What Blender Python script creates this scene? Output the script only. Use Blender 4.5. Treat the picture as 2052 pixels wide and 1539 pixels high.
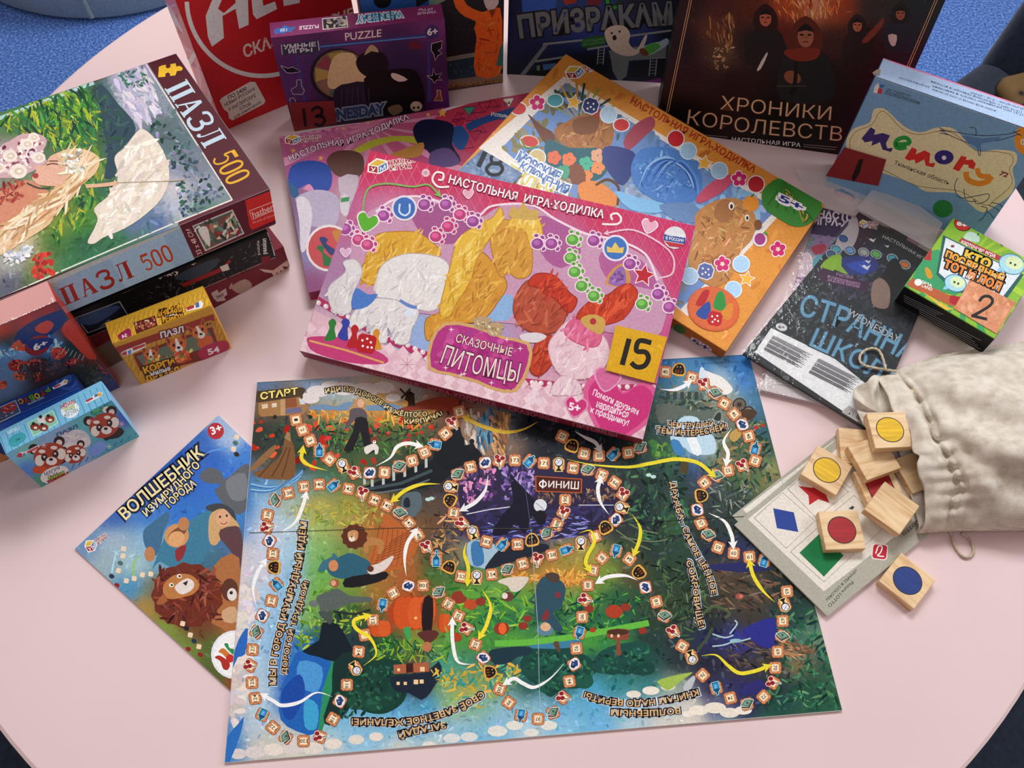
import bpy, bmesh, math, random
import numpy as np
from mathutils import Vector, Matrix
from mathutils.geometry import tessellate_polygon
for o in list(bpy.data.objects): bpy.data.objects.remove(o)
SC = bpy.context.scene; COL = SC.collection
TZ = 0.72                                   # height of the table top above the floor
W, H = 2052, 1539
F, PITCH, ROLL, HC = 1920.0, math.radians(61.97), math.radians(2.324), 0.85
# ---------------------------------------------------------------- camera
cam = bpy.data.cameras.new('camera'); cam.sensor_width = 36.0; cam.lens = F*36.0/W; cam.clip_start = .01
co = bpy.data.objects.new('camera', cam); COL.objects.link(co); SC.camera = co
RM = Matrix.Rotation(math.pi/2-PITCH, 4, 'X') @ Matrix.Rotation(ROLL, 4, 'Z')
co.matrix_world = Matrix.Translation((0, 0, TZ+HC)) @ RM
R3 = np.array(RM.to_3x3()); CP = np.array([0, 0, TZ+HC])
# ---------------------------------------------------------------- world, lamps, exposure
wd = bpy.data.worlds.new('world'); SC.world = wd; wd.use_nodes = True
wd.node_tree.nodes['Background'].inputs[0].default_value = (1, .64, .57, 1)
wd.node_tree.nodes['Background'].inputs[1].default_value = .21
def lamp(name, loc, target, sx, sy, power, col=(1, .97, .93)):
    l = bpy.data.lights.new(name, 'AREA'); l.shape = 'RECTANGLE'; l.size = sx; l.size_y = sy; l.energy = power; l.color = col
    o = bpy.data.objects.new(name, l); COL.objects.link(o); o.location = loc
    o.rotation_euler = (Vector(target)-Vector(loc)).to_track_quat('-Z', 'Y').to_euler()
    return o
lamp('ceiling_lamp_back', (.15, 2.0, 2.9), (0, .6, .72), 1.2, .6, 47, (.95, .98, 1))
lamp('ceiling_lamp_left', (-1.6, 1.64, 2.85), (0, .5, .72), .5, .5, 9, (1, .97, .93))
lamp('window_light', (2.5, 1.3, 2.2), (0, .4, .72), 1.4, 1.2, 36, (.93, .97, 1))
lamp('ceiling_lamp_front', (-.3, -.7, 2.9), (0, .4, .72), 1.2, .6, 9, (.95, .98, 1))
SC.view_settings.view_transform = 'Standard'; SC.view_settings.look = 'None'
SC.view_settings.exposure = 0.0; SC.view_settings.gamma = 1.0; SC.view_settings.use_curve_mapping = False
# ---------------------------------------------------------------- maths
def ray(px):
    px = np.atleast_2d(np.asarray(px, float))
    return np.stack([(px[:, 0]-W/2)/F, -(px[:, 1]-H/2)/F, -np.ones(len(px))], 1) @ R3.T
def hit(px, z=0.0):                         # photo pixel -> point on the level z above the table top
    d = ray(px); return CP+d*((TZ+np.asarray(z)-CP[2])/d[:, 2])[:, None]
def toplane(px, O, n):
    d = ray(px); return CP+d*((np.dot(O-CP, n))/(d@n))[:, None]
def proj(P):
    d = (np.asarray(P)-CP) @ R3
    return np.stack([W/2+F*d[..., 0]/-d[..., 2], H/2-F*d[..., 1]/-d[..., 2]], -1)
def lin(c):
    c = np.asarray(c, float)/255.0
    return np.where(c <= .04045, c/12.92, ((c+.055)/1.055)**2.4)
def hx(s): return tuple(int(s[i:i+2], 16) for i in (0, 2, 4))
def C(c): return hx(c) if isinstance(c, str) else c
# ---------------------------------------------------------------- materials
MATS = {}
def mat(name, fn):
    if name not in MATS:
        m = bpy.data.materials.new(name); m.use_nodes = True
        nt = m.node_tree; b = nt.nodes['Principled BSDF']; fn(nt, b); MATS[name] = m
    return MATS[name]
def N(nt, t, **k):
    n = nt.nodes.new(t)
    for a, v in k.items():
        if a in n.inputs: n.inputs[a].default_value = v
        else: setattr(n, a, v)
    return n
def noise(nt, scale, detail=3, coord='Object', rough=.5):
    tc = N(nt, 'ShaderNodeTexCoord'); n = N(nt, 'ShaderNodeTexNoise', Scale=scale, Detail=detail, Roughness=rough)
    nt.links.new(tc.outputs[coord], n.inputs['Vector']); return n
def ramp(nt, fac, stops):
    r = N(nt, 'ShaderNodeValToRGB'); e = r.color_ramp.elements
    while len(e) < len(stops): e.new(.5)
    for i, (p, c) in enumerate(stops): e[i].position = p; e[i].color = (*c, 1)
    nt.links.new(fac, r.inputs[0]); return r
def bump(nt, b, h, s, d=.001):
    n = N(nt, 'ShaderNodeBump', Strength=s, Distance=d); nt.links.new(h, n.inputs['Height']); nt.links.new(n.outputs[0], b.inputs['Normal'])
def print_mat(rough, coat=0.0, vary=.10, spec=.2):
    def fn(nt, b):
        a = N(nt, 'ShaderNodeVertexColor', layer_name='Col')
        n = noise(nt, 420, 4)
        mp = N(nt, 'ShaderNodeMapRange'); mp.inputs[1].default_value = .3; mp.inputs[2].default_value = .7
        mp.inputs[3].default_value = 1-vary; mp.inputs[4].default_value = 1+vary
        nt.links.new(n.outputs[0], mp.inputs[0])
        mx = N(nt, 'ShaderNodeVectorMath', operation='SCALE'); nt.links.new(a.outputs[0], mx.inputs[0]); nt.links.new(mp.outputs[0], mx.inputs['Scale'])
        nt.links.new(mx.outputs[0], b.inputs['Base Color'])
        b.inputs['Roughness'].default_value = rough; b.inputs['Specular IOR Level'].default_value = spec
        b.inputs['Coat Weight'].default_value = coat; b.inputs['Coat Roughness'].default_value = .12
    return mat('printed_card_%d_%d_%d' % (rough*100, coat*100, spec*100), fn)
def plain(name, c, rough=.5, **k):
    def fn(nt, b):
        n = noise(nt, k.get('scale', 60), 3); l = lin(C(c))
        r = ramp(nt, n.outputs[0], [(.3, tuple(l*(1-k.get('v', .08)))), (.7, tuple(np.minimum(l*(1+k.get('v', .08)), 1)))])
        nt.links.new(r.outputs[0], b.inputs['Base Color']); b.inputs['Roughness'].default_value = rough
        b.inputs['Specular IOR Level'].default_value = k.get('spec', .4)
    return mat(name, fn)
# ---------------------------------------------------------------- objects
def tag(o, label=None, cat=None, group=None, kind=None):
    for k, v in (('label', label), ('category', cat), ('group', group), ('kind', kind)):
        if v: o[k] = v
    return o
def empty(name, loc, label=None, cat=None, group=None):
    o = bpy.data.objects.new(name, None); o.empty_display_size = .02; COL.objects.link(o); o.location = loc
    return tag(o, label, cat, group)
class MB:                                    # collects polygons with colours, builds ONE mesh object
    def __init__(s, gain=.92): s.v = []; s.f = []; s.c = []; s.g = gain; s.sm = False
    def alb(s, c): return np.minimum(lin(C(c))/s.g, .93)
    def add(s, V, Fs, cols):                 # cols: one linear colour or one per face corner-list
        b = len(s.v); s.v += [tuple(p) for p in V]
        for i, f in enumerate(Fs):
            s.f.append([b+k for k in f]); s.c.append(cols[i] if isinstance(cols, list) else cols)
    def build(s, name, m, parent=None, loc=(0, 0, 0), smooth=False):
        me = bpy.data.meshes.new(name); L = np.array(loc, float)
        me.from_pydata((np.array(s.v)-L).tolist(), [], s.f)
        a = me.color_attributes.new('Col', 'FLOAT_COLOR', 'CORNER'); out = []
        for f, c in zip(s.f, s.c):
            c = np.asarray(c, float)
            for k in range(len(f)):
                q = c if c.ndim == 1 else c[k]
                out += [q[0], q[1], q[2], 1.0]
        a.data.foreach_set('color', out); me.materials.append(m); me.update()
        if smooth: me.polygons.foreach_set('use_smooth', [True]*len(me.polygons))
        o = bpy.data.objects.new(name, me); COL.objects.link(o)
        if parent: o.parent = parent
        else: o.location = loc
        return o
def rot(v):
    x, y, z, yaw, tilt, w, d, h, ro = v
    c, s_, a, b, e, f = math.cos(yaw), math.sin(yaw), math.cos(tilt), math.sin(tilt), math.cos(ro), math.sin(ro)
    return np.array([[c, -s_, 0], [s_, c, 0], [0, 0, 1]]) @ np.array([[e, 0, f], [0, 1, 0], [-f, 0, e]]) @ np.array([[1, 0, 0], [0, a, b], [0, -b, a]])
def V9(x, y, z, yaw, tilt, w, d, h, roll=0): # degrees; z above the table
    return [x, y, z, math.radians(yaw), math.radians(tilt), w, d, h, math.radians(roll)]
class Bx:                                    # a posed cuboid: origin at its front left bottom corner
    def __init__(s, v): s.v = v; s.R = rot(v); s.O = np.array([v[0], v[1], v[2]+TZ]); s.S = np.array(v[5:8])
    def pt(s, u): return s.O+(np.asarray(u, float)*s.S) @ s.R.T
    def P(s, m): return s.O+np.asarray(m, float) @ s.R.T
    def face(s, k):
        X, Y, Z = s.R.T; w, d, h = s.S
        return {'top': (s.P((0, 0, h)), X, Y, Z, w, d), 'front': (s.O, X, Z, -Y, w, h), 'right': (s.P((w, 0, 0)), Y, Z, X, d, h),
                'left': (s.P((0, d, 0)), -Y, Z, -X, d, h), 'back': (s.P((w, d, 0)), -X, Z, Y, w, h)}[k]
def rbox(mb, bx, lo, hi, cols, bev=.0012, seg=2):   # bevelled cuboid lo..hi (metres, in bx frame); cols per side
    bm = bmesh.new(); bmesh.ops.create_cube(bm, size=1)
    lo = np.array(lo, float); hi = np.array(hi, float)
    for p in bm.verts: p.co = Vector(lo+(np.array(p.co)+.5)*(hi-lo))
    if bev > 0: bmesh.ops.bevel(bm, geom=bm.edges[:], offset=bev, segments=seg, profile=.5, affect='EDGES')
    bm.normal_update(); V = bx.P([p.co for p in bm.verts]); Fs = [[p.index for p in f.verts] for f in bm.faces]; cs = []
    bm.verts.index_update()
    for f in bm.faces:
        n = f.normal; i = max(range(3), key=lambda k: abs(n[k])); key = ('right', 'back', 'top')[i] if n[i] > 0 else ('left', 'front', 'bottom')[i]
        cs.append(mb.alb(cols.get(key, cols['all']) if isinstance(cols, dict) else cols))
    mb.add(V, Fs, cs); bm.free()
# ---------------------------------------------------------------- printed artwork (flat inks lying on one face)
TXT = {}
def glyphs(t, off=0.0, shear=0.0):
    k = (t, off, shear)
    if k not in TXT:
        c = bpy.data.curves.new('t', 'FONT'); c.body = t; c.resolution_u = 3; c.offset = off; c.shear = shear
        o = bpy.data.objects.new('t', c); COL.objects.link(o); bpy.context.view_layer.update(); m = o.to_mesh()
        V = np.array([p.co[:2] for p in m.vertices]) if len(m.vertices) else np.zeros((0, 2)); Fs = [list(p.vertices) for p in m.polygons]
        o.to_mesh_clear(); bpy.data.objects.remove(o); bpy.data.curves.remove(c); TXT[k] = (V, Fs)
    return TXT[k]
def smooth(P, n=6, closed=False):
    P = np.asarray(P, float); m = len(P); out = []
    idx = (lambda i: P[i % m]) if closed else (lambda i: P[min(max(i, 0), m-1)])
    for i in range(m if closed else m-1):
        a, b, c, d = idx(i-1), idx(i), idx(i+1), idx(i+2)
        for t in np.arange(n)/n:
            out.append(.5*((2*b)+(-a+c)*t+(2*a-5*b+4*c-d)*t*t+(-a+3*b-3*c+d)*t**3))
    if not closed: out.append(P[-1])
    return np.array(out)
class Art:
    D = 7e-6; cell = .0015
    def __init__(s, mb, face, seed=1, tri=None):
        s.mb = mb; s.O, s.X, s.Y, s.n, s.w, s.h = face; s.L = 1; s.x0 = s.y0 = 0.; s.k = 1.; s.rng = random.Random(seed); s.ctrl = None; s.G = None; e = .0004; s.B = np.array([(e, e), (s.w-e, e), (s.w-e, s.h-e), (e, s.h-e)])
    def view(s, x0, y0, k=1.): s.x0, s.y0, s.k = x0, y0, k; return s
    def px(s, P): P = np.atleast_2d(np.asarray(P, float)); return P/s.k+np.array([s.x0, s.y0])
    def loc(s, P):                           # view coords -> face coordinates (metres)
        q = toplane(s.px(P), s.O, s.n)-s.O; return np.stack([q @ s.X, q @ s.Y], 1)
    def W3(s, q, L=0):
        q = np.asarray(q); return s.O+q[:, :1]*s.X+q[:, 1:2]*s.Y+s.n*(s.D*np.asarray(L, float).reshape(-1, 1))
    def cut(s, P):                           # keep the part of a convex polygon that lies on the printed face
        B = s.B; m = len(B)
        for i in range(m):
            a, e = B[i], B[(i+1) % m]-B[i]; o = []
            for j in range(len(P)):
                p, q = P[j-1], P[j]; u = e[0]*(p[1]-a[1])-e[1]*(p[0]-a[0]); v = e[0]*(q[1]-a[1])-e[1]*(q[0]-a[0])
                if (u < 0) != (v < 0): o.append(p+(q-p)*(u/(u-v)))
                if v >= 0: o.append(q)
            P = o
            if len(P) < 3: return []
        return P
    def put(s, q, Fs, c, fine=False):        # q in face metres; every new ink lies above all inks it overlaps
        q = np.asarray(q, float); B = s.B
        if s.G is None:
            s.lo = B.min(0)-.002; n = ((B.max(0)-s.lo)/s.cell).astype(int)+3; s.G = np.zeros((n[0], n[1]), np.int32)
        e = np.roll(B, -1, 0)-B; ins = (e[None, :, 0]*(q[:, None, 1]-B[None, :, 1])-e[None, :, 1]*(q[:, None, 0]-B[None, :, 0]) >= 0).all(1)
        V = []; F2 = []; cs = []; lst = isinstance(c, list)
        if ins.all(): V, F2, cs = q, Fs, c
        else:
            V = list(q)
            for i, f in enumerate(Fs):
                if all(ins[k] for k in f): F2.append(f)
                else:
                    p = s.cut([q[k] for k in f])
                    if not p: continue
                    F2.append(list(range(len(V), len(V)+len(p)))); V += p
                if lst: cs.append(c[i])
            V = np.array(V); cs = cs if lst else c
            if not F2: return
        g = np.clip(((V-s.lo)/s.cell).astype(int), 0, np.array(s.G.shape)-1)
        if fine:
            used = np.unique(np.concatenate([np.array(f) for f in F2])); gg = np.unique(g[used], axis=0); gg = np.clip(np.vstack([gg+d for d in ((0, 0), (1, 0), (-1, 0), (0, 1), (0, -1))]), 0, np.array(s.G.shape)-1)
            L = s.G[gg[:, 0], gg[:, 1]].max()+1; s.G[gg[:, 0], gg[:, 1]] = L
        else:
            bx = [(g[f].min(0), g[f].max(0)+1) for f in F2]; L = max(s.G[a[0]:b[0], a[1]:b[1]].max() for a, b in bx)+1
            for a, b in bx: s.G[a[0]:b[0], a[1]:b[1]] = L
        s.mb.add(s.W3(V, L), F2, cs if isinstance(cs, list) else s.mb.alb(cs) if isinstance(cs, (str, tuple)) else cs)
    def up(s, n=1): return s
    def poly(s, P, c, sm=0, up=1):
        P = smooth(P, sm, True) if sm else np.asarray(P, float)
        q = s.loc(P); t = tessellate_polygon([[Vector((a, b, 0)) for a, b in q]])
        s.put(q, [list(f) for f in t], c); s.L += up
    def mpoly(s, P, c, up=1): q = np.asarray(P, float); s.put(q, [list(f) for f in tessellate_polygon([[Vector((a, b, 0)) for a, b in q]])], c); s.L += up
    def disc(s, x, y, r, c, ry=None, a=0, n=24, up=1):
        t = np.linspace(0, 2*math.pi, n, endpoint=False); ry = ry or r; ca, sa = math.cos(a), math.sin(a)
        X, Y = r*np.cos(t), ry*np.sin(t)
        s.put(s.loc(np.stack([x+X*ca-Y*sa, y+X*sa+Y*ca], 1)), [list(range(n))], c); s.L += up
    def line(s, P, w, c, sm=0, taper=False, closed=False, up=1, head=0):
        P = smooth(P, sm, closed) if sm else np.asarray(P, float)
        if closed: P = np.vstack([P, P[:1]])
        T = np.gradient(P, axis=0); T /= np.maximum(np.linalg.norm(T, axis=1), 1e-9)[:, None]; Nn = np.stack([-T[:, 1], T[:, 0]], 1)
        m = len(P); ww = np.full(m, w/2.)
        if taper: ww = w/2*np.clip(np.minimum(np.arange(m)/(m*.45), 1), .08, 1)
        A, B = P+Nn*ww[:, None], P-Nn*ww[:, None]; q = s.loc(np.vstack([A, B]))
        s.put(q, [[i, i+1, m+i+1, m+i] for i in range(m-1)], c)
        if head:
            e, t, n = P[-1], T[-1], Nn[-1]
            s.put(s.loc([e+t*head, e-t*head*.5+n*head*.8, e-t*head*.1, e-t*head*.5-n*head*.8]), [[0, 1, 2], [0, 2, 3]], c)
        s.L += up
    def text(s, t, quad, c, off=0., shear=0., edge=None, ew=.05, up=1, sh=None):   # quad: TL TR BR BL of the cap-height box, view coords
        if sh: s.text(t, [(a+sh[0], b+sh[1]) for a, b in quad], sh[2], off+.01, shear)
        if edge: s._text(t, quad, edge, off+ew, shear, off); s.L += 1
        s._text(t, quad, c, off, shear, off); s.L += up
    def _text(s, t, quad, c, off, shear, ref):
        V0, _ = glyphs(t, ref, shear); V, Fs = glyphs(t, off, shear)
        if not len(V): return
        x0, x1 = V0[:, 0].min(), V0[:, 0].max(); y0, y1 = (0, .70) if max(V0[:, 1]) > .6 else (0, max(V0[:, 1]))
        u = (V[:, 0]-x0)/(x1-x0); v = (V[:, 1]-y0)/(y1-y0); a, b, d, e = [np.array(p, float) for p in quad]
        u, v = u[:, None], v[:, None]; s.put(s.loc((1-v)*((1-u)*e+u*d)+v*((1-u)*a+u*b)), Fs, c, True)
    def tpath(s, t, P, h, c, off=0., edge=None, ew=.05, glow=None, gw=.12, sm=8, shd=None):
        P = smooth(P, sm); L = np.r_[0, np.cumsum(np.linalg.norm(np.diff(P, axis=0), axis=1))]
        T = np.gradient(P, axis=0); T /= np.linalg.norm(T, axis=1)[:, None]
        V0, _ = glyphs(t, off); x0, x1 = V0[:, 0].min(), V0[:, 0].max()
        for cc, of, dx in ((glow, gw, 0), (shd, ew, .06), (edge, ew, 0), (c, 0, 0)):
            if cc is None: continue
            V, Fs = glyphs(t, off+of); u = (V[:, 0]-x0)/(x1-x0)*L[-1]; v = (V[:, 1]-dx)*h/.7
            B = np.stack([np.interp(u, L, P[:, i]) for i in (0, 1)], 1); Q = np.stack([np.interp(u, L, T[:, i]) for i in (0, 1)], 1)
            ex = np.clip(u, None, 0)+np.clip(u-L[-1], 0, None); B = B+Q*ex[:, None]
            s.put(s.loc(B+np.stack([Q[:, 1], -Q[:, 0]], 1)*v[:, None]), Fs, cc, True)
    # painterly ground: smooth colour field from control spots (photo pixels), then brush dabs in the field's colours
    def setf(s, ctrl, soft=22.):
        c = np.array([[x, y, *C(k)] for x, y, k in ctrl], float)
        s.ctrl = (c[:, :2]/s.k+np.array([s.x0, s.y0]), c[:, 2:], soft)
    def col(s, pp):
        c, k, soft = s.ctrl; d2 = ((pp[:, None, :]-c[None])**2).sum(2); w = 1/(d2+soft**2)**2
        return (w @ k)/w.sum(1)[:, None]
    def field(s, ctrl, soft=22., nx=60, ny=44, box=None, jit=0.):
        vw_ = s.x0, s.y0, s.k; s.view(0, 0, 1); s.setf(ctrl, soft); s.view(*vw_)
        a, b, c_, d = box or (0, 0, s.w, s.h)
        gx, gy = np.meshgrid(np.linspace(a, c_, nx+1), np.linspace(b, d, ny+1)); q = np.stack([gx.ravel(), gy.ravel()], 1)
        k = s.col(proj(s.W3(q)))
        if jit: k = np.clip(k+np.array([[s.rng.gauss(0, jit)]*3 for _ in k]), 0, 255)
        k = s.mb.alb(k); Fs = []; cs = []
        for j in range(ny):
            for i in range(nx):
                f = [j*(nx+1)+i, j*(nx+1)+i+1, (j+1)*(nx+1)+i+1, (j+1)*(nx+1)+i]; Fs.append(f); cs.append(k[f])
        s.mb.add(s.W3(q, .5), Fs, cs)
    def dabs(s, n, l, w, jit=18, ang=None, region=None, cols=None, layers=3, spread=.5, sat=0):
        # region: view polygon; default the whole face
        if region is None:
            q = np.array([[s.rng.random()*s.w, s.rng.random()*s.h] for _ in range(n)]); pp = proj(s.W3(q))
        else:
            R = s.px(region); lo, hi = R.min(0), R.max(0); pp = []
            for _ in range(n*6):
                p = (s.rng.uniform(lo[0], hi[0]), s.rng.uniform(lo[1], hi[1])); ins = False; j = len(R)-1
                for i in range(len(R)):
                    if (R[i, 1] > p[1]) != (R[j, 1] > p[1]) and p[0] < (R[j, 0]-R[i, 0])*(p[1]-R[i, 1])/(R[j, 1]-R[i, 1])+R[i, 0]: ins = not ins
                    j = i
                if ins: pp.append(p)
                if len(pp) >= n: break
            pp = np.array(pp)
        if not len(pp): return
        k = s.col(pp) if cols is None else np.array([C(s.rng.choice(cols)) for _ in pp], float)
        k = np.clip(k+np.array([[s.rng.gauss(0, jit)]*3 for _ in pp])+np.array([[s.rng.gauss(0, jit*.4) for _ in range(3)] for _ in pp]), 3, 252)
        k = s.mb.alb(k); t = np.linspace(0, 2*math.pi, 9, endpoint=False); pr = np.stack([np.cos(t), np.sin(t)*(1-.35*np.cos(t))], 1)
        l, w = l/s.k, w/s.k; X0, Y0, K = s.x0, s.y0, s.k; s.x0 = s.y0 = 0.; s.k = 1.; Q = []
        for i in range(len(pp)):
            a = (s.rng.uniform(0, math.pi) if ang is None else math.radians(ang)+s.rng.gauss(0, spread)); z = s.rng.uniform(.5, 1.3)
            q = pr*np.array([l*z/2, w*z/2]); ca, sa = math.cos(a), math.sin(a); Q.append(np.stack([pp[i, 0]+q[:, 0]*ca-q[:, 1]*sa, pp[i, 1]+q[:, 0]*sa+q[:, 1]*ca], 1))
        q = s.loc(np.vstack(Q)); s.x0, s.y0, s.k = X0, Y0, K
        for i in range(len(pp)): s.put(q[9*i:9*i+9], [list(range(9))], k[i])
    def logo(s, quad):                       # publisher's cube mark with two words, quad TL TR BR BL of cube
        a, b, c, d = [np.array(p, float) for p in quad]
        M = lambda u, v: (1-v)*((1-u)*a+u*b)+v*((1-u)*d+u*c)
        G = lambda P: [M(*p) for p in P]
        s.poly(G([(-.08, .25), (.45, -.1), (1.08, .22), (1.08, .8), (.55, 1.1), (-.08, .85)]), 'f2ece4')
        s.poly(G([(.02, .3), (.47, .02), (.98, .27), (.5, .5)]), 'd8b43c', up=0)
        s.poly(G([(0, .36), (.47, .56), (.47, 1.0), (0, .78)]), '9e2a30', up=0)
        s.poly(G([(.53, .56), (1.0, .34), (1.0, .76), (.53, 1.0)]), '3f6aa8')
        s.text('У', G([(.1, .5), (.38, .62), (.38, .9), (.1, .78)]), 'ffffff', .02, up=0)
        s.text('М', G([(.6, .64), (.93, .48), (.93, .76), (.6, .9)]), 'ffffff', .02)
        for t, v0, v1, x1 in (('УМНЫЕ', .25, .55, 2.6), ('ИГРЫ', .62, .92, 2.3)):
            s.text(t, G([(1.15, v0), (x1, v0), (x1, v1), (1.15, v1)]), 'a02028', .02, edge='f4eee8', ew=.07)
PX = lambda *a: [tuple(p) for p in a]
# ================================================================ the setting
def carpet(nt, b):
    n1 = noise(nt, 190, 2, rough=.7); n2 = noise(nt, 2.0, 2)
    r = ramp(nt, n1.outputs[0], [(.34, tuple(lin((56, 90, 160)))), (.52, tuple(lin((90, 130, 206)))), (.68, tuple(lin((138, 174, 236))))])
    nt.links.new(r.outputs[0], b.inputs['Base Color']); b.inputs['Roughness'].default_value = .95; b.inputs['Specular IOR Level'].default_value = .1
    bump(nt, b, n1.outputs[0], .6, .004)
M_CARPET = mat('speckled_carpet', carpet)
mb = MB(); mb.add([(-3, -1.6, 0), (3, -1.6, 0), (3, 4, 0), (-3, 4, 0)], [[0, 1, 2, 3]], mb.alb('5080c0'))
tag(mb.build('floor', M_CARPET), 'speckled blue carpet around the round table', 'floor', kind='structure')
def revolve(prof, n=96, c=(0, 0)):           # profile of (r, z) -> verts, faces
    V = []; m = len(prof)
    for i in range(n):
        a = 2*math.pi*i/n
        V += [(c[0]+r*math.cos(a), c[1]+r*math.sin(a), z) for r, z in prof]
    Fs = [[i*m+j, ((i+1) % n)*m+j, ((i+1) % n)*m+j+1, i*m+j+1] for i in range(n) for j in range(m-1)]
    return V, Fs
# round table
def laminate(nt, b):
    n = noise(nt, 5, 3); r = ramp(nt, n.outputs[0], [(.3, tuple(lin((226, 201, 201)))), (.7, tuple(lin((231, 208, 208))))])
    nt.links.new(r.outputs[0], b.inputs['Base Color']); b.inputs['Roughness'].default_value = .5; b.inputs['Specular IOR Level'].default_value = .25
M_TOP = mat('pale_pink_laminate', laminate)
M_EDGE = plain('white_edge_band', 'e6ddd2', .4); M_STEEL = plain('grey_painted_steel', '8c8c90', .35)
TC, TR = (-.0126, .5576), .6056
tb = empty('table', (*TC, 0), 'round pale pink laminate table with a white edge band', 'table')
mb = MB(); V, Fs = revolve([(0, TZ), (TR-.003, TZ), (TR, TZ-.0015), (TR, TZ-.003), (TR-.004, TZ-.003), (0, TZ-.003)], 160, TC); mb.add(V, Fs, mb.alb('e2cecf')); mb.build('tabletop', M_TOP, tb, (*TC, 0))
mb = MB(); V, Fs = revolve([(0, TZ-.0031), (TR-.0005, TZ-.0031), (TR+.0006, TZ-.004), (TR+.0006, TZ-.024), (TR-.002, TZ-.025), (0, TZ-.025)], 160, TC); mb.add(V, Fs, mb.alb('e6ddd2')); mb.build('edge_band', M_EDGE, tb, (*TC, 0))
mb = MB(); V, Fs = revolve([(.04, TZ-.025), (.04, .03)], 32, TC); mb.add(V, Fs, mb.alb('8c8c90')); mb.build('column', M_STEEL, tb, (*TC, 0), True)
mb = MB(); V, Fs = revolve([(0, .03), (.2, .022), (.29, .012), (.3, .0), (0, 0)], 48, TC); mb.add(V, Fs, mb.alb('8c8c90')); mb.build('foot', M_STEEL, tb, (*TC, 0), True)
# pouf on the carpet
def suede(nt, b):
    n = noise(nt, 300, 3); r = ramp(nt, n.outputs[0], [(.3, tuple(lin((150, 166, 162)))), (.7, tuple(lin((182, 198, 192))))])
    nt.links.new(r.outputs[0], b.inputs['Base Color']); b.inputs['Roughness'].default_value = .8; bump(nt, b, n.outputs[0], .3)
M_SUEDE = mat('grey_green_suede', suede)
PC = (-1.036, 2.135)
pf = empty('pouf', (*PC, 0), 'round grey-green upholstered pouf standing on the blue carpet', 'pouf')
mb = MB(); V, Fs = revolve([(.395, .002), (.404, .012), (.41, .10), (.41, .2), (.405, .32), (.385, .385), (.33, .41), (0, .425)], 72, PC); mb.add(V, Fs, mb.alb('6c7c80')); body = mb.build('cushion_body', M_SUEDE, pf, (*PC, 0), True)
for a0 in (-84, -24, 36, 96, 156, 216):      # raised welts down the side
    mb = MB(); V = []; Fs = []
    for j, (r, z) in enumerate([(.404, .012), (.41, .10), (.41, .2), (.405, .32), (.385, .385)]):
        for da, dr in ((-.9, 0), (-.45, .004), (.45, .004), (.9, 0)): a = math.radians(a0+da); V.append((PC[0]+(r+dr)*math.cos(a), PC[1]+(r+dr)*math.sin(a), z))
        if j: Fs += [[4*j-4+k, 4*j-3+k, 4*j+1+k, 4*j+k] for k in range(3)]
    mb.add(V, Fs, mb.alb('6c7c80')); mb.build('seam_welt', M_SUEDE, pf, (*PC, 0), True)
mb = MB(); V, Fs = revolve([(0, 0), (.34, 0), (.34, .0018), (.2, .0018)], 48, PC); mb.add(V, Fs, mb.alb('222222')); mb.build('plinth', plain('black_plinth', '1c1c1e', .6), pf, (*PC, 0))
# navy chairs round the table
def velvet(nt, b):
    n = noise(nt, 120, 4); r = ramp(nt, n.outputs[0], [(.3, tuple(lin((10, 24, 40)))), (.7, tuple(lin((24, 46, 68))))])
    nt.links.new(r.outputs[0], b.inputs['Base Color']); b.inputs['Roughness'].default_value = .85; b.inputs['Sheen Weight'].default_value = .25; bump(nt, b, n.outputs[0], .35)
M_NAVY = mat('navy_velvet', velvet); M_BLACK = plain('black_steel', '161618', .4)
def soft_box(lo, hi, bev, seg=5):
    bm = bmesh.new(); bmesh.ops.create_cube(bm, size=1); lo = np.array(lo); hi = np.array(hi)
    for p in bm.verts: p.co = Vector(lo+(np.array(p.co)+.5)*(hi-lo))
    bmesh.ops.bevel(bm, geom=bm.edges[:], offset=bev, segments=seg, profile=.5, affect='EDGES'); bm.verts.index_update()
    V = [tuple(p.co) for p in bm.verts]; Fs = [[p.index for p in f.verts] for f in bm.faces]; bm.free(); return V, Fs
def make_chair():
    t = empty('chair', (0, 0, 0))
    mb = MB(); V, Fs = soft_box((-.24, -.23, .36), (.24, .23, .45), .04); mb.add(V, Fs, mb.alb('14263a')); mb.build('seat', M_NAVY, t, smooth=True)
    mb = MB(); V, Fs = soft_box((-.24, .19, .40), (.24, .27, .82), .035); V = [(x, y+max(0, z-.45)*.25-.25*abs(x)**2*1.6, z) for x, y, z in V]; mb.add(V, Fs, mb.alb('14263a')); mb.build('backrest', M_NAVY, t, smooth=True)
    for sx in (-1, 1):
        for sy in (-1, 1):
            mb = MB(); V, Fs = revolve([(.016, .37), (.011, 0)], 12, (sx*.19, sy*.18)); mb.add(V, Fs, mb.alb('161618')); mb.build('leg', M_BLACK, t, smooth=True)
    return t
def copy_tree(o, parent=None):
    c = o.copy(); COL.objects.link(c)
    if parent: c.parent = parent
    for ch in list(o.children): copy_tree(ch, c)
    return c
ch0 = make_chair()
for i, (x, y, rz, lb) in enumerate(((.773, .945, -48.7, 'dark navy velvet chair behind the blue memory box, at upper right'), (-.655, .03, 130, 'dark navy chair peeking out below the table edge at bottom left'), (.67, .07, -127, 'dark navy chair peeking out below the table edge at bottom right'))):
    o = ch0 if i == 0 else copy_tree(ch0)
    o.location = (x, y, 0); o.rotation_euler = (0, 0, math.radians(rz)); tag(o, lb, 'chair', 'navy chairs around the table')
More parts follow.
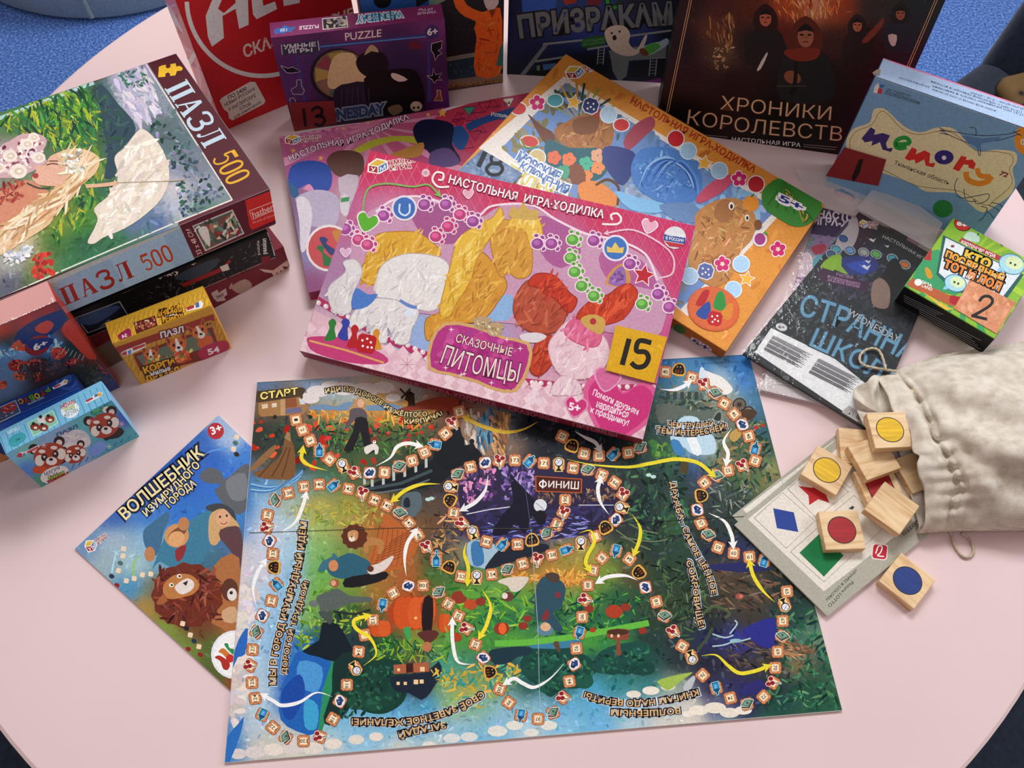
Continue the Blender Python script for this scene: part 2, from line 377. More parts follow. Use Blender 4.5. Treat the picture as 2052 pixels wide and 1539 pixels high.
# patterned cushion on the chair behind the memory box
V, Fs = soft_box((-.05, -.05, 0), (.05, .05, .035), .017); ca, sa = math.cos(.35), math.sin(.35); cx_, cy_ = hit([(2078, 196)], -.25)[0][:2]
V = [(cx_+x*ca-y*sa, cy_+x*sa+y*ca, .4515+z) for x, y, z in V]; mb = MB(); mb.add(V, Fs, mb.alb('8c6c40'))
def spotted(nt, b):
    n = noise(nt, 26, 1); r = ramp(nt, n.outputs[0], [(.42, tuple(lin((120, 92, 52)))), (.52, tuple(lin((104, 78, 44)))), (.56, tuple(lin((16, 16, 18))))]); nt.links.new(r.outputs[0], b.inputs['Base Color']); b.inputs['Roughness'].default_value = .8
tag(mb.build('cushion', mat('brown_spotted_cloth', spotted), None, (cx_, cy_, .4515), True), 'small brown cushion with dark blotches on the navy chair at upper right', 'cushion')
# ================================================================ things on the table
GLOSS = print_mat(.42); SHINY = print_mat(.3, .5); SATIN = print_mat(.45); MATTE = print_mat(.6)
def things(name, label, cat, bx, group=None):
    p = bx.P((bx.S[0]/2, bx.S[1]/2, 0)); return empty(name, tuple(p), label, cat, group), tuple(p)
def lid_box(name, label, cat, v, cols, m=None, gain=.92, base='b8a89a'):
    bx = Bx(v); w, d, h = bx.S; r, p = things(name, label, cat, bx)
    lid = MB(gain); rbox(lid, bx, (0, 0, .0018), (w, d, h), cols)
    tray = MB(gain); rbox(tray, bx, (.0012, .0012, 0), (w-.0012, d-.0012, .0018), base, .0003, 1)
    tray.build('base_tray', MATTE, r, p)
    return r, bx, lid, (lambda: lid.build('lid', m or GLOSS, r, p))
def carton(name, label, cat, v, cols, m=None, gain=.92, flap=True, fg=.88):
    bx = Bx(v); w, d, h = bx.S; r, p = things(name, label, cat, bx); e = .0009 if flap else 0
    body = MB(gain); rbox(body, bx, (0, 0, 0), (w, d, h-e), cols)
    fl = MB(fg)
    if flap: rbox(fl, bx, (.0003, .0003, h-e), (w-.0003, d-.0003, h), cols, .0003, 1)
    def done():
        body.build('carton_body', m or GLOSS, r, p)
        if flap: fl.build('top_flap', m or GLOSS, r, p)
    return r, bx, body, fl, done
def card(label, px, zs, c, thick=.0006, num=None, nquad=None, nc='1a1a1a', stretch=0, gain=.92, bx=None, off=.0008, name='number_card', m=None):
    # a flat card: four photo pixels (TL TR BR BL) on a level, or on the face bx
    if bx: O, n = bx[0]+bx[3]*off, bx[3]; P = toplane(px, O, n)
    else: P = hit(px, zs); n = np.cross(P[1]-P[0], P[3]-P[0]); n = -n/np.linalg.norm(n)
    if n[2] < 0 and not bx: n = -n
    mb = MB(gain); T = P+n*thick; mb.add(np.vstack([P, T]), [[4, 7, 6, 5], [0, 1, 2, 3], [0, 4, 5, 1], [1, 5, 6, 2], [2, 6, 7, 3], [3, 7, 4, 0]], mb.alb(c))
    X = P[1]-P[0]; X = X/np.linalg.norm(X); Y = np.cross(n, X)
    a = Art(mb, (T[3], X, Y, n, 1, 1)); q = (P-T[3]) @ np.stack([X, Y], 1); a.B = q[[3, 2, 1, 0]]
    base = tuple(P.mean(0)); fin = lambda: tag(mb.build(name, m or SATIN, None, base), label, 'card')
    return a, fin
# ================================================================ the unfolded map board and the leaflet beneath it
def sheet(pts, z, thick, c, gain=.92):       # flat card with photo-pixel corners BL BR TR TL
    P = hit(pts, z); mb = MB(gain); T = P.copy(); B = P.copy(); B[:, 2] = TZ+.0003
    mb.add(np.vstack([B, T]), [[4, 5, 6, 7], [3, 2, 1, 0], [0, 1, 5, 4], [1, 2, 6, 5], [2, 3, 7, 6], [3, 0, 4, 7]], mb.alb(c))
    X = P[1]-P[0]; wd_ = np.linalg.norm(X); X = X/wd_; Y = np.array([-X[1], X[0], 0]); q = (P-P[0]) @ np.stack([X, Y], 1)
    a = Art(mb, (P[0], X, Y, np.array([0, 0, 1.]), q[:, 0].max(), q[:, 1].max())); a.q = a.B = q
    return mb, a, P
def quadfield(a, ctrl, soft, nx, ny):        # colour field over the sheet's own quadrilateral
    a.setf(ctrl, soft); q = a.q; u, v = np.meshgrid(np.linspace(0, 1, nx+1), np.linspace(0, 1, ny+1)); u, v = u.ravel()[:, None], v.ravel()[:, None]
    g = (1-v)*((1-u)*q[0]+u*q[1])+v*((1-u)*q[3]+u*q[2]); k = a.mb.alb(a.col(proj(a.W3(g)))); Fs = []; cs = []
    for j in range(ny):
        for i in range(nx):
            f = [j*(nx+1)+i, j*(nx+1)+i+1, (j+1)*(nx+1)+i+1, (j+1)*(nx+1)+i]; Fs.append(f); cs.append(k[f])
    a.mb.add(a.W3(g, .5), Fs, cs)
def quaddabs(a, n, l, w, jit, **k):
    q = a.q; P = proj(a.W3(q)); c = P.mean(0); a.view(0, 0, 1); a.dabs(n, l, w, jit, region=c+(P-c)*.985, **k)
def spots(t):                                # "y: x hex, x hex; ..." -> control spots
    o = []
    for row in t.strip().split(';'):
        if ':' not in row: continue
        y, r = row.split(':'); o += [(float(e.split()[0]), float(y), e.split()[1]) for e in r.split(',')]
    return o
BQ = [(450, 1529), (1688, 1424), (1501, 710), (515, 766)]
bm_, A, BP = sheet(BQ, .0022, .002, 'd8d4c8')
quadfield(A, spots('''775: 530 5a7fae, 620 6f93bb, 660 a9b9c8, 720 c3bdbc, 790 bdb0aa, 860 8f6c66, 930 6f4a48, 1330 3f7a9c, 1380 6b9cb0, 1440 b9cbd2, 1490 3f7fc0;
735: 1330 2f6ea4, 1400 3c7cb4, 1490 2f70b8;
800: 525 6b5240, 600 7a5a40, 660 8aa6b8, 700 93abba, 760 c8a25a, 830 8fa4b4, 900 6a3c38, 1330 4d5c54, 1400 4a5850, 1460 a8a88c, 1510 46789c;
823: 520 80583c, 600 8a6844, 660 c09048, 720 d4a03c, 780 d08a34, 850 c08a3c, 910 7a3a30, 1340 3c5048, 1400 44544a, 1470 7a7a60, 1520 3a6884;
858: 520 20302c, 580 22382e, 650 2a4634, 720 3c5030, 780 46562e, 840 4a5a34, 890 5a4632, 950 b0987e, 1000 5a748a, 1060 141a22, 1130 161c24, 1330 2e423a, 1390 7ca6c0, 1440 5a5a46, 1520 2c5868;
900: 510 2a2a22, 560 203228, 620 24402e, 700 2c4a30, 780 3a5a30, 840 2e4230, 890 181c22, 940 6a747a, 990 5a6e80, 1030 8a6848, 1090 141a22, 1200 141c22, 1330 24463a, 1380 7eaac8, 1420 b4ccd8, 1460 6a5f3c, 1540 2c4e44;
935: 500 5a6a80, 545 6a4a30, 600 24342c, 660 3a5a36, 720 4e5a34, 780 3a4a3a, 840 14181e, 900 10141c, 950 2a2a3c, 1000 8a8490, 1060 1a1e2a, 1150 1a2028, 1250 1e3430, 1330 2c5236, 1390 26487e, 1430 5a6a3c, 1500 3c5a3c, 1550 8a8a54;
965: 490 3a78b8, 540 5a96c8, 600 7aa8c0, 650 4a7a6a, 720 46583c, 780 2a3230, 840 1a1e24, 890 2a2430, 940 8a4a86, 1000 6a4a86, 1060 52406e, 1120 5a4468, 1190 6a5058, 1250 2a2c2c, 1310 1c302c, 1370 2a3a34, 1410 3a3a70, 1470 46603c, 1540 7c7c50;
1010: 485 2c68b4, 530 9cc0dc, 580 a8b49a, 640 b2a048, 700 a09a3c, 760 a06c34, 820 3e4c46, 870 5a4636, 930 5a3c62, 990 3a2e52, 1050 32284a, 1110 3a2e50, 1170 4a3a44, 1230 20242a, 1290 1a2c2c, 1350 2c4a30, 1400 2c3430, 1470 303e38, 1540 3a4a40;
1060: 480 5a8cc8, 530 c8cede, 580 b4ccde, 640 9cb45c, 700 a89048, 750 a8642c, 810 a85c2a, 870 6a4a30, 930 342c50, 990 2e2a4c, 1050 4a469a, 1110 5a58aa, 1180 4a4484, 1240 262c30, 1300 1e3030, 1350 34502e, 1400 28302c, 1470 283834, 1540 30403a;
1105: 475 d0c4c4, 530 c8ccda, 580 a0c4e0, 640 7ab060, 690 6a8c44, 750 9a6a34, 810 b06028, 870 2c3c34, 920 8a7a5a, 960 9ab4c4, 1010 1c2430, 1070 28302e, 1130 9a8a38, 1190 a0a03c, 1250 3a4c30, 1310 223430, 1360 2c4638, 1420 222c3c, 1480 2a2c60, 1560 26402c;
1150: 475 d2c6c8, 530 cdc8d2, 580 8ab8dc, 640 68a84c, 700 7ca63c, 760 a0682c, 820 a85c2c, 870 3a6a30, 930 2e5a34, 980 4a8a40, 1040 b87a30, 1100 c88a34, 1160 b88c34, 1220 7c9434, 1270 5a3f2c, 1330 26402c, 1380 223428, 1440 5a4634, 1500 4a4030, 1570 1e2a28;
1195: 475 d2c8cc, 530 a8c8e2, 580 88b4d8, 640 72a83c, 700 6a8c34, 760 a07030, 820 b04a24, 880 4a6c28, 930 6a9a34, 990 6aa83c, 1050 5a9a3c, 1110 7aa83a, 1180 5a8434, 1240 22583a, 1300 303c2c, 1360 30402c, 1420 3a3428, 1500 5a4a38, 1580 20302c;
1240: 470 d4cac8, 530 9cc4e2, 580 86b2d8, 620 80b03c, 680 1c2c34, 740 34502c, 800 b8461e, 860 a83c1c, 920 5c9430, 980 2a7a3c, 1040 206042, 1100 1e5c42, 1170 1e6040, 1240 1e6442, 1300 2a3c30, 1360 28402c, 1420 242c28, 1500 3c362c, 1590 22443c;
1285: 470 d6c8c4, 530 96c4e4, 580 3a70b4, 620 1c5aa0, 660 18242e, 720 1a2c34, 780 2a6430, 840 7aa034, 900 4a9034, 960 42902e, 1030 5aa434, 1100 52a034, 1180 4a9e38, 1240 3a8a3c, 1300 203430, 1360 223036, 1420 26285a, 1480 3434a0, 1540 2c2c58, 1600 3a6c5c, 1640 6c8c78;
1330: 465 d8c6bc, 520 a8c8dc, 580 2c6cba, 630 2480bc, 665 2a9080, 710 1a4236, 770 18382e, 830 5a4434, 890 3a9a8a, 950 3a7a70, 1010 18343a, 1060 24607c, 1110 1a4a44, 1180 1a4c44, 1240 1e5444, 1300 1a4640, 1360 20282e, 1420 1e1e2c, 1480 3a3030, 1540 3a342c, 1600 8a6c4c, 1650 3c5040;
1375: 465 dac6b4, 520 b8d0da, 580 2454b0, 630 1e78c0, 670 22885c, 720 1c3c3c, 780 16383a, 840 141c28, 890 7aa86c, 940 b8a038, 1000 6a9a6a, 1060 1c4a42, 1120 16423c, 1180 48a4cc, 1240 2c8088, 1300 2a7878, 1350 9aae9a, 1420 282848, 1480 2a2a5c, 1550 1e2c34, 1620 1e4838, 1660 2c5c40;
1415: 465 d8c0ae, 520 b4d0de, 580 2a60b8, 630 3a94c4, 680 4aa4cc, 740 6ab4d8, 800 5aa8d4, 860 4a9ccc, 910 9cba6a, 960 7ab098, 1020 94c0d4, 1080 84b8d4, 1140 6ab0d8, 1200 62acd6, 1260 8ab8d0, 1320 b8bcc4, 1380 dcd4c8, 1440 5a5a84, 1500 28284c, 1560 1c4a3e, 1640 22543e;
1455: 460 4a80c0, 510 b8ccd8, 570 d0cabc, 630 b4ccd8, 700 84bede, 780 78b8dc, 850 6ab0da, 920 90bcd6, 990 86bcda, 1060 b0cedc, 1130 86c0e0, 1200 6cb2dc, 1270 b4ccd8, 1330 d8d2c6, 1390 e0d8c8, 1450 7a98a0, 1530 226048, 1620 385a48;
1495: 460 3a78bc, 520 cdc4b4, 590 d6ccb8, 660 c0ccd0, 730 90c0dc, 800 c6cec6, 870 c2ccc8, 940 6ab0dc, 1000 6cb0dc, 1060 c0d0d0'''), 26, 120, 84)
quaddabs(A, 5600, 13, 5, 15)
A.view(440, 740, 3.848)                       # top left quarter of the board
for r_, n_, l_, w_, c_ in (([(250, 380), (1700, 400), (1600, 560), (1100, 780), (650, 780), (240, 600)], 60, 62, 36, ['c02c1c', 'd4402a', 'a82418', 'd85030']),
                           ([(700, 420), (1700, 400), (1600, 640), (900, 640)], 200, 60, 10, ['20402c', '46742e', '18281e', '5a8a3a']),
                           ([(700, 300), (1700, 340), (1600, 440), (700, 400)], 110, 70, 12, ['e0b040', 'd88c30', 'c8a048', 'e87830']),
                           ([(520, 1040), (1280, 1060), (1240, 1200), (560, 1190)], 120, 56, 12, ['b8a840', '98a848', 'c8b850', '788a34']),
                           ([(1650, 1120), (1880, 1080), (1830, 1539), (1690, 1539)], 70, 16, 80, ['b08450', 'c89860', '7a5a3c', '3c3a3c'])):
    A.dabs(n_, l_, w_, 12, region=r_, cols=c_)
for x, y, r in ((760, 170, 90), (860, 130, 80), (960, 150, 100), (1120, 160, 110), (1260, 140, 90), (640, 210, 60), (1340, 220, 60), (700, 230, 70)): A.disc(x, y, r, ('d8d0cc', 'd0b8b0', 'c8bcc0', 'e0d8d4')[int(x) % 4], r*.5)
A.poly([(700, 290), (800, 270), (900, 285), (1000, 250), (1150, 280), (1300, 262), (1420, 300), (1420, 318), (700, 312)], '6c8aa8', 4)
A.poly([(1340, 330), (1500, 268), (1680, 215), (1840, 235), (1800, 320), (1600, 310)], '8a3a28', 4)
A.poly([(285, 180), (330, 165), (640, 140), (640, 200), (610, 235), (300, 262)], '4a3a28', 3)        # caravan
A.poly([(300, 258), (620, 212), (690, 300), (640, 352), (320, 366), (300, 340)], 'a07448')
A.poly([(470, 232), (505, 228), (505, 355), (470, 360)], 'b89468'); A.poly([(510, 228), (590, 218), (600, 292), (510, 300)], '8a5030')
A.poly([(510, 305), (630, 292), (640, 330), (510, 345)], '6a6484'); A.poly([(325, 272), (372, 266), (374, 300), (328, 306)], 'd8c0a0'); A.poly([(402, 264), (440, 260), (442, 290), (404, 296)], 'd8ccb4')
A.poly([(610, 222), (650, 240), (660, 270), (622, 272)], 'c0ccd0')
for x in (428, 700): A.disc(x, 368, 16, '2a2420')
A.text('СТАРТ', [(312, 184), (604, 142), (604, 192), (316, 234)], 'ecdc7c', .03, edge='2a1c10', ew=.05)
A.poly([(1415, 285), (1440, 185), (1500, 185), (1510, 285)], '3a2a1c'); A.poly([(1432, 200), (1470, 165), (1506, 196)], '241a14')   # windmill
A.line([(1390, 150), (1500, 260)], 14, '3a2418'); A.line([(1472, 150), (1400, 225)], 14, '3a2418'); A.disc(1432, 265, 22, 'c8964c', 26)
# walking girl in black trousers, her small dog
A.poly([(1000, 300), (1070, 222), (1120, 240), (1125, 320), (1060, 330), (985, 325)], 'b08a5c', 4); A.disc(1088, 262, 27, 'd8a888', 33)
A.poly([(1010, 310), (1090, 300), (1135, 340), (1130, 395), (1045, 395), (985, 455), (965, 450), (1000, 370)], '5a5054', 3)
A.poly([(1050, 375), (1135, 380), (1150, 470), (1170, 590), (1110, 590), (1085, 480), (1030, 625), (960, 620), (1030, 480)], '1c1a1e', 2)
A.poly([(1120, 600), (1190, 575), (1225, 600), (1220, 650), (1200, 655), (1190, 620), (1140, 655), (1120, 640)], 'dcd4cc', 3); A.disc(1192, 545, 30, '7a3828', 26); A.disc(1194, 562, 13, 'ece4dc', 14); A.disc(1194, 556, 5, '201818')
A.poly([(240, 760), (330, 660), (430, 580), (420, 640), (340, 720), (250, 790)], '8a6440', 3)        # brown wrap at the water
A.poly([(260, 800), (400, 740), (480, 640), (500, 540), (545, 530), (580, 640), (575, 830), (490, 850), (330, 840)], '7a5230', 3)
for x0, x1 in ((480, 300), (520, 400), (545, 480)): A.line([(x1, 830), ((x0+x1)/2, 730), (x0, 600)], 9, '54361e', 4, up=0)
A.up(); A.poly([(500, 530), (520, 480), (545, 490), (550, 560)], '9a7850')
for i in range(6): A.line([(240, 870+i*14), (400, 900+i*8), (580, 870-i*8), (640, 790-i*4)], 9, ('4a86c0', '9cc4dc', '3a70b0')[i % 3], 4)
A.poly([(1130, 900), (1640, 700), (1650, 640), (1700, 560), (1850, 440), (1880, 640), (1700, 880), (1300, 940), (1100, 930)], '12161c', 3)    # ravine with a broken bridge
for x, y in ((1115, 850), (1175, 880), (1260, 850), (1340, 820), (1425, 790), (1510, 755), (1590, 720)): A.poly([(x-9, y-50), (x+12, y-56), (x+14, y+36), (x-7, y+42)], 'b8bcb8', up=0)
A.up(); A.line([(1100, 930), (1400, 880), (1640, 780)], 24, '3a4a50'); A.line([(1180, 960), (1430, 920), (1620, 850)], 10, '607078')
A.poly([(1405, 1090), (1405, 1000), (1440, 955), (1530, 945), (1560, 1000), (1550, 1080), (1480, 1150)], '54646a', 3); A.poly([(1420, 1060), (1425, 1000), (1460, 990), (1470, 1060)], '1a242c', 2)
A.poly([(1260, 1120), (1330, 1140), (1420, 1220), (1560, 1300), (1400, 1539), (1180, 1539), (1150, 1440), (1240, 1260)], 'b4602c', 2)          # brick road
for i in range(9): A.line([(1180+i*18, 1500-i*22), (1300+i*22, 1480-i*30), (1440+i*8, 1430-i*26)], 5, '7a3a1c', 2, up=0)
for i in range(7): A.line([(1230+i*36, 1200+i*10), (1210+i*36, 1330+i*14), (1160+i*40, 1520)], 4, '7a3a1c', 2, up=0)
A.up()
def lion(P, s, a, mane='5a2c1c', skin='c48850'):
    ca, sa = math.cos(a), math.sin(a); T = lambda L: [(P[0]+s*(x*ca-y*sa), P[1]+s*(x*sa+y*ca)) for x, y in L]
    A.poly(T([(.6, .1), (1.5, .0), (2.3, .15), (2.5, .5), (2.3, 1.3), (2.0, 1.3), (2.0, .7), (1.3, .75), (1.2, 1.3), (.9, 1.3), (.8, .7)]), 'b07a44', 3)
    k = 22; A.poly(T([(math.cos(2*math.pi*i/k)*(1.0+.14*(i % 2)), math.sin(2*math.pi*i/k)*(.95+.14*(i % 2))) for i in range(k)]), mane, 2)
    A.dabs(40, s*.5*1/A.k, s*.12/A.k, 14, region=T([(-.9, -.8), (.9, -.8), (.9, .8), (-.9, .8)]), cols=[mane, '6c3a24', '48200f'])
    A.poly(T([(-.55, -.35), (0, -.55), (.3, -.35), (.25, .2), (-.1, .42), (-.5, .2)]), skin, 3); A.poly(T([(-.42, .05), (-.05, .0), (.08, .25), (-.2, .45), (-.45, .3)]), 'e4d4bc', 3)
    A.poly(T([(-.35, .0), (-.12, .0), (-.22, .14)]), '302018'); 
    for x, y in ((-.42, -.15), (-.02, -.2)): p = T([(x, y)])[0]; A.disc(*p, s*.09, 'e8dcc0', up=0); A.L += 1; A.disc(*p, s*.05, '201812')
lion((1040, 1290), 92, .05)
A.view(440, 1100, 3.506)                      # lower left quarter
for r_, n_, l_, w_, c_ in (([(560, 420), (900, 300), (1000, 520), (700, 720), (540, 700)], 130, 60, 16, ['8cb43c', '5a8c30', 'a8b83c', '3c6c34']),
                           ([(1080, 640), (1600, 680), (1600, 780), (1100, 800)], 110, 90, 12, ['2a6434', '5a9a34', '8cac34', '1c4a30']),
                           ([(60, 900), (150, 250), (260, 200), (220, 1000), (90, 1400)], 60, 90, 40, ['d8ccd0', 'e0d6d2', 'd0c8d4', 'dcd0c4'])):
    A.dabs(n_, l_, w_, 9, region=r_, cols=c_)
for x, y, r in ((130, 1440, 60), (250, 1430, 70), (380, 1410, 70), (520, 1400, 75), (660, 1400, 70), (800, 1370, 60), (960, 1340, 55), (1100, 1320, 50), (170, 780, 60), (130, 330, 55), (150, 480, 60), (180, 600, 50)): A.disc(x, y, r, ('dcd4c8', 'd4ccc8', 'e2d8cc')[int(x) % 3], r*.62)
A.poly([(80, 860), (130, 760), (180, 740), (200, 560), (160, 590), (110, 700)], '2c66b8', 2); A.poly([(50, 1330), (130, 1230), (170, 1180), (150, 1290), (70, 1500), (40, 1500)], '2a6cb8', 2)
A.poly([(520, 770), (560, 720), (760, 760), (790, 900), (720, 980), (700, 1290), (540, 1280), (430, 1200), (420, 1060), (460, 920)], '2060b0', 2)
A.poly([(560, 790), (720, 830), (690, 1000), (560, 960)], '4a94d0', 3); A.poly([(600, 1060), (690, 1100), (680, 1260), (600, 1250)], '3ca0cc', 3); A.poly([(440, 1000), (560, 880), (600, 1010), (520, 1190), (450, 1170)], '1a48a0', 3)
A.poly([(740, 940), (800, 780), (830, 900), (790, 1060), (720, 1280), (690, 1290), (720, 1060)], '2a8a5c', 2)
A.poly([(580, 720), (700, 640), (720, 520), (830, 530), (900, 640), (960, 780), (800, 790), (700, 760)], '121e28', 2)
A.poly([(800, 800), (930, 720), (1010, 900), (900, 1140), (770, 1240), (730, 1180), (790, 1000)], '14302c', 2)
A.poly([(930, 830), (1240, 780), (1320, 900), (1300, 1060), (1180, 1150), (1050, 1150), (920, 1090), (860, 1050)], '123c30', 4)
for x, y in ((1000, 1000), (1080, 1090), (1180, 1060), (1060, 900), (1240, 1000), (960, 1080)): A.disc(x, y, 62, ('1a4a38', '184034')[x % 3 % 2], 50)
A.dabs(120, 40, 18, 7, region=[(900, 860), (1240, 800), (1300, 1060), (1050, 1150), (800, 1220), (820, 960)], cols=['123a30', '1c5040', '245c44', '0e2c28', '2c6848'])
A.poly([(1200, 900), (1440, 870), (1540, 790), (1560, 880), (1510, 960), (1480, 1010), (1420, 1060), (1330, 1010), (1240, 1000)], '1a2434', 2)   # house by the trees
A.poly([(1222, 815), (1470, 795), (1474, 862), (1225, 880)], 'a85c40'); A.poly([(1310, 806), (1360, 802), (1362, 866), (1312, 872)], '3a1c18')
for x, y, s in ((1258, 850, 10), (1425, 845, 16), (1255, 945, 11), (1305, 945, 11), (1380, 935, 16), (1420, 932, 14)): A.poly([(x-s, y-s), (x+s, y-s), (x+s, y+s), (x-s, y+s)], 'f0c890', up=0)
A.up()
# blue hatted walker, girl, knight in grey lying on the meadow (simple figures)
A.poly([(690, 160), (720, 90), (780, 60), (800, 30), (830, 60), (800, 110), (740, 150)], '3a6c7c', 3); A.poly([(760, 120), (900, 30), (1000, 60), (1060, 100), (1040, 170), (900, 210), (790, 190)], '2c5c70', 3); A.disc(800, 118, 34, 'c88458', 40)
A.poly([(880, 210), (1010, 180), (1170, 160), (1170, 210), (1010, 260), (880, 270)], '1a181c', 2); A.disc(808, 240, 34, '9a5a3c', 30); A.disc(800, 240, 18, 'd8a080', 20)
A.poly([(1040, 130), (1120, 100), (1210, 50), (1220, 70), (1160, 150), (1060, 180)], 'd8ccc4', 3); A.disc(1060, 140, 24, '5a3028', 22)
A.poly([(680, 340), (760, 300), (830, 280), (920, 330), (1060, 340), (1060, 370), (920, 380), (830, 420), (720, 440), (700, 400)], '56605c', 3); A.line([(800, 440), (950, 460), (1060, 428)], 16, '2a2c2a'); A.disc(660, 385, 34, '6a726c', 24); A.poly([(690, 440), (790, 450), (780, 530), (740, 500)], '46504c', 2)
for x, y, rx, ry in ((1350, 450, 170, 120), (1470, 420, 60, 95), (1130, 560, 90, 60), (1580, 520, 50, 70)):  # pumpkins
    A.disc(x, y, rx, 'a8401c', ry)
    for k in (-.6, -.2, .25, .65): A.disc(x+k*rx*.7, y, rx*.34, ('c8501f', 'd05a26')[k > 0], ry*.95, up=0)
    A.up()
A.disc(1378, 485, 10, 'e8c860'); A.poly([(1290, 560), (1340, 550), (1340, 620), (1320, 640)], '3a9c54', 2)
A.poly([(1440, 340), (1500, 350), (1490, 580), (1430, 590), (1420, 460)], '201418', 2); A.poly([(1390, 590), (1500, 570), (1540, 600), (1480, 660), (1430, 640)], '5a2c28', 3); A.disc(1458, 688, 32, 'b8704c', 36)
A.view(820, 1100, 3.506)                      # lower middle
for r_, n_, l_, w_, c_ in (([(300, 260), (860, 300), (860, 560), (240, 640)], 120, 90, 13, ['4a9a3c', '2c7a34', '8ab83c', '1e5c3c']),
                           ([(860, 330), (1683, 300), (1683, 560), (860, 640)], 150, 90, 16, ['22603c', '1c4c3c', '5aa83c', '184438']),
                           ([(640, 180), (1220, 150), (1240, 250), (1000, 260), (760, 200)], 80, 70, 12, ['d89038', 'e0a044', 'b87030', 'e8b050']),
                           ([(160, 860), (760, 780), (820, 900), (500, 1130), (200, 1000)], 110, 70, 16, ['c8a83c', '8ab060', 'e0b048', '3c9a8c'])):
    A.dabs(n_, l_, w_, 10, region=r_, cols=c_)
A.poly([(780, 800), (870, 700), (1100, 690), (1290, 790), (1270, 930), (1180, 980), (1080, 980), (990, 1040), (900, 960), (820, 900)], '16443a', 4)
for x, y in ((850, 850), (960, 800), (960, 960), (1080, 880), (1180, 860), (1230, 930)): A.disc(x, y, 64, ('1c5444', '1a4a40')[x % 3 % 2], 52)
A.poly([(560, 720), (700, 690), (850, 690), (850, 740), (760, 760), (700, 800), (600, 810)], '1a3440', 3)
A.poly([(1290, 790), (1400, 690), (1683, 660), (1683, 880), (1540, 870), (1420, 880), (1300, 860)], '1a4a42', 3)
for x in (1430, 1520, 1610, 1670): A.disc(x, 840, 60, '17423c', 44)
A.dabs(170, 40, 18, 7, region=[(800, 800), (900, 710), (1280, 790), (1400, 720), (1683, 690), (1683, 870), (1300, 870), (1080, 980), (990, 1030)], cols=['16443a', '1c5444', '266450', '10342e', '2c7450'])
A.poly([(860, 640), (1180, 630), (1180, 690), (870, 700)], '3c7c9c', 2); A.line([(600, 665), (850, 655), (1200, 610), (1683, 520)], 44, '62b440', 3)
A.poly([(1010, 660), (1050, 650), (1060, 730), (1030, 700)], '5a4634', 2)
A.poly([(880, 400), (900, 250), (960, 190), (1060, 220), (1100, 290), (1060, 420), (1010, 450), (1080, 560), (1040, 580), (960, 520), (900, 490)], '2c4c5c', 3)   # bending figure in blue
A.poly([(890, 570), (950, 510), (1010, 560), (1000, 600), (930, 610)], '5a8090', 3); A.disc(958, 548, 36, 'd8ac84', 30); A.poly([(930, 480), (970, 420), (985, 470), (950, 510)], '7a3038', 2); A.disc(1045, 325, 22, '7a3038'); A.poly([(955, 180), (1010, 165), (1055, 190), (1040, 240), (980, 220)], '4a3a34', 3)
A.poly([(620, 230), (700, 200), (840, 200), (780, 290), (720, 300), (690, 260)], 'd4c8b8', 3); A.disc(692, 335, 42, '6a3830', 34); A.disc(672, 330, 20, 'e0d4c8', 22)
for x, y, rx in ((650, 560, 55), (800, 540, 34), (830, 490, 30), (1440, 440, 60), (1520, 410, 36), (430, 390, 46), (350, 340, 56), (330, 620, 40), (1290, 570, 22), (1640, 575, 30), (500, 370, 36), (1265, 420, 34)): A.disc(x, y, rx, ('a83c22', 'b84a24', '8c3426')[x % 3], rx*.8, up=0)
A.up(); A.disc(655, 560, 28, 'e0602a', 40); A.poly([(370, 300), (480, 300), (500, 340), (420, 350)], '5a9a3a', 3)
A.poly([(1395, 570), (1540, 565), (1530, 640), (1480, 640), (1490, 740), (1455, 740), (1455, 640), (1400, 630)], '8a4430', 2); A.disc(1465, 585, 78, '4a2c20', 22); A.poly([(1415, 600), (1430, 600), (1430, 622), (1415, 622)], 'e0c8a0', up=0); A.poly([(1462, 600), (1478, 600), (1478, 622), (1462, 622)], 'e0c8a0')
for x, y, r in ((300, 1330, 60), (420, 1320, 60), (620, 1280, 70), (740, 1240, 60), (860, 1290, 50), (980, 1240, 60), (140, 1380, 50)): A.disc(x, y, r, ('d4d8d4', 'ccd6d8', 'dcdcd2')[x % 3], r*.55)
A.view(1240, 1100, 4.05)                      # lower right
for r_, n_, l_, w_, c_ in (([(740, 160), (1280, 200), (1300, 480), (780, 500)], 90, 110, 16, ['5c483a', '4a3a30', '2a2a28', '7a6048']),
                           ([(300, 100), (740, 140), (760, 500), (560, 760), (330, 400)], 150, 90, 12, ['22382c', '3c5a3c', '162420', '567048']),
                           ([(860, 740), (1290, 740), (1300, 950), (880, 980)], 70, 90, 14, ['564a3e', '3a3430', '1a1c24', '6c5a48']),
                           ([(1300, 520), (1640, 500), (1790, 1300), (1200, 1250)], 200, 80, 18, ['1c5440', '3a7a58', '16382e', '5a8c60', '2a6a4a']),
                           ([(1320, 760), (1600, 780), (1560, 850), (1330, 880)], 40, 110, 12, ['a87c54', 'c09468', '7a5840'])):
    A.dabs(n_, l_, w_, 10, region=r_, cols=c_, ang=20 if n_ < 100 else None)
A.poly([(1010, 660), (1130, 590), (1270, 570), (1260, 780), (1180, 800), (1060, 730)], '2c2e84', 3); A.poly([(1040, 1100), (1150, 1060), (1200, 1140), (1100, 1180), (960, 1180)], '2c2c6c', 3); A.poly([(730, 130), (1080, 110), (1240, 150), (1100, 190), (780, 170)], '262a5c', 3)
A.line([(600, 620), (760, 470), (900, 520), (860, 560)], 22, '4a5a3c', 4); A.line([(640, 820), (720, 720), (760, 640)], 26, '3c4c34', 4); A.disc(980, 385, 36, '9a5044', 24); A.disc(990, 385, 14, 'c87860')
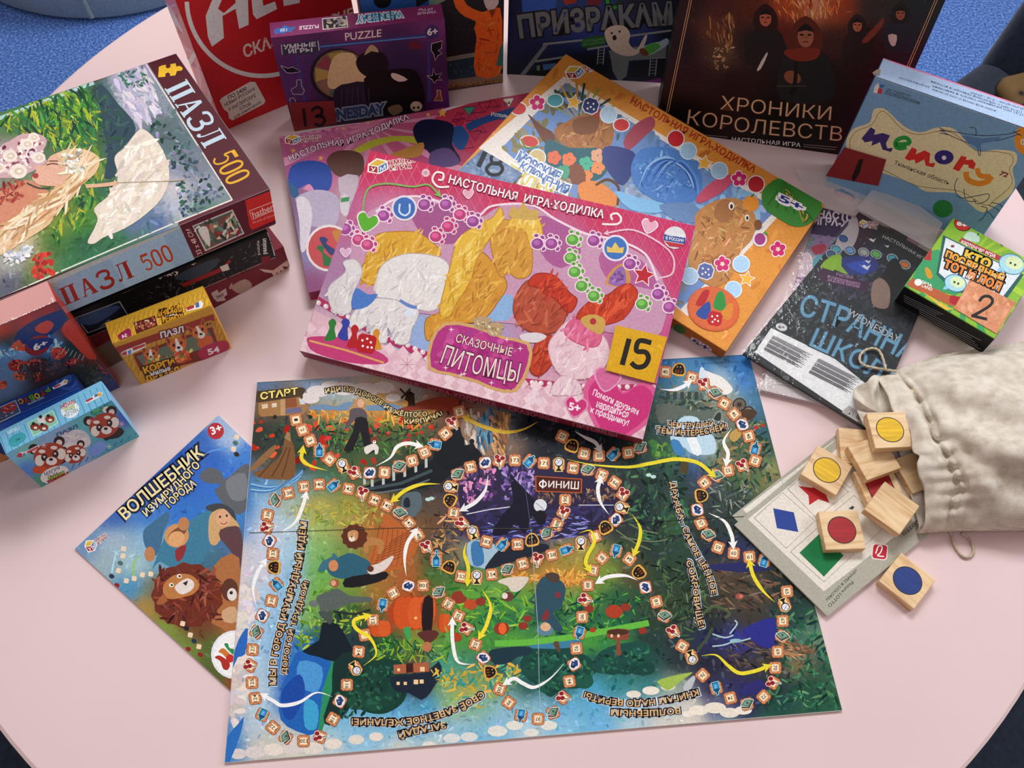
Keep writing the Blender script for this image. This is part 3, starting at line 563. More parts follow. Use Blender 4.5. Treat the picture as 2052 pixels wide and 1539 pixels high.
for L_ in ([(760, 690), (860, 720), (930, 700)], [(900, 690), (960, 610), (940, 580)], [(760, 790), (850, 780), (930, 750)], [(900, 760), (980, 750), (1070, 725)]): A.line(L_, 12, 'a8c4c8', 3)
A.disc(950, 745, 50, '8ab4bc', 16)
for x, y, r in ((650, 1310, 80), (780, 1290, 90), (900, 1330, 80), (1010, 1310, 70), (560, 1340, 50), (120, 1180, 60), (260, 1150, 70), (400, 1120, 60)): A.disc(x, y, r, ('e2dacb', 'd8d2c8', 'e8e0d0')[x % 3], r*.5)
A.poly([(310, 1080), (400, 1040), (600, 1000), (520, 1060), (420, 1140), (380, 1140)], '9cb850', 2); A.poly([(520, 1120), (600, 1030), (620, 1060), (560, 1180)], 'b8bcc0', 2)
A.view(1200, 700, 3.498)                      # upper right
for r_, n_, l_, w_, c_ in (([(420, 260), (900, 300), (900, 480), (400, 480)], 110, 70, 18, ['4a5a50', '6a7464', '36463e', '8a8c74']),
                           ([(820, 560), (1150, 480), (1240, 900), (1000, 1000), (800, 860)], 170, 70, 16, ['2c4c40', '56704a', '8a7a4c', '1e342c']),
                           ([(150, 820), (600, 780), (640, 1300), (300, 1400), (180, 1100)], 200, 60, 20, ['1c3430', '2c5040', '3c6a44', '122422']),
                           ([(360, 640), (560, 660), (560, 760), (380, 760)], 50, 46, 22, ['4a7a3a', '386a34', '6a943c']),
                           ([(760, 960), (1100, 930), (1040, 1120), (820, 1140)], 70, 70, 10, ['5a6a66', '3a4846', '8a9488', '26302e'])):
    A.dabs(n_, l_, w_, 10, region=r_, cols=c_)
A.poly([(400, 420), (470, 380), (700, 440), (830, 420), (850, 480), (820, 560), (720, 500), (600, 460), (500, 500), (430, 520)], '5c665c', 3)   # stone viaduct
A.poly([(540, 520), (600, 470), (690, 480), (740, 560), (810, 620), (810, 730), (660, 735), (600, 690), (540, 680), (500, 620)], 'b4d0de', 3); A.poly([(600, 560), (640, 540), (700, 660), (720, 730), (660, 735)], 'e0e8ea', 2); A.poly([(500, 640), (560, 640), (600, 730), (540, 740)], '3c7cb0', 2)
for x in (470, 520, 570, 620, 670): A.poly([(x, 300), (x+26, 296), (x+28, 350), (x+2, 356)], '35423e', up=0)
A.up(); A.poly([(800, 480), (830, 430), (870, 440), (870, 500), (820, 510)], '7a8478', 3); A.poly([(805, 490), (835, 445), (855, 450), (850, 500)], '2c3834', 3)
A.poly([(730, 150), (800, 170), (870, 200), (940, 280), (880, 320), (800, 260), (740, 240)], 'e0dfd8', 3); A.poly([(720, 120), (760, 190), (740, 260), (700, 200)], 'cddbe2', 3)
for x, y, r in ((985, 388, 48), (1050, 440, 42)):
    A.disc(x, y, r, '3a2c24', up=0)
A.up()
for x, y, r in ((985, 388, 38), (1050, 440, 32)): A.disc(x, y, r, '7c7668', up=0)
A.up()
for k in range(6): A.line([(985-36*math.cos(k*.52), 388-36*math.sin(k*.52)), (985+36*math.cos(k*.52), 388+36*math.sin(k*.52))], 6, '3a2c24', up=0)
A.up(); A.poly([(1000, 430), (1080, 420), (1110, 450), (1060, 500), (1010, 480)], '4a3628', 2); A.poly([(930, 580), (985, 550), (1000, 600), (950, 650), (915, 620)], 'b89450', 3)
A.disc(1100, 548, 18, 'b03028', 14); A.disc(1150, 535, 16, 'b03028', 12)
for L_ in ([(720, 810), (780, 830), (840, 800)], [(740, 860), (700, 800), (710, 780)]): A.line(L_, 8, '1c2034', 3)
A.line([(560, 770), (600, 800), (590, 870)], 60, '4a4028', 3, taper=True)
A.view(860, 800, 4.275)                       # middle: the violet cave, tall caped figure left plain
A.poly([(330, 620), (450, 560), (700, 550), (1000, 560), (1250, 600), (1500, 690), (1620, 840), (1600, 1000), (1430, 1130), (1150, 1190), (800, 1210), (480, 1200), (310, 1050), (250, 800)], '2a2240', 4)
for r_, n_, l_, w_, c_ in (([(280, 650), (560, 580), (560, 860), (300, 900)], 110, 60, 26, ['b070a8', '7a4a8c', '4a3468', 'd88cb0', '36284c']),
                           ([(620, 580), (900, 580), (900, 860), (640, 860)], 100, 60, 24, ['8a6ab0', '5a4a8c', '3a3060', 'a890c8']),
                           ([(900, 800), (1580, 760), (1600, 880), (920, 880)], 90, 60, 14, ['7a5a4c', '4a3a3c', '2a2030', '9a7858']),
                           ([(420, 1040), (1400, 1000), (1300, 1180), (480, 1190)], 170, 90, 10, ['5a58b0', '7a7cd0', '343478', '9ca0e0', '28285c']),
                           ([(290, 930), (1580, 910), (1560, 1010), (420, 1060)], 90, 110, 26, ['2c2850', '343060', '241f40'])):
    A.dabs(n_, l_, w_, 9, region=r_, cols=c_, ang=0 if n_ > 150 else None, spread=.2)
A.line([(320, 985), (520, 945), (720, 920)], 8, 'd8d4e0'); A.line([(1280, 908), (1580, 908)], 7, 'c8c4d0')
A.poly([(540, 1150), (620, 1000), (720, 880), (700, 740), (730, 700), (790, 740), (900, 880), (1000, 1040), (940, 1080), (880, 1000), (820, 1160), (740, 1060), (660, 1160)], '121024', 3)
A.line([(700, 660), (800, 760), (930, 900)], 13, '181420'); A.disc(952, 912, 56, 'd4d4dc'); A.line([(915, 890), (960, 925), (985, 960)], 5, '6a6a7c', 3); A.poly([(920, 960), (990, 960), (1000, 1030), (930, 1050)], '15121c', 2)
A.poly([(908, 656), (1310, 682), (1308, 806), (910, 792)], 'b4582c'); A.poly([(918, 664), (1300, 690), (1298, 798), (920, 784)], '4a1c18')
A.line([(975, 702), (952, 712), (946, 730), (956, 746), (974, 750), (992, 746), (1002, 732), (996, 712)], 11, 'ece6e0', 4, closed=True); A.line([(976, 690), (972, 764)], 12, 'ece6e0')
A.text('ИНИШ', [(1022, 702), (1284, 708), (1280, 772), (1020, 758)], 'ece6e0', .01)
A.poly([(270, 260), (370, 80), (580, 100), (690, 140), (680, 300), (640, 480), (560, 490), (420, 470), (350, 400)], '8a6c54', 3)   # cliff, dark gorge
for r_, c_, n_, an in (([(280, 120), (420, 90), (470, 440), (330, 420)], ['c8bcae', 'b0a498', '8a8078'], 60, 80), ([(400, 110), (560, 110), (560, 430), (420, 460)], ['4a7a9c', '6a94ac', '2c5474'], 60, 85), ([(540, 120), (690, 140), (660, 470), (540, 470)], ['c08c58', '8a5c3c', '5a4030', 'd0a068'], 70, 80)): A.dabs(n_, 90, 20, 10, region=r_, cols=c_, ang=an, spread=.2)
A.poly([(140, 350), (230, 260), (290, 390), (360, 390), (450, 470), (430, 560), (300, 560), (150, 600), (60, 500)], '0e1218', 3); A.disc(366, 362, 22, '1a1216'); A.poly([(330, 440), (350, 380), (385, 385), (395, 440)], '1a1418', 2)
A.poly([(330, 1230), (480, 1210), (600, 1280), (600, 1380), (540, 1454), (420, 1440), (340, 1400)], '9cb8c8', 3); A.poly([(360, 1240), (440, 1230), (470, 1400), (380, 1420)], '3a74a8', 3)
A.poly([(600, 1290), (680, 1290), (800, 1250), (1000, 1240), (1000, 1300), (700, 1400), (520, 1454), (480, 1440)], '1a2230', 3)
for L_ in ([(1500, 1150), (1680, 1040), (1800, 1010)], [(1600, 1120), (1760, 1230), (1900, 1290)], [(1700, 1060), (1820, 1120), (1960, 1150)], [(1640, 1180), (1900, 1220), (2040, 1200)]): A.line(L_, 11, '6a7458', 4)
for x, y in ((1880, 650), (1920, 664), (20, 850), (-10, 858)): A.disc(x, y, 24, 'b4d4cc', 15, up=0)
A.up()
# ---- path stones with numbers and picture tokens: v x y what angle
A.view(440, 740, 3.848)
STONES = [('V1', 440, 740, 3.848, '''590 390 1 -80,640 468 2 -70,700 550 3 -70,770 625 b 0,848 697 5 50,950 745 g 20,1040 800 r 30,1158 800 c 0,1272 795 9 -5,1385 748 k 0,1485 705 11 15,1580 640 12 25,1660 580 b 80,1740 497 14 40,1795 415 r 10,1850 330 16 -75,530 955 138 12,650 905 139 5,768 888 140 2,880 895 b -50,993 922 142 -12,1100 955 r -25,1195 1008 144 -22,1290 1052 145 -28,1390 1108 k -25,1460 1187 147 -50,1530 1280 148 -60,1595 1370 r 15,1675 1450 b 0,430 1010 k 70,370 1125 136 80,365 1220 r 70,385 1325 c 60,412 1425 133 85,1935 755 176 12'''),
 ('V2', 860, 800, 4.275, '''245 645 k 15,185 750 g 80,180 870 h 60,210 975 180 80,280 1065 r 40,375 1145 g 15,490 1222 183 -15,630 1245 b -40,757 1245 185 3,880 1210 h 10,1010 1150 k 30,1095 1075 188 65,1150 970 r -30,1165 865 190 88,480 545 c 5,600 530 r -20,735 523 173 0,862 530 b -40,982 548 171 -3,1110 560 g 0,1232 590 169 -8,1358 605 k 0,1480 650 167 -22,1588 715 166 -35,1660 815 r -35,1650 930 g 70,1600 1035 c 40,1510 1105 h 30,1420 1180 . 20,1300 1235 g 0,1178 1290 b -70,1050 1335 158 10,925 1370 r -25,800 1410 156 15,1480 1360 86 140,1600 1300 b 165,1715 1370 84 145,1140 320 27 -25,1222 402 h -20,1328 467 29 -12,1455 485 30 0,1580 470 b -45,1705 458 32 8'''),
 ('V3', 1200, 700, 3.498, '''467 158 40 -5,560 145 h -10,652 198 42 -15,735 245 r 10,815 308 k -30,880 380 45 -30,948 455 46 -50,1005 528 c -70,1050 610 48 -75,1095 695 b -15,1095 782 50 -110,1005 815 r 20,905 850 52 -170,825 885 k -30,740 935 54 -140,715 1025 h -80,690 1125 c -80,715 1218 57 -65,765 1300 k -30,835 1390 59 -20,945 1430 60 -5,1055 1455 61 5,1160 1480 b -15,290 690 k 20'''),
 ('V4', 440, 1100, 3.506, '''385 130 h 85,400 250 b 40,365 365 130 78,300 470 c 60,260 585 k 60,232 708 127 86,215 820 r 60,228 940 125 92,250 1050 124 98,300 1165 b 155,375 1255 122 140,465 1325 k 60,590 1350 120 180,705 1320 r 70,797 1195 118 -120,845 1070 c 60,895 955 116 -90,955 840 g -150,978 722 114 -95,1020 605 . -80,1078 500 112 -88,1145 395 b 170,1220 310 110 -150,1325 260 c -20,1430 258 108 180,1540 305 k 20'''),
 ('V5', 820, 1100, 3.506, '''190 80 b 0,280 130 h -25,365 195 152 -10,475 200 g 0,580 180 154 5,690 145 k 15,275 385 106 -120,345 470 105 -115,400 560 r 60,465 670 103 -110,520 765 c -50,565 865 h -80,635 985 100 -110,700 1080 99 -125,785 1170 b 170,905 1195 97 180,1010 1150 k 20,1080 1045 r 50,1125 930 94 -80,1160 810 c 30,1175 700 92 -85,1195 590 b 165,1215 478 90 -88,1235 355 r 50,1255 255 88 -88,1290 150 87 -100,1615 165 h 130,1660 270 c 100'''),
 ('V6', 1240, 1100, 4.05, '''1365 345 65 -85,1345 455 g -160,1330 585 67 -88,1325 710 k -25,1290 835 69 -88,1270 965 70 -88,1250 1085 r 60,1175 1200 72 -135,1040 1260 k 15,905 1210 74 -165,790 1130 b -165,680 1025 76 -135,590 880 g -160,515 790 78 -120,440 670 r 25,370 545 k -20,305 430 81 -75''')]
def rsq(x, y, s, a, k=.3):
    ca, sa = math.cos(a), math.sin(a); return [(x+s*(u*ca-v*sa), y+s*(u*sa+v*ca)) for u, v in ((-1, -1+k), (-1+k, -1), (1-k, -1), (1, -1+k), (1, 1-k), (1-k, 1), (-1+k, 1), (-1, 1-k))]
L0 = A.L
def stone(x, y, a, s):
    A.L = L0; A.poly(rsq(x, y, s, a), '8c4c2c'); A.poly(rsq(x, y, s*.9, a, .25), 'd08a5c')
    ca, sa = math.cos(a), math.sin(a)
    for k in (-1, 1):
        for u in (-.35, .35):
            for hh in (0, 1):
                p, q = ((u, k*.92), (u, k*.66)) if hh else ((k*.92, u), (k*.66, u)); A.line([(x+s*(p[0]*ca-p[1]*sa), y+s*(p[0]*sa+p[1]*ca)), (x+s*(q[0]*ca-q[1]*sa), y+s*(q[0]*sa+q[1]*ca))], s*.08, '8c4c2c', up=0)
    A.L = L0+3; A.poly(rsq(x, y, s*.64, a, .16), 'b06a40'); A.poly(rsq(x, y, s*.58, a, .16), 'f0dcb8')
for _, x0, y0, k, lst in STONES:
    A.view(x0, y0, k); s = 12.6*k
    for e in lst.split(','):
        f = e.split(); x, y, w_, a = float(f[0]), float(f[1]), f[2], -math.radians(float(f[3])); ca, sa = math.cos(a), math.sin(a)
        T = lambda L: [(x+s*(u*ca-v*sa), y+s*(u*sa+v*ca)) for u, v in L]
        stone(x, y, a, s); A.L = L0+5
        if w_.isdigit():
            n = len(w_); A.text(w_, T([(-.2*n, -.28), (.2*n, -.28), (.2*n, .28), (-.2*n, .28)]), '2c2018', .01)
        elif w_ == 'b':
            A.poly(T([(-.2, -1.15), (.2, -1.15), (.22, -.75), (.62, -.35), (.62, 1.05), (-.62, 1.05), (-.62, -.35), (-.22, -.75)]), '8adcf0'); A.poly(T([(-.12, -1.05), (.12, -1.05), (.14, -.7), (.52, -.3), (.52, .95), (-.52, .95), (-.52, -.3), (-.14, -.7)]), '1c4c70'); A.poly(T([(-.42, -.1), (.42, -.1), (.42, .8), (-.42, .8)]), '3a8cc4', 1)
            A.poly(T([(-.12, .05), (.2, 0), (.1, .6), (-.15, .5)]), '68b8e0', 2)
        elif w_ == 'k':
            A.poly(T([(-1.1, -.1), (-.1, -.95), (1.15, -.55), (1.2, -.3), (.25, .9), (-1.05, .45)]), 'd8e0d8'); A.poly(T([(-.98, .1), (-.95, .4), (.2, .78), (1.1, -.3), (1.08, -.5), (.1, .5)]), '5a3c28'); A.poly(T([(-1.0, -.05), (-.1, -.82), (1.05, -.48), (.15, .48)]), '4a7468'); A.poly(T([(-.7, -.08), (-.08, -.62), (.75, -.38), (.12, .26)]), '7a9a84'); A.disc(x+.05*s*ca, y-.2*s, s*.2, '3a5a50')
        elif w_ == 'r':
            for u, v in ((-.55, -.5), (.35, -.6), (-.1, -.02)): p = T([(u, v)])[0]; A.disc(*p, s*.48, 'f0d8d0', s*.42, up=0)
            A.line(T([(0, .1), (.25, .6), (.6, 1.2)]), s*.34, 'f0e8e0', 2); 
            for u, v in ((-.55, -.5), (.35, -.6), (-.1, -.02)): p = T([(u, v)])[0]; A.disc(*p, s*.38, '8c1c20', s*.33, up=0)
            A.line(T([(0, .2), (.25, .6), (.55, 1.1)]), s*.16, '5a6a48', 2); A.line(T([(-.7, -.5), (-.4, -.4)]), s*.1, 'c83c3c')
        elif w_ == 'c':
            A.poly(T([(-.95, .1), (-.4, -.7), (.5, -.85), (.95, -.2), (.5, .7), (-.5, .75)]), 'e4e4ec', 2); A.poly(T([(-.75, .1), (-.1, -.65), (.3, -.2), (.1, .4), (-.45, .55)]), '1e2c50'); A.poly(T([(-.1, .4), (.35, -.6), (.75, -.25), (.4, .5)]), '2c4470'); A.poly(T([(-.4, .1), (-.1, -.4), (.05, 0)]), '6c8cb8')
        elif w_ == 'h':
            A.poly(T([(-.9, .85), (-1.05, -.2), (-.3, -1.1), (.6, -1.05), (1.1, -.1), (.9, .9)]), 'dca848', 2); A.poly(T([(-.75, .6), (-.85, -.1), (-.3, -.9), (.5, -.85), (.9, -.1), (.75, .6)]), '1e1612', 2)
            for u in (-.5, -.1, .35): A.poly(T([(u, 0), (u+.22, 0), (u+.22, .5), (u, .5)]), '7a3c24', up=0)
            A.L += 1
            for u, v in ((-.3, -.45), (.2, -.5)): A.disc(*T([(u, v)])[0], s*.09, 'e8c070', up=0)
        elif w_ == 'g':
            A.disc(*T([(0, -.35)])[0], s*.82, 'f0d080', up=0); A.poly(T([(-.7, 1.15), (.7, 1.15), (.3, .2), (-.3, .2)]), 'f0d080'); A.poly(T([(-.55, 1.05), (.55, 1.05), (.14, .6), (.2, .1), (-.2, .1), (-.14, .6)]), '18141a', up=0); A.disc(*T([(0, -.35)])[0], s*.7, '1c1820'); A.disc(*T([(0, -.38)])[0], s*.56, 'dcdce6')
            A.line(T([(-.35, -.1), (0, -.35), (.3, -.75)]), s*.07, '6a6a80', 2, up=0); A.line(T([(0, -.35), (-.25, -.75)]), s*.07, '6a6a80'); 
A.L = L0+12
# ---- feather arrows
for x0, y0, k, c, L_ in ((440, 740, 3.848, 'f0ece4', [(1205, 748), (1315, 685), (1370, 600), (1450, 572), (1530, 588)]), (440, 740, 3.848, 'e4d030', [(830, 782), (700, 745), (635, 695), (640, 630)]), (440, 740, 3.848, 'e4d030', [(1700, 885), (1560, 888), (1440, 930), (1350, 1000)]),
    (440, 740, 3.848, 'ecece4', [(455, 1265), (580, 1185), (640, 1060), (662, 980)]), (860, 800, 4.275, 'd8b43c', [(930, 195), (800, 262), (640, 282), (450, 230), (320, 165)]), (860, 800, 4.275, 'e4e4e4', [(505, 650), (480, 780), (400, 880), (300, 938)]),
    (860, 800, 4.275, 'd8d8d8', [(1245, 275), (1330, 325), (1420, 370), (1455, 420)]), (860, 800, 4.275, 'e0d034', [(1180, 515), (1400, 562), (1700, 582), (1900, 550), (2110, 515), (2300, 545), (2420, 640)]), (860, 800, 4.275, 'e8e8e4', [(1540, 990), (1470, 890), (1445, 780), (1462, 700)]),
    (860, 800, 4.275, 'e0d034', [(1740, 990), (1805, 1100), (1800, 1210), (1762, 1310)]), (860, 800, 4.275, 'e4d434', [(1285, 1150), (1380, 1128), (1415, 1220), (1360, 1330), (1340, 1400), (1365, 1450)]), (860, 800, 4.275, 'e0d034', [(320, 1225), (300, 1320), (335, 1440), (330, 1560)]),
    (1200, 700, 3.498, 'ecece8', [(930, 555), (875, 645), (905, 725), (897, 785)]), (1200, 700, 3.498, 'ecece8', [(770, 1148), (880, 1205), (930, 1300), (940, 1365)]), (1200, 700, 3.498, 'ecf0f0', [(430, 280), (520, 285), (590, 262), (622, 240)]),
    (440, 1100, 3.506, 'ecf0f0', [(262, 412), (235, 285), (265, 170), (310, 100)]), (440, 1100, 3.506, 'f4f4f4', [(790, 1038), (680, 1010), (560, 1078), (440, 1100), (380, 1070), (318, 1035)]), (440, 1100, 3.506, 'ecd834', [(1012, 820), (1100, 740), (1060, 630), (960, 560), (948, 500), (1030, 474)]), (440, 1100, 3.506, 'ecece8', [(1312, 192), (1300, 70), (1320, -40), (1372, -120)]),
    (820, 1100, 3.506, 'ecd834', [(510, 285), (572, 400), (545, 530), (505, 605)]), (820, 1100, 3.506, 'f0f0ec', [(440, 812), (340, 790), (305, 650), (303, 520)]), (820, 1100, 3.506, 'f0f0ec', [(1090, 803), (990, 910), (880, 972), (800, 945), (740, 910), (690, 936)]), (820, 1100, 3.506, 'ecece8', [(1605, 222), (1520, 188), (1400, 195), (1340, 225)]),
    (1240, 1100, 4.05, 'e4d434', [(1265, 432), (1170, 340), (1095, 225), (1065, 125)]), (1240, 1100, 4.05, 'e4d434', [(670, 868), (790, 862), (890, 950), (980, 1008), (1100, 992), (1195, 958)])):
    A.view(x0, y0, k); A.line(L_, 7.5*k, c, 8, taper=True, head=12*k, up=0)
A.up()
# ---- slogans
TX = dict(off=.02, edge='2a2430', ew=.11, glow='c4dcec', gw=.2, shd='1c1a2c'); TA = 'dcb47c'
A.view(440, 740, 3.848)
A.tpath('ИДИ ПО ДОРОГЕ ИЗ ЖЁЛТОГО', [(818, 185), (950, 168), (1080, 195), (1210, 258), (1330, 338), (1450, 366), (1602, 362)], 34, 'e4cc90', off=.02, edge='2a2418', ew=.13); A.tpath('КИРПИЧА!', [(1425, 422), (1570, 412), (1722, 352)], 34, 'e4cc90', off=.02, edge='2a2418', ew=.13)
A.view(1200, 700, 3.498)
A.tpath('ЧЕМ ТРУДНЕЙ,', [(485, 545), (650, 556), (815, 545)], 36, TA, **TX); A.tpath('ТЕМ ИНТЕРЕСНЕЙ!', [(403, 584), (650, 606), (898, 560)], 38, TA, **TX)
A.tpath('ДРУЖБА - САМОЕ ЦЕННОЕ', [(500, 930), (520, 1060), (560, 1180), (600, 1300), (650, 1400), (690, 1475), (730, 1539), (772, 1640), (790, 1720)], 34, TA, **TX)
A.view(1240, 1100, 4.05); A.tpath('СОКРОВИЩЕ!', [(545, 100), (590, 260), (610, 420), (625, 540), (655, 645)], 42, TA, **TX)
A.view(440, 1100, 3.506)
A.tpath('МЫ В ГОРОД ИЗУМРУДНЫЙ ИДЁМ', [(395, 955), (400, 800), (440, 600), (490, 420), (545, 230), (585, 60), (600, -80), (612, -190)], 42, TA, **TX); A.tpath('ДОРОГОЙ ТРУДНОЙ!', [(468, 885), (490, 720), (530, 550), (580, 400), (628, 230)], 34, TA, **TX)
A.view(820, 1100, 3.506)
A.tpath('СВОЁ ЗАВЕТНОЕ ЖЕЛАНИЕ!', [(512, 1000), (350, 1090), (150, 1162), (-50, 1195), (-250, 1195), (-405, 1192)], 42, TA, **TX); A.tpath('ЗАГАДАЙ', [(255, 1215), (90, 1248), (-78, 1285)], 42, TA, **TX)
A.view(1240, 1100, 4.05)
A.tpath('КНИГАМ НАДО ВЕРИТЬ!', [(640, 1138), (450, 1190), (200, 1228), (0, 1222), (-150, 1200), (-275, 1160)], 46, TA, **TX); A.tpath('ВОЛШЕБНЫМ', [(498, 1288), (300, 1306), (100, 1310), (-62, 1302)], 46, TA, **TX)
A.view(1200, 700, 3.498); A.text('© КОМПАНИЯ УМНЫЕ ИГРЫ', [(690, 95), (980, 80), (980, 94), (690, 110)], '24466c')
A.view(0, 0, 1)                               # fold creases
for L_, c_ in (([(1083, 1470), (1078, 1260), (1064, 1060)], 'a4b8b4'), ([(500, 1068), (800, 1058), (1064, 1060)], '4a4a3c'), ([(1064, 1060), (1300, 1046), (1585, 1030)], '2a3430'), ([(1064, 1060), (1050, 960), (1040, 880)], '5a5a74')): A.line(L_, 1.1, c_, up=0)
A.up()
for a_, b_ in ((0, 1), (1, 2), (2, 3), (3, 0)): A.line([BQ[a_], BQ[b_]], 1.8, 'b8bcb4', up=0)
tag(bm_.build('board_game_map', print_mat(.5, .0, .10, .1), None, tuple(BP.mean(0))), 'large unfolded colourful board-game map with numbered path, lying flat in front', 'game board')
# leaflet under the board
WQ = [(462, 1384), (760, 1120), (438, 832), (150, 1100)]
wm, A, WP = sheet([(462, 1384), (735, 1120), (438, 832), (150, 1100)], .0018, .0016, 'd8dce0')
quadfield(A, spots('''840: 440 9cb4d8; 880: 400 3464b4, 460 a8bcd8; 920: 360 2858ac, 430 2a60b8, 490 3a78c8; 970: 300 2454a8, 370 2c64bc, 440 2c6cc8, 490 2f74cc; 1030: 230 3a64ac, 300 3c78c4, 370 2f70c4, 480 3c7cc0;
1090: 170 6c8cb4, 230 9cb4c4, 300 8cb8d0, 380 4a8cc0, 480 3a6ca0; 1130: 210 94acb4, 270 a0c0c8, 330 6ca0bc, 420 3a6c84, 490 5a5a60; 1180: 260 4a8cb8, 320 6a6a50, 400 6a4a38, 480 a86c3c; 1220: 290 a8843c, 350 8a3c24, 420 7a3020, 480 a05c30;
1260: 330 7a943c, 400 6a4024, 470 9c5c30; 1300: 370 708c3c, 430 4c6c30, 480 8a4c24; 1350: 430 50602c, 480 a03c24'''), 20, 40, 40)
quaddabs(A, 700, 11, 4, 10)
A.view(140, 820, 2.6524)
A.disc(775, 116, 44, 'b02a30'); A.text('3+', [(742, 98), (800, 78), (812, 112), (756, 136)], 'f4eeee', .03)
TW = dict(off=.02, edge='141a3c', ew=.12)
A.tpath('ВОЛШЕБНИК', [(296, 590), (420, 480), (560, 370), (720, 240)], 62, 'ecdca0', **TW)
A.tpath('ИЗУМРУДНОГО', [(408, 572), (500, 490), (600, 400), (694, 300)], 38, 'ecdca0', **TW); A.tpath('ГОРОДА', [(528, 526), (600, 460), (676, 402)], 38, 'ecdca0', **TW)
A.logo([(72, 712), (112, 690), (150, 730), (106, 768)])
# armour, blue-hatted walker, girl, lion, dog: plain painted figures
A.poly([(690, 350), (740, 310), (800, 330), (830, 370), (930, 290), (960, 330), (950, 500), (900, 560), (830, 520), (790, 470), (770, 430), (800, 400), (720, 390)], '5a5e64', 3); A.poly([(830, 380), (930, 340), (940, 470), (860, 480)], '74787e', 3)
A.poly([(800, 500), (870, 540), (880, 600), (820, 560), (770, 560), (720, 520)], '3c4046', 3)
A.poly([(390, 650), (430, 610), (480, 570), (520, 545), (528, 580), (500, 650), (480, 740), (450, 780), (400, 730)], '3c6a8c', 3)
A.poly([(500, 690), (530, 640), (640, 590), (730, 540), (760, 570), (740, 720), (690, 830), (560, 850), (480, 810), (440, 850), (460, 790)], '3a7894', 3)
A.disc(568, 672, 66, 'c89058', 62, -.5); A.disc(572, 660, 60, '7a4a30', 26, -.6); A.disc(566, 690, 46, 'd8a06c', 40, -.5); A.poly([(560, 750), (620, 720), (600, 790), (570, 810)], '8a2c30', 2)
A.disc(425, 770, 28, 'b87c50', 40); A.disc(605, 610, 30, 'b87c50', 36)
A.poly([(740, 580), (770, 540), (820, 530), (860, 570), (900, 620), (900, 680), (840, 640), (780, 720), (740, 700)], 'c8a06c', 3); A.disc(815, 580, 40, 'd8a480', 44); A.poly([(800, 640), (880, 620), (910, 650), (920, 760), (900, 860), (870, 860), (860, 760), (800, 690)], '5a3c40', 2)
for x, y in ((798, 572), (834, 566)): A.disc(x, y, 6, '3a2c24', 7)
A.line([(800, 604), (818, 612), (838, 600)], 5, 'a04a40', 3)
A.poly([(760, 840), (900, 790), (890, 1180), (800, 1160), (740, 1100)], 'a86a3c', 3)
k = 26; A.poly([(625+180*math.cos(2*math.pi*i/k)*(1+.08*(i % 2)), 990+165*math.sin(2*math.pi*i/k)*(1+.08*(i % 2))) for i in range(k)], '6c2a1c', 2)
A.dabs(150, 60, 12, 14, region=[(440, 860), (800, 860), (820, 1130), (480, 1120)], cols=['7a3220', '5a2016', '8c4028', '4c1a12'])
A.poly([(500, 930), (560, 880), (640, 880), (690, 930), (660, 980), (600, 1000), (540, 1010), (500, 990)], 'b87840', 3); A.poly([(560, 940), (620, 900), (660, 920), (650, 960), (600, 985), (570, 970)], 'e0d4cc', 3); A.poly([(460, 1030), (500, 980), (520, 1020), (480, 1040)], 'a05c34', 2)
for x, y in ((540, 935), (582, 888)): A.disc(x, y, 13, 'f0e8d8', 11); A.disc(x+2, y, 6, '201812')
A.poly([(600, 925), (630, 910), (618, 940)], '2c1c1a')
A.disc(850, 960, 44, '5a3024', 60); A.disc(862, 985, 26, 'dcd4cc', 34); A.disc(858, 976, 9, '201818'); A.poly([(810, 1070), (880, 1050), (890, 1130), (820, 1130)], 'c8a078', 2)
for L_, c in (([(280, 740), (245, 770), (230, 830), (222, 870)], 'a8d8ec'), ([(390, 770), (350, 800), (335, 850), (342, 900)], '8cc850'), ([(700, 250), (760, 220), (840, 210)], '5a94d8')): A.line(L_, 9, c, 5, taper=True)
for x, y in ((286, 742), (282, 780), (258, 858), (300, 912), (342, 900), (386, 880), (430, 876), (870, 212), (886, 148), (600, 1140), (640, 1200), (686, 1262)): A.poly(rsq(x, y, 13, .2), 'e8d0b0')
for x, y, c in ((268, 818, '4a6a64'), (222, 888, '22304c'), (250, 936, '8c2024'), (880, 180, '4a6a64'), (886, 240, '2a1c14'), (620, 1165, '20202a'), (660, 1232, '22304c'), (630, 1275, '8c2024'), (694, 1305, '8c2024')): A.disc(x, y, 15, c, 12, .5)
A.disc(880, 1305, 130, 'e0e4e8'); A.disc(880, 1305, 118, 'f0f0f0')
for P_, c in (([(770, 1320), (800, 1310), (850, 1350), (840, 1385), (815, 1380), (800, 1340)], 'a83024'), ([(790, 1290), (815, 1270), (850, 1300), (870, 1330), (840, 1330), (810, 1300)], 'c87830'), ([(820, 1250), (840, 1245), (850, 1270), (890, 1280), (880, 1310), (850, 1290)], '2c8c4a')): A.poly(P_, c, 3)
A.disc(852, 1325, 22, 'c02c28')
tag(wm.build('game_leaflet', print_mat(.4), None, tuple(WP.mean(0))), 'blue illustrated game sleeve with a lion, tucked under the left edge of the map', 'game')
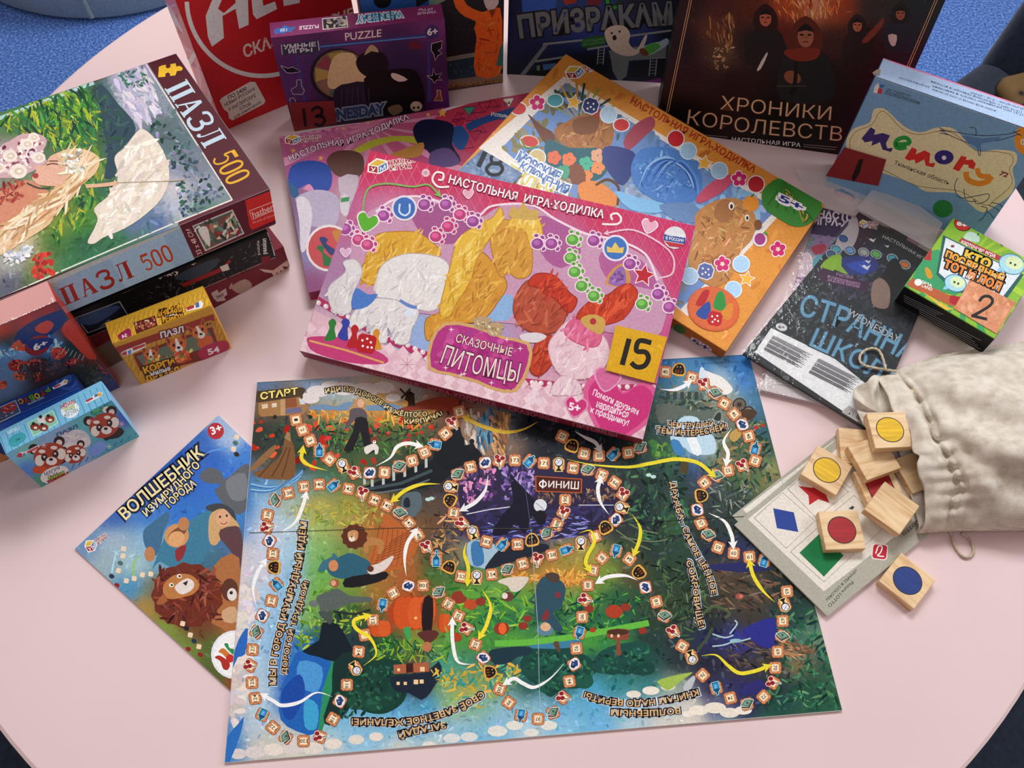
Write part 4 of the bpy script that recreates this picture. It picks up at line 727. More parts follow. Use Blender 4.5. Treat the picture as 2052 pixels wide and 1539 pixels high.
# ================================================================ flat game boxes in the middle
Y9 = V9(-.2138, .5404, 0, 16.49, 0, .34, .2169, .0172)
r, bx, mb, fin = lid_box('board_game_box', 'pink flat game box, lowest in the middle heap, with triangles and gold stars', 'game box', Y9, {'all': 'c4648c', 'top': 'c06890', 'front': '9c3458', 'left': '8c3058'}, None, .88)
A = Art(mb, bx.face('top'), 3); A.field(spots('''270: 560 b85c84, 640 b86488, 720 c87898, 800 b8587c, 900 b44a70; 330: 590 a05080, 660 c05888, 740 c87898, 820 b04878, 900 b0486c; 400: 580 6a5c80, 640 c06c90, 700 b0a0a0; 500: 610 7c7ca8, 660 b89cb8; 580: 620 8c4878, 680 9c4c80; 200: 900 b84a70, 980 b03858'''), 30, 30, 22)
A.view(540, 180, 3.498)
for i in range(14):                           # sunburst and hexagon dots
    a = i*math.pi/7+.2; A.poly([(700, 250), (700+900*math.cos(a), 250+520*math.sin(a)), (700+900*math.cos(a+.12), 250+520*math.sin(a+.12))], 'd08cac')
A.dabs(90, 30, 26, 6, region=[(60, 320), (600, 220), (560, 380), (160, 480)], cols=['c4709a', 'b45c88'])
A.poly([(580, 430), (700, 360), (860, 325), (1040, 330), (1060, 380), (900, 360), (760, 390), (640, 440)], 'b8b83c', 3)
A.poly([(1150, 200), (1350, 110), (1560, 60), (1749, 30), (1749, 420), (1400, 440), (1280, 360), (1240, 240)], 'c03a58', 2)   # track of triangles
for x, y, c, f in ((1320, 190, 'b83458', 0), (1400, 150, '3c9c84', 1), (1470, 130, 'b83458', 0), (1560, 90, 'c83c5c', 0), (1675, 88, 'e8e0d0', 1), (1330, 235, 'b02848', 1), (1420, 185, 'b83458', 0), (1480, 270, 'b83458', 0), (1510, 120, 'c83c5c', 1), (1390, 380, 'c03c60', 0), (1440, 320, 'b83458', 1)):
    s_ = 46; P_ = [(x-s_, y+s_*.8), (x+s_, y+s_*.6), (x, y-s_*.8)] if not f else [(x-s_, y-s_*.6), (x+s_, y-s_*.8), (x+4, y+s_*.9)]
    A.poly(P_, '3a1430'); A.poly([((px_-x)*.86+x, (py_-y)*.86+y) for px_, py_ in P_], c)
A.line([(1200, 150), (1300, 120), (1500, 60), (1600, 40)], 14, 'e4dce0', 3)
A.poly([(1380, 240), (1500, 190), (1620, 150), (1749, 120), (1749, 190), (1600, 210), (1480, 250), (1400, 290)], '1e4a88', 2); A.poly([(1260, 290), (1340, 250), (1380, 290), (1400, 330), (1360, 420), (1300, 400)], '24508c', 2)
A.text('104', [(1645, 92), (1685, 80), (1690, 100), (1650, 112)], '2a2020', .02); A.text('Использ', [(1556, 155), (1690, 175), (1688, 200), (1552, 182)], 'e8ecf4', .02)
for i, t in enumerate(('97', '98', '99', '101', '102', '103')): x, y = ((1325, 218), (1350, 170), (1420, 168), (1520, 125), (1610, 115), (1560, 74))[i]; A.text(t, [(x-16, y-9), (x+16, y-13), (x+16, y+5), (x-16, y+9)], '7a1838', .01)
for x, y, s_, c in ((1212, 162, 34, 'e8b848'), (1112, 175, 18, 'e8b848'), (520, 270, 16, 'e0a848'), (360, 478, 20, 'e8b060'), (168, 428, 22, 'd8a050'), (690, 228, 14, 'e0b060')):
    A.poly([(x+s_*(1 if i % 2 == 0 else .45)*math.sin(i*math.pi/5), y-s_*(1 if i % 2 == 0 else .45)*math.cos(i*math.pi/5)) for i in range(10)], c)
A.logo([(112, 318), (205, 312), (215, 375), (118, 385)])
A.tpath('НАСТОЛЬНАЯ ИГРА-ХОДИЛКА', [(145, 500), (400, 400), (520, 388), (680, 330), (980, 200)], 38, 'ecdce4', off=.02, edge='7c3c64', ew=.08)
# plain colour masses where figures are printed: blue and brown and dark hair tones, sailor blue and white cloth tones
A.poly([(130, 620), (160, 530), (270, 495), (400, 520), (440, 600), (420, 700), (330, 720), (280, 660), (190, 700), (150, 690)], '28489c', 3)
A.poly([(400, 490), (470, 430), (600, 430), (660, 480), (650, 590), (560, 620), (470, 600), (430, 560)], '5c3c34', 3)
A.poly([(1005, 280), (1060, 215), (1180, 210), (1290, 250), (1280, 380), (1340, 500), (1200, 520), (1100, 420), (1040, 380)], '181c3c', 3); A.poly([(980, 400), (1080, 370), (1060, 460), (960, 480), (840, 460)], 'b88440', 3); A.poly([(1130, 440), (1260, 410), (1330, 520), (1140, 540)], '5a4878', 3)
A.poly([(130, 640), (200, 700), (200, 780), (120, 700)], '2c5884', 2); A.poly([(480, 620), (620, 600), (600, 760), (520, 780)], 'c0b0bc', 2)
A.poly([(180, 760), (330, 700), (470, 740), (490, 860), (440, 960), (240, 940), (230, 840)], 'b4a8c0', 3); A.poly([(190, 770), (260, 760), (300, 880), (260, 1100), (220, 1130), (210, 930)], 'd8d0d8', 3); A.poly([(500, 740), (560, 750), (550, 880), (500, 860)], 'd0c8d0', 2); A.poly([(500, 760), (560, 750), (558, 780), (502, 790)], '3c8c50')
A.disc(420, 1110, 165, 'e4dcd8'); A.disc(420, 1110, 148, 'c0484c')
for P_, c in (([(330, 1110), (350, 1090), (385, 1100), (380, 1140), (440, 1190), (430, 1230), (380, 1230), (370, 1150)], '286c38'), ([(350, 1050), (375, 1030), (410, 1050), (400, 1080), (470, 1130), (440, 1160), (410, 1140)], '24346c'), ([(440, 1000), (470, 980), (510, 990), (510, 1050), (480, 1080)], 'c07c34')): A.poly(P_, c, 3)
fin()
OR = V9(-.0769, .6745, .0292, -32.47, 0, .3446, .2284, .0176, 4.75)
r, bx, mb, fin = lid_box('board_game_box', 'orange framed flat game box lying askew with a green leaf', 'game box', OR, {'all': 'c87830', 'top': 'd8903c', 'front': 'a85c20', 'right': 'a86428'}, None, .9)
A = Art(mb, bx.face('top'), 4); A.view(920, 110, 2.5224)
A.dabs(160, 60, 20, 7, cols=['d0803a', 'dc9444', 'c87830', 'e09c4c'], region=[(540, 10), (1845, 745), (1350, 1490), (0, 560)])
fr = [(545, 120), (1630, 770), (1150, 1290), (130, 470)]
A.poly([(530, 108), (1650, 775), (1155, 1320), (100, 470)], 'e4dcd4'); A.poly([(540, 140), (1605, 780), (1120, 1285), (215, 470)], '6c8cc0')
A.setf(spots('''150: 540 2c3a2c, 620 38442c; 250: 450 7c8a50, 560 34442c, 680 44608c, 780 5c6c78; 350: 330 b8c0a8, 420 8c7434, 560 7c6440, 720 3c5c90, 860 4c70b8, 1000 a8c0dc; 450: 300 8c8040, 400 5c4830, 560 5c4c34, 720 5c7040, 900 4c74b8, 1080 4c7cc4, 1250 4c80c4; 560: 460 c0a870, 700 5c6c60, 1200 4c80c8, 1400 5c90d0; 700: 800 b0c4d4, 1100 8cb8dc, 1400 8cbce0; 850: 1200 8cb4d4, 1500 a8c8e0; 1000: 1300 b8a890, 1550 a4c8e4; 1150: 1150 98a8b4, 1400 b4c4d0; 1250: 1150 6c6860'''), 60)
A.dabs(420, 60, 26, 10, region=[(545, 150), (1595, 780), (1120, 1275), (225, 470)])
for i in range(16): a = -2.6+i*.2; A.line([(600, 330), (600+200*math.cos(a), 330+190*math.sin(a))], 13, ('8c9c3c', 'c08c3c', '2c4428', 'c8a040')[i % 4], taper=True)
A.logo([(530, 70), (600, 48), (640, 100), (560, 130)])
A.tpath('НАСТОЛЬНАЯ ИГРА-ХОДИЛКА', [(862, 242), (1100, 378), (1300, 490), (1490, 598)], 34, 'a83420', off=.03)
# plain fur, blue and floral colour masses
A.poly([(350, 300), (420, 360), (480, 400), (470, 470), (420, 430), (370, 340)], '6a3c28', 3)
A.poly([(480, 390), (540, 340), (640, 300), (760, 330), (780, 420), (720, 500), (560, 480)], 'a06838', 4); A.dabs(70, 40, 8, 12, region=[(500, 360), (760, 340), (740, 470), (540, 460)], cols=['a87040', 'b88450', '8c5830']); A.poly([(580, 330), (700, 310), (690, 390), (590, 400)], '7c4c30', 3)
A.disc(705, 298, 28, 'a03c24', 24)
A.poly([(440, 430), (560, 470), (740, 480), (740, 600), (640, 640), (460, 580)], '2c5c68', 3)
for x, y, c in ((480, 520, 'd86c48'), (555, 530, 'e07848'), (640, 610, 'e0884c'), (700, 570, 'e08c54'), (700, 510, 'd8a080'), (530, 590, '4c9c7c'), (640, 550, '4cac8c')):
    for k in range(5): A.disc(x+20*math.cos(k*1.257), y+20*math.sin(k*1.257), 17, c)
A.poly([(560, 560), (620, 560), (640, 640), (570, 650)], '7c4830', 2)
A.poly([(600, 660), (700, 640), (800, 720), (780, 770), (640, 760)], 'd88440', 3); A.line([(690, 660), (750, 630), (805, 670), (800, 760)], 13, '5c3a24', 4)
A.poly([(830, 440), (880, 360), (970, 310), (990, 360), (930, 420), (860, 480)], 'a04858', 3)
A.poly([(720, 500), (760, 460), (880, 490), (890, 560), (830, 660), (760, 600)], '34407c', 3)
A.poly([(870, 560), (920, 480), (1060, 470), (1180, 540), (1230, 640), (1180, 740), (1040, 750), (930, 700), (880, 640)], '4c7cc0', 4); A.dabs(120, 40, 9, 12, region=[(880, 540), (1060, 480), (1220, 640), (1060, 740), (900, 660)], cols=['5488c8', '4070b4', '6c9cd4'])
for i in range(7): A.line([(900+i*22, 690-i*12), (960+i*26, 560-i*4), (1060+i*22, 520+i*16), (1150+i*10, 600+i*18)], 13, ('8cb8e4', '345ca8', '5c90d4', '28488c')[i % 4], 5, taper=True)
A.poly([(1200, 720), (1280, 640), (1370, 605), (1385, 640), (1320, 700), (1220, 750)], 'c0506c', 3)
A.poly([(790, 690), (900, 720), (1060, 760), (1000, 800), (860, 780)], '7cb4dc', 3); A.poly([(1010, 760), (1160, 750), (1230, 800), (1190, 850), (1080, 830)], '6484b0', 3)
A.poly([(1200, 800), (1320, 730), (1440, 740), (1500, 830), (1480, 930), (1420, 1000), (1370, 1130), (1270, 1170), (1160, 1060), (1190, 900)], 'b88048', 4); A.dabs(160, 46, 9, 12, region=[(1210, 800), (1420, 740), (1490, 860), (1340, 1150), (1180, 1040)], cols=['c08c54', 'a87040', 'c89860', '94603a']); A.disc(1340, 790, 50, 'a06c40', 60, .4); A.disc(1375, 765, 14, 'f0ece4', 20); A.disc(1376, 768, 7, '201410', 12); A.disc(1455, 825, 11, 'f0ece4', 17); A.disc(1456, 826, 6, '201410', 10); A.disc(1510, 860, 20, '7c5030', 26)
A.disc(1475, 752, 40, 'e09030'); A.line([(1475, 720), (1490, 705)], 8, '3c6c2c')
def flower(x, y, c='c8286c', s_=30):
    for k in range(5): A.disc(x+s_*.85*math.cos(k*1.257-.4), y+s_*.85*math.sin(k*1.257-.4), s_*.62, 'f0e4ec')
    for k in range(5): A.disc(x+s_*.8*math.cos(k*1.257-.4), y+s_*.8*math.sin(k*1.257-.4), s_*.5, c)
    A.disc(x, y, s_*.25, 'f0d8a0')
def star(x, y, s_, c='e8b040', e='e4e8ec'):
    for q, cc in ((1.2, e), (1, c)): A.poly([(x+q*s_*(1 if i % 2 == 0 else .48)*math.sin(i*math.pi/5+.2), y-q*s_*(1 if i % 2 == 0 else .48)*math.cos(i*math.pi/5+.2)) for i in range(10)], cc)
for x, y in ((395, 243), (1415, 628), (1330, 1058), (1612, 982)): flower(x, y)
for x, y in ((580, 240), (1240, 548), (1455, 1132)): star(x, y, 38)
for x, y, c in ((755, 303, 'b4d0e4'), (1095, 424, 'c02c34'), (1158, 486, '9cc4e0'), (1315, 586, '9cc4e0'), (1500, 655, 'b02830'), (1425, 1058, 'a8cce8'), (1385, 1188, 'a8cce8'), (1165, 1120, 'a8c8e4'), (395, 520, 'c8b480')): A.disc(x, y, 45, 'd8e4ec'); A.disc(x, y, 40, c)
for x, y, c in ((485, 230, '4c9ca4'), (300, 272, 'c83838'), (820, 355, 'c83838')): A.disc(x, y, 44, 'dce4e4', 36); A.disc(x, y, 38, c, 30)
for x, y, c in ((665, 258, '34386c'), (1245, 1095, '5c68a0')): A.poly(rsq(x, y, 42, .3, .5), 'dce0f0'); A.poly(rsq(x, y, 37, .3, .5), c); [A.disc(x+dx, y+dy, 5, 'f0f0f8') for dx, dy in ((-14, -14), (14, -10), (0, 6), (-16, 14), (16, 18))]
A.disc(1520, 935, 36, 'e8dce8', 36); A.disc(1520, 932, 28, '9c3c80', 30); A.poly([(1530, 905), (1550, 890), (1560, 910)], '5c9c3c')
A.disc(355, 440, 50, 'd8c49c', 34, .2); A.disc(358, 438, 42, 'c03838', 26, .2); A.line([(312, 425), (340, 470), (400, 462)], 8, '4c8c3c', 4)
for P_, c in (([(290, 520), (300, 480), (550, 690), (545, 710)], 'b4c4dc'),): A.poly(P_, c)
A.tpath('МОРСКИЕ', [(285, 530), (390, 590), (500, 640)], 46, '4c74b4', off=.03, edge='e8ecf0', ew=.12); A.tpath('КЛЮЧЕНИЯ', [(300, 575), (420, 650), (545, 705)], 44, '4c74b4', off=.03, edge='e8ecf0', ew=.12)
A.tpath('ТИЛЬЧ', [(230, 600), (330, 660), (460, 720)], 56, 'd8c870', off=.03, edge='e8ecf0', ew=.1)
A.poly([(1530, 700), (1570, 650), (1640, 630), (1830, 740), (1790, 840), (1700, 870), (1600, 820), (1540, 770)], '3c8434', 3)
for i in range(6): A.line([(1640, 640), (1560+i*46, 760+i*16)], 10, '2c6c2c', taper=True); A.line([(1650, 680+i*10), (1700+i*14, 740+i*14), (1740, 850)], 8, ('c8a044', '2c6428')[i % 2], 4)
A.text('5+', [(1620, 715), (1745, 770), (1735, 800), (1610, 745)], 'e8e4f0', .09); A.text('5+', [(1622, 706), (1742, 760), (1732, 790), (1612, 736)], '2c3484', .03, edge='ece8f0', ew=.13)
A.disc(1285, 1285, 134, 'c85c34', 112, .3); A.disc(1285, 1280, 128, 'd06438', 106, .3)
for P_, c in (([(1240, 1190), (1265, 1195), (1250, 1240), (1230, 1270), (1195, 1265), (1215, 1220)], 'b02428'), ([(1300, 1215), (1320, 1195), (1340, 1215), (1345, 1290), (1285, 1280)], '2c8c3c'), ([(1240, 1260), (1265, 1250), (1270, 1300), (1245, 1340), (1195, 1310)], '2c4c98'), ([(1350, 1270), (1375, 1255), (1385, 1280), (1365, 1340), (1320, 1320)], 'd08430')): A.poly(P_, c, 3)
A.poly(rsq(1292, 1335, 36, .2, .4), 'b42024'); [A.disc(1292+dx, 1335+dy, 5, 'f0e8e0') for dx, dy in ((-14, -12), (12, -14), (0, 4), (-12, 16), (16, 12))]
A = Art(mb, bx.face('front'), 5); A.view(920, 110, 2.5224); A.disc(1115, 1385, 34, '3c6c30', 20, .5); A.text('5+', [(1180, 1432), (1270, 1478), (1262, 1498), (1172, 1452)], '2c2c5c', .03, edge='d8d0dc', ew=.12)
fin()
PK = V9(-.2104, .4704, .0045, -13.56, -11.78, .3473, .2299, .0219)
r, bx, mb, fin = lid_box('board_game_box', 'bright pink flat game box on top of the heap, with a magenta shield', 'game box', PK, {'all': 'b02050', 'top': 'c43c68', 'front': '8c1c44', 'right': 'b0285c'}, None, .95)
A = Art(mb, bx.face('top'), 6); A.view(600, 280, 2.4817)
A.field([((x/2.4817+600), (y/2.4817+280), c) for x, y, c in ((360, 100, 'c42450'), (700, 150, 'c42450'), (1100, 280, 'c82450'), (1500, 380, 'c82454'), (1900, 450, 'c82860'), (1930, 700, 'c43468'), (1850, 1000, 'c05088'), (240, 400, 'b85c8c'), (180, 650, 'a878a0'), (120, 780, 'b090b0'), (80, 900, 'd8b0bc'), (60, 1030, 'd8a4b4'), (300, 1100, 'd8b0bc'), (600, 1180, 'dcb4bc'), (1000, 1320, 'd8a8b4'), (1350, 1420, 'd8a8b8'), (1650, 1460, 'dca8b8'), (420, 420, 'c48cac'), (700, 450, 'b86c98'), (1350, 520, 'b86894'), (1250, 620, 'c084a4'), (1500, 650, 'b86090'), (1700, 800, 'c478a0'), (560, 950, 'a0a4c8'), (900, 900, '9c9cc4'), (1150, 850, 'c08cac'))], 40, 36, 28)
GQ = [(355, 75), (1965, 440), (1690, 1490), (20, 1050)]
def gline(a, b, n, c, w):                     # quilted diamonds
    pass
for i in range(34):
    x = 330+i*52; A.line([(x, 60+i*11), (x-190, 420+i*11)], 2.5, 'd8708c'); A.line([(x-60, 60+i*11), (x+110, 420+i*11)], 2.5, 'd8708c')
A.poly([(250, 600), (300, 400), (480, 300), (700, 300), (880, 390), (1000, 330), (1150, 330), (1300, 420), (1420, 470), (1600, 520), (1760, 620), (1830, 800), (1760, 1000), (1500, 950), (900, 900), (300, 800)], 'c494b0', 3)
A.poly([(560, 360), (720, 320), (860, 420), (760, 520), (620, 480)], 'a05488', 3); A.poly([(1180, 380), (1340, 440), (1400, 560), (1300, 640), (1200, 560)], 'a85890', 3); A.poly([(1500, 560), (1700, 600), (1780, 740), (1640, 720), (1520, 680)], 'b05c94', 3)
A.line([(380, 360), (480, 295), (640, 290), (860, 385), (960, 330), (1150, 325), (1280, 400), (1430, 470), (1580, 500), (1720, 570), (1780, 700)], 11, 'ecd4e0', 6)
A.poly([(700, 900), (760, 860), (1000, 780), (1060, 780), (1040, 900)], '8cb0d8', 2)
A.poly([(510, 920), (620, 880), (660, 1050), (600, 1080), (520, 1000)], '94acd8', 2)
A.poly([(1520, 720), (1560, 640), (1620, 615), (1640, 660), (1640, 730)], 'c89048', 2); A.poly([(1535, 715), (1570, 650), (1612, 632), (1622, 725)], '9464a8', 2); A.dabs(24, 16, 12, 10, region=[(1540, 700), (1600, 640), (1620, 720)], cols=['b48cc4', '7c4c94'])
for P_ in ([(60, 800), (600, 1080), (660, 1090)], [(1110, 1190), (1400, 1230), (1760, 1220)]): pass
A.line([(80, 790), (250, 890), (480, 1010), (680, 1090)], 34, 'b03060', 4); A.line([(1100, 1200), (1250, 1215), (1500, 1235), (1780, 1225)], 32, 'b03060', 4)
for i in range(16): A.disc(95+i*37, 812+i*17.5, 13, 'e0c8cc'); A.disc(92+i*37, 808+i*17.5, 6, 'f8f0ee')
for i in range(16): A.disc(1115+i*43, 1205+(i if i < 8 else 8)*3, 13, 'e0c8cc'); A.disc(1112+i*43, 1201+(i if i < 8 else 8)*3, 6, 'f8f0ee')
P0, P1, P2, P3 = (60, 860), (1760, 1270), (1700, 1500), (10, 1060)   # tufted white leather band
A.poly([(75, 850), (400, 1010), (640, 1110), (1100, 1235), (1500, 1275), (1760, 1260), (1700, 1490), (10, 1052)], 'dcb4c0')
for i in range(27):
    x, y = 20+i*66, 1000+i*17
    for dx, dy in ((0, 0), (33, -64), (-10, 48)): A.poly([(x+dx-30, y+dy), (x+dx+2, y+dy-30), (x+dx+32, y+dy+8), (x+dx, y+dy+36)], ('e8c8d0', 'e4c0cc', 'ecd0d4')[i % 3])
A.poly([(40, 1010), (60, 980), (240, 990), (420, 1070), (425, 1115), (250, 1110), (80, 1060)], 'c03c74', 3); A.line([(50, 1000), (240, 1050), (420, 1110)], 10, 'd8a060')
# colour masses of the pictures: golden swirl, cream cloud, copper swirl, blush cloud (no faces)
mix = lambda a, b, t: tuple(max(0, x*(1-t)+y*t) for x, y in zip(C(a), C(b)))
def blob(P, c, hi, lo, n, ang=-55):          # one soft mass with flowing strands
    A.line(P, 9, mix(c, lo, 1.25), 5, closed=True); A.poly(P, c, 5); q = np.array(P, float); m = q.mean(0); A.dabs(int(n*.7), 70, 12, 4, region=P, cols=[mix(c, hi, .8), mix(c, lo, .55), c], ang=ang, spread=.45); A.dabs(int(n*.4), 46, 7, 4, region=m+(q-m)*.8, cols=[hi, mix(c, lo, .8)], ang=ang, spread=.4)
blob([(300, 680), (350, 560), (380, 480), (480, 460), (600, 470), (700, 560), (640, 600), (480, 590), (420, 640), (370, 720)], 'd8a434', 'e8c468', 'b87c28', 70)
blob([(145, 740), (230, 660), (220, 610), (280, 600), (310, 660), (270, 760), (250, 860), (170, 850)], 'd8d4d4', 'ece8e4', 'b8b0b8', 24)
blob([(380, 720), (420, 620), (540, 570), (700, 590), (750, 660), (740, 780), (660, 850), (560, 830), (440, 790), (390, 780)], 'e0dcd8', 'f0ece8', 'c0b8b8', 60)
blob([(250, 900), (330, 800), (480, 800), (590, 850), (560, 940), (540, 1010), (480, 1010), (440, 930), (430, 1010), (360, 990), (350, 920), (280, 950)], 'dcd8d6', 'f0ece8', 'b4acb8', 50)
A.poly([(260, 840), (280, 740), (340, 770), (390, 770), (340, 830)], '4c78c0', 3); A.line([(500, 800), (550, 830), (585, 835)], 16, '6484c4', 3); A.disc(548, 862, 24, 'd8e0ec')
blob([(640, 1000), (630, 900), (700, 860), (760, 800), (820, 640), (900, 560), (980, 640), (1030, 720), (990, 800), (900, 900), (720, 920)], 'd09434', 'e0b050', 'a86c24', 90)
blob([(960, 560), (950, 430), (1000, 400), (1080, 420), (1150, 520), (1150, 660), (1090, 690), (1040, 660), (1000, 680)], 'd09638', 'e4b454', 'b07828', 50)
blob([(750, 640), (790, 500), (880, 430), (960, 390), (1000, 340), (1010, 400), (960, 470), (880, 600), (850, 700), (790, 800), (740, 880), (700, 850)], 'e0b440', 'f0d070', 'c08c2c', 80)
blob([(1040, 420), (1100, 370), (1190, 400), (1205, 520), (1150, 520), (1120, 450)], 'e4b848', 'f0d478', 'c89430', 26)

A.poly([(1040, 370), (1060, 330), (1090, 350), (1110, 310), (1140, 350), (1185, 350), (1180, 400), (1060, 390)], 'c8a454', 2)
blob([(1065, 830), (1100, 740), (1160, 700), (1290, 760), (1330, 850), (1280, 950), (1170, 960), (1090, 910)], 'b04c34', 'c86c4c', '8c3424', 50)
blob([(1140, 720), (1180, 670), (1270, 680), (1340, 760), (1380, 800), (1340, 860), (1280, 800), (1200, 740)], 'c0341c', 'd85030', '942414', 40)
blob([(1380, 880), (1440, 810), (1540, 770), (1580, 740), (1640, 720), (1680, 770), (1620, 880), (1520, 920), (1420, 920)], 'c0381c', 'dc5c34', '982814', 70)
blob([(1160, 1060), (1200, 980), (1270, 990), (1260, 1100), (1200, 1170), (1150, 1150)], 'b83c24', 'cc5438', '942818', 26)
A.poly([(1100, 970), (1180, 960), (1230, 980), (1180, 1010), (1110, 1000)], 'd8d0d4', 3)
blob([(1240, 1040), (1280, 960), (1360, 900), (1500, 970), (1540, 1060), (1500, 1150), (1400, 1190), (1290, 1160)], 'e4c4cc', 'f0dce0', 'd0a4b0', 60)
blob([(1320, 960), (1360, 900), (1460, 920), (1500, 980), (1470, 1030), (1380, 1010)], 'd8688c', 'e88cac', 'c04c78', 30)
A.poly([(1400, 890), (1460, 870), (1520, 900), (1500, 970), (1420, 930)], 'c8a050', 3); A.disc(1460, 905, 16, 'b02c34')
blob([(1250, 1260), (1300, 1180), (1380, 1200), (1400, 1260), (1330, 1270)], 'e4c8d0', 'f0dce0', 'd0a8b4', 20)
# title shield
A.poly([(640, 1140), (650, 1000), (720, 910), (860, 920), (1020, 980), (1145, 1010), (1150, 1120), (1080, 1255), (960, 1245), (880, 1210), (740, 1170)], 'd0a468', 2); A.poly([(655, 1130), (665, 1005), (728, 925), (860, 936), (1010, 992), (1130, 1022), (1134, 1115), (1070, 1238), (965, 1230), (885, 1196), (750, 1158)], 'b03480', 2); A.dabs(60, 80, 40, 7, region=[(670, 1100), (740, 940), (1120, 1030), (1060, 1220), (800, 1160)], cols=['b4388c', 'a82c78', 'c04890'])
for x, y, s_ in ((905, 920, 38), (970, 950, 38)): A.disc(x, y, s_, 'b89c74', s_*.8); [A.disc(x-30+i*22, y-34+abs(i-1.5)*9, 13, 'b89c74') for i in range(4)]; A.dabs(14, 12, 9, 12, region=[(x-26, y-20), (x+26, y-20), (x+20, y+20), (x-20, y+20)], cols=['d8c8a8', '9c8058'])
A.tpath('СКАЗОЧНЫЕ', [(775, 1005), (900, 1040), (1055, 1078)], 40, 'ecd4c4', off=.01, edge='6c1c50', ew=.06); A.tpath('ПИТОМЦЫ', [(700, 1110), (850, 1160), (1085, 1208)], 92, 'ecdcd0', off=0, edge='6c1c50', ew=.05)
for x, y in ((755, 945), (728, 1135), (805, 1170), (1098, 1040), (955, 1210), (1032, 995), (820, 1165)): A.poly([(x+15*(1 if i % 2 == 0 else .25)*math.sin(i*math.pi/4), y-15*(1 if i % 2 == 0 else .25)*math.cos(i*math.pi/4)) for i in range(8)], 'f0d0e0')
A.tpath('НАСТОЛЬНАЯ  ИГРА·ХОДИЛКА', [(740, 215), (1000, 285), (1250, 340), (1512, 392)], 40, 'f4ecec', off=.02, edge='941c44', ew=.06)
for P_ in ([(745, 235), (690, 235), (662, 200), (680, 165), (715, 170), (712, 200), (690, 200)], [(1505, 420), (1580, 420), (1600, 395), (1580, 368), (1550, 375), (1556, 400)]): A.line(P_, 10, 'f0e4e4', 5)
A.logo([(348, 105), (430, 90), (438, 160), (345, 170)])
A.line([(315, 360), (340, 250), (430, 220), (560, 235), (640, 225), (690, 270)], 9, '84b060', 6, head=26)
A.line([(1770, 690), (1850, 670), (1860, 590), (1800, 520), (1660, 450), (1530, 465)], 9, 'e8b8cc', 6, head=20)
def heart(x, y, s_, c, e='f0dce4', a=0):
    h_ = [(0, 1), (-.95, 0), (-.9, -.6), (-.45, -.8), (0, -.4), (.45, -.8), (.9, -.6), (.95, 0)]; ca, sa = math.cos(a), math.sin(a)
    for q, cc in ((1.16, e), (1, c)): A.poly([(x+q*s_*(u*ca-v*sa), y+q*s_*(u*sa+v*ca)) for u, v in h_], cc, 3)
def paw(x, y, c, s_=38, a=-.5):
    hl = 'f0d4e0'
    x -= s_*.2*math.cos(a); y -= s_*.2*math.sin(a)
    for g, cc in ((.16, hl), (0, c)):
        A.disc(x, y, s_*(.78+g), cc, s_*(.7+g))
        for k in range(4): t = a-1.2+k*.8; A.disc(x+s_*1.08*math.cos(t), y+s_*1.08*math.sin(t), s_*(.2+g*.8), cc, s_*(.29+g*.8), t)
    A.disc(x-s_*.1, y-s_*.15, s_*.46, tuple(min(255, v+34) for v in C(c)), s_*.36)
for x, y, c in ((425, 375, '9c4890'), (628, 320, '94448c'), (735, 320, '94448c'), (805, 370, 'b83c78'), (870, 405, '94448c'), (745, 430, 'b83c74'), (685, 480, 'b83c74'), (235, 440, '9c4890'), (300, 495, 'b84478'), (345, 520, 'b84478'), (1190, 515, '8c4088'), (1260, 515, '94448c'), (1470, 500, '94448c'), (1365, 495, '5ca03c'), (1355, 585, '5ca03c'), (1375, 655, '5ca03c'), (1410, 725, '5ca03c'), (1470, 775, '5ca03c'), (1650, 615, '94448c'), (1790, 765, '94448c'), (1710, 815, '5ca03c'), (1845, 830, '9c4890')): paw(x, y, c)
heart(338, 410, 50, '5cac30', a=.3); heart(230, 560, 24, 'd8b0c8'); heart(840, 270, 24, 'e0a8b8'); heart(1740, 430, 36, 'e0a8bc', a=.3)
for x, y in ((628, 165), (536, 1118)): A.disc(x, y, 20 if y < 500 else 42, 'e8c8d0'); [A.line([(x, y), (x+(18 if y < 500 else 38)*math.cos(k*.785), y+(18 if y < 500 else 38)*math.sin(k*.785))], 3, 'b88494') for k in range(8)]
for x, y in ((1170, 1265), (1160, 1300), (1190, 1305)): A.poly([(x-24, y-8), (x, y-26), (x+24, y-4), (x, y+22)], 'e8d0d8')
A.disc(522, 342, 64, 'e0d8e4'); A.disc(522, 342, 54, '3c6cb4'); A.line([(500, 320), (498, 360), (525, 378), (548, 360), (548, 320)], 9, 'c8dcf0', 4); A.disc(1572, 540, 66, 'e0d8e4'); A.disc(1572, 540, 56, '3c70b8'); A.poly([(1530, 560), (1528, 530), (1552, 540), (1570, 510), (1592, 540), (1615, 535), (1608, 565)], 'e0c060')
star(1712, 675, 52, 'b8202c', 'f0d8e0')
A.disc(1866, 488, 56, 'd8d8dc'); A.poly([(1812, 470), (1920, 488), (1918, 520), (1812, 502)], '2c4c94'); A.poly([(1814, 505), (1916, 522), (1890, 538), (1840, 532)], 'b83040')
A.text('СДЕЛАНО', [(1826, 462), (1914, 476), (1914, 490), (1826, 476)], 'f0f0f4', .02); A.text('В РОССИИ', [(1822, 482), (1910, 497), (1910, 511), (1822, 496)], 'f0f0f4', .02)
heart(1590, 1330, 165, 'c83478', 'd85c90', .25); heart(1375, 1328, 50, 'c83474', 'e08cb0', .2); heart(1530, 1190, 60, 'd06898', 'e49cbc', .2)
A.text('5+', [(1342, 1306), (1398, 1320), (1396, 1356), (1338, 1342)], 'f4e8ee', .04)
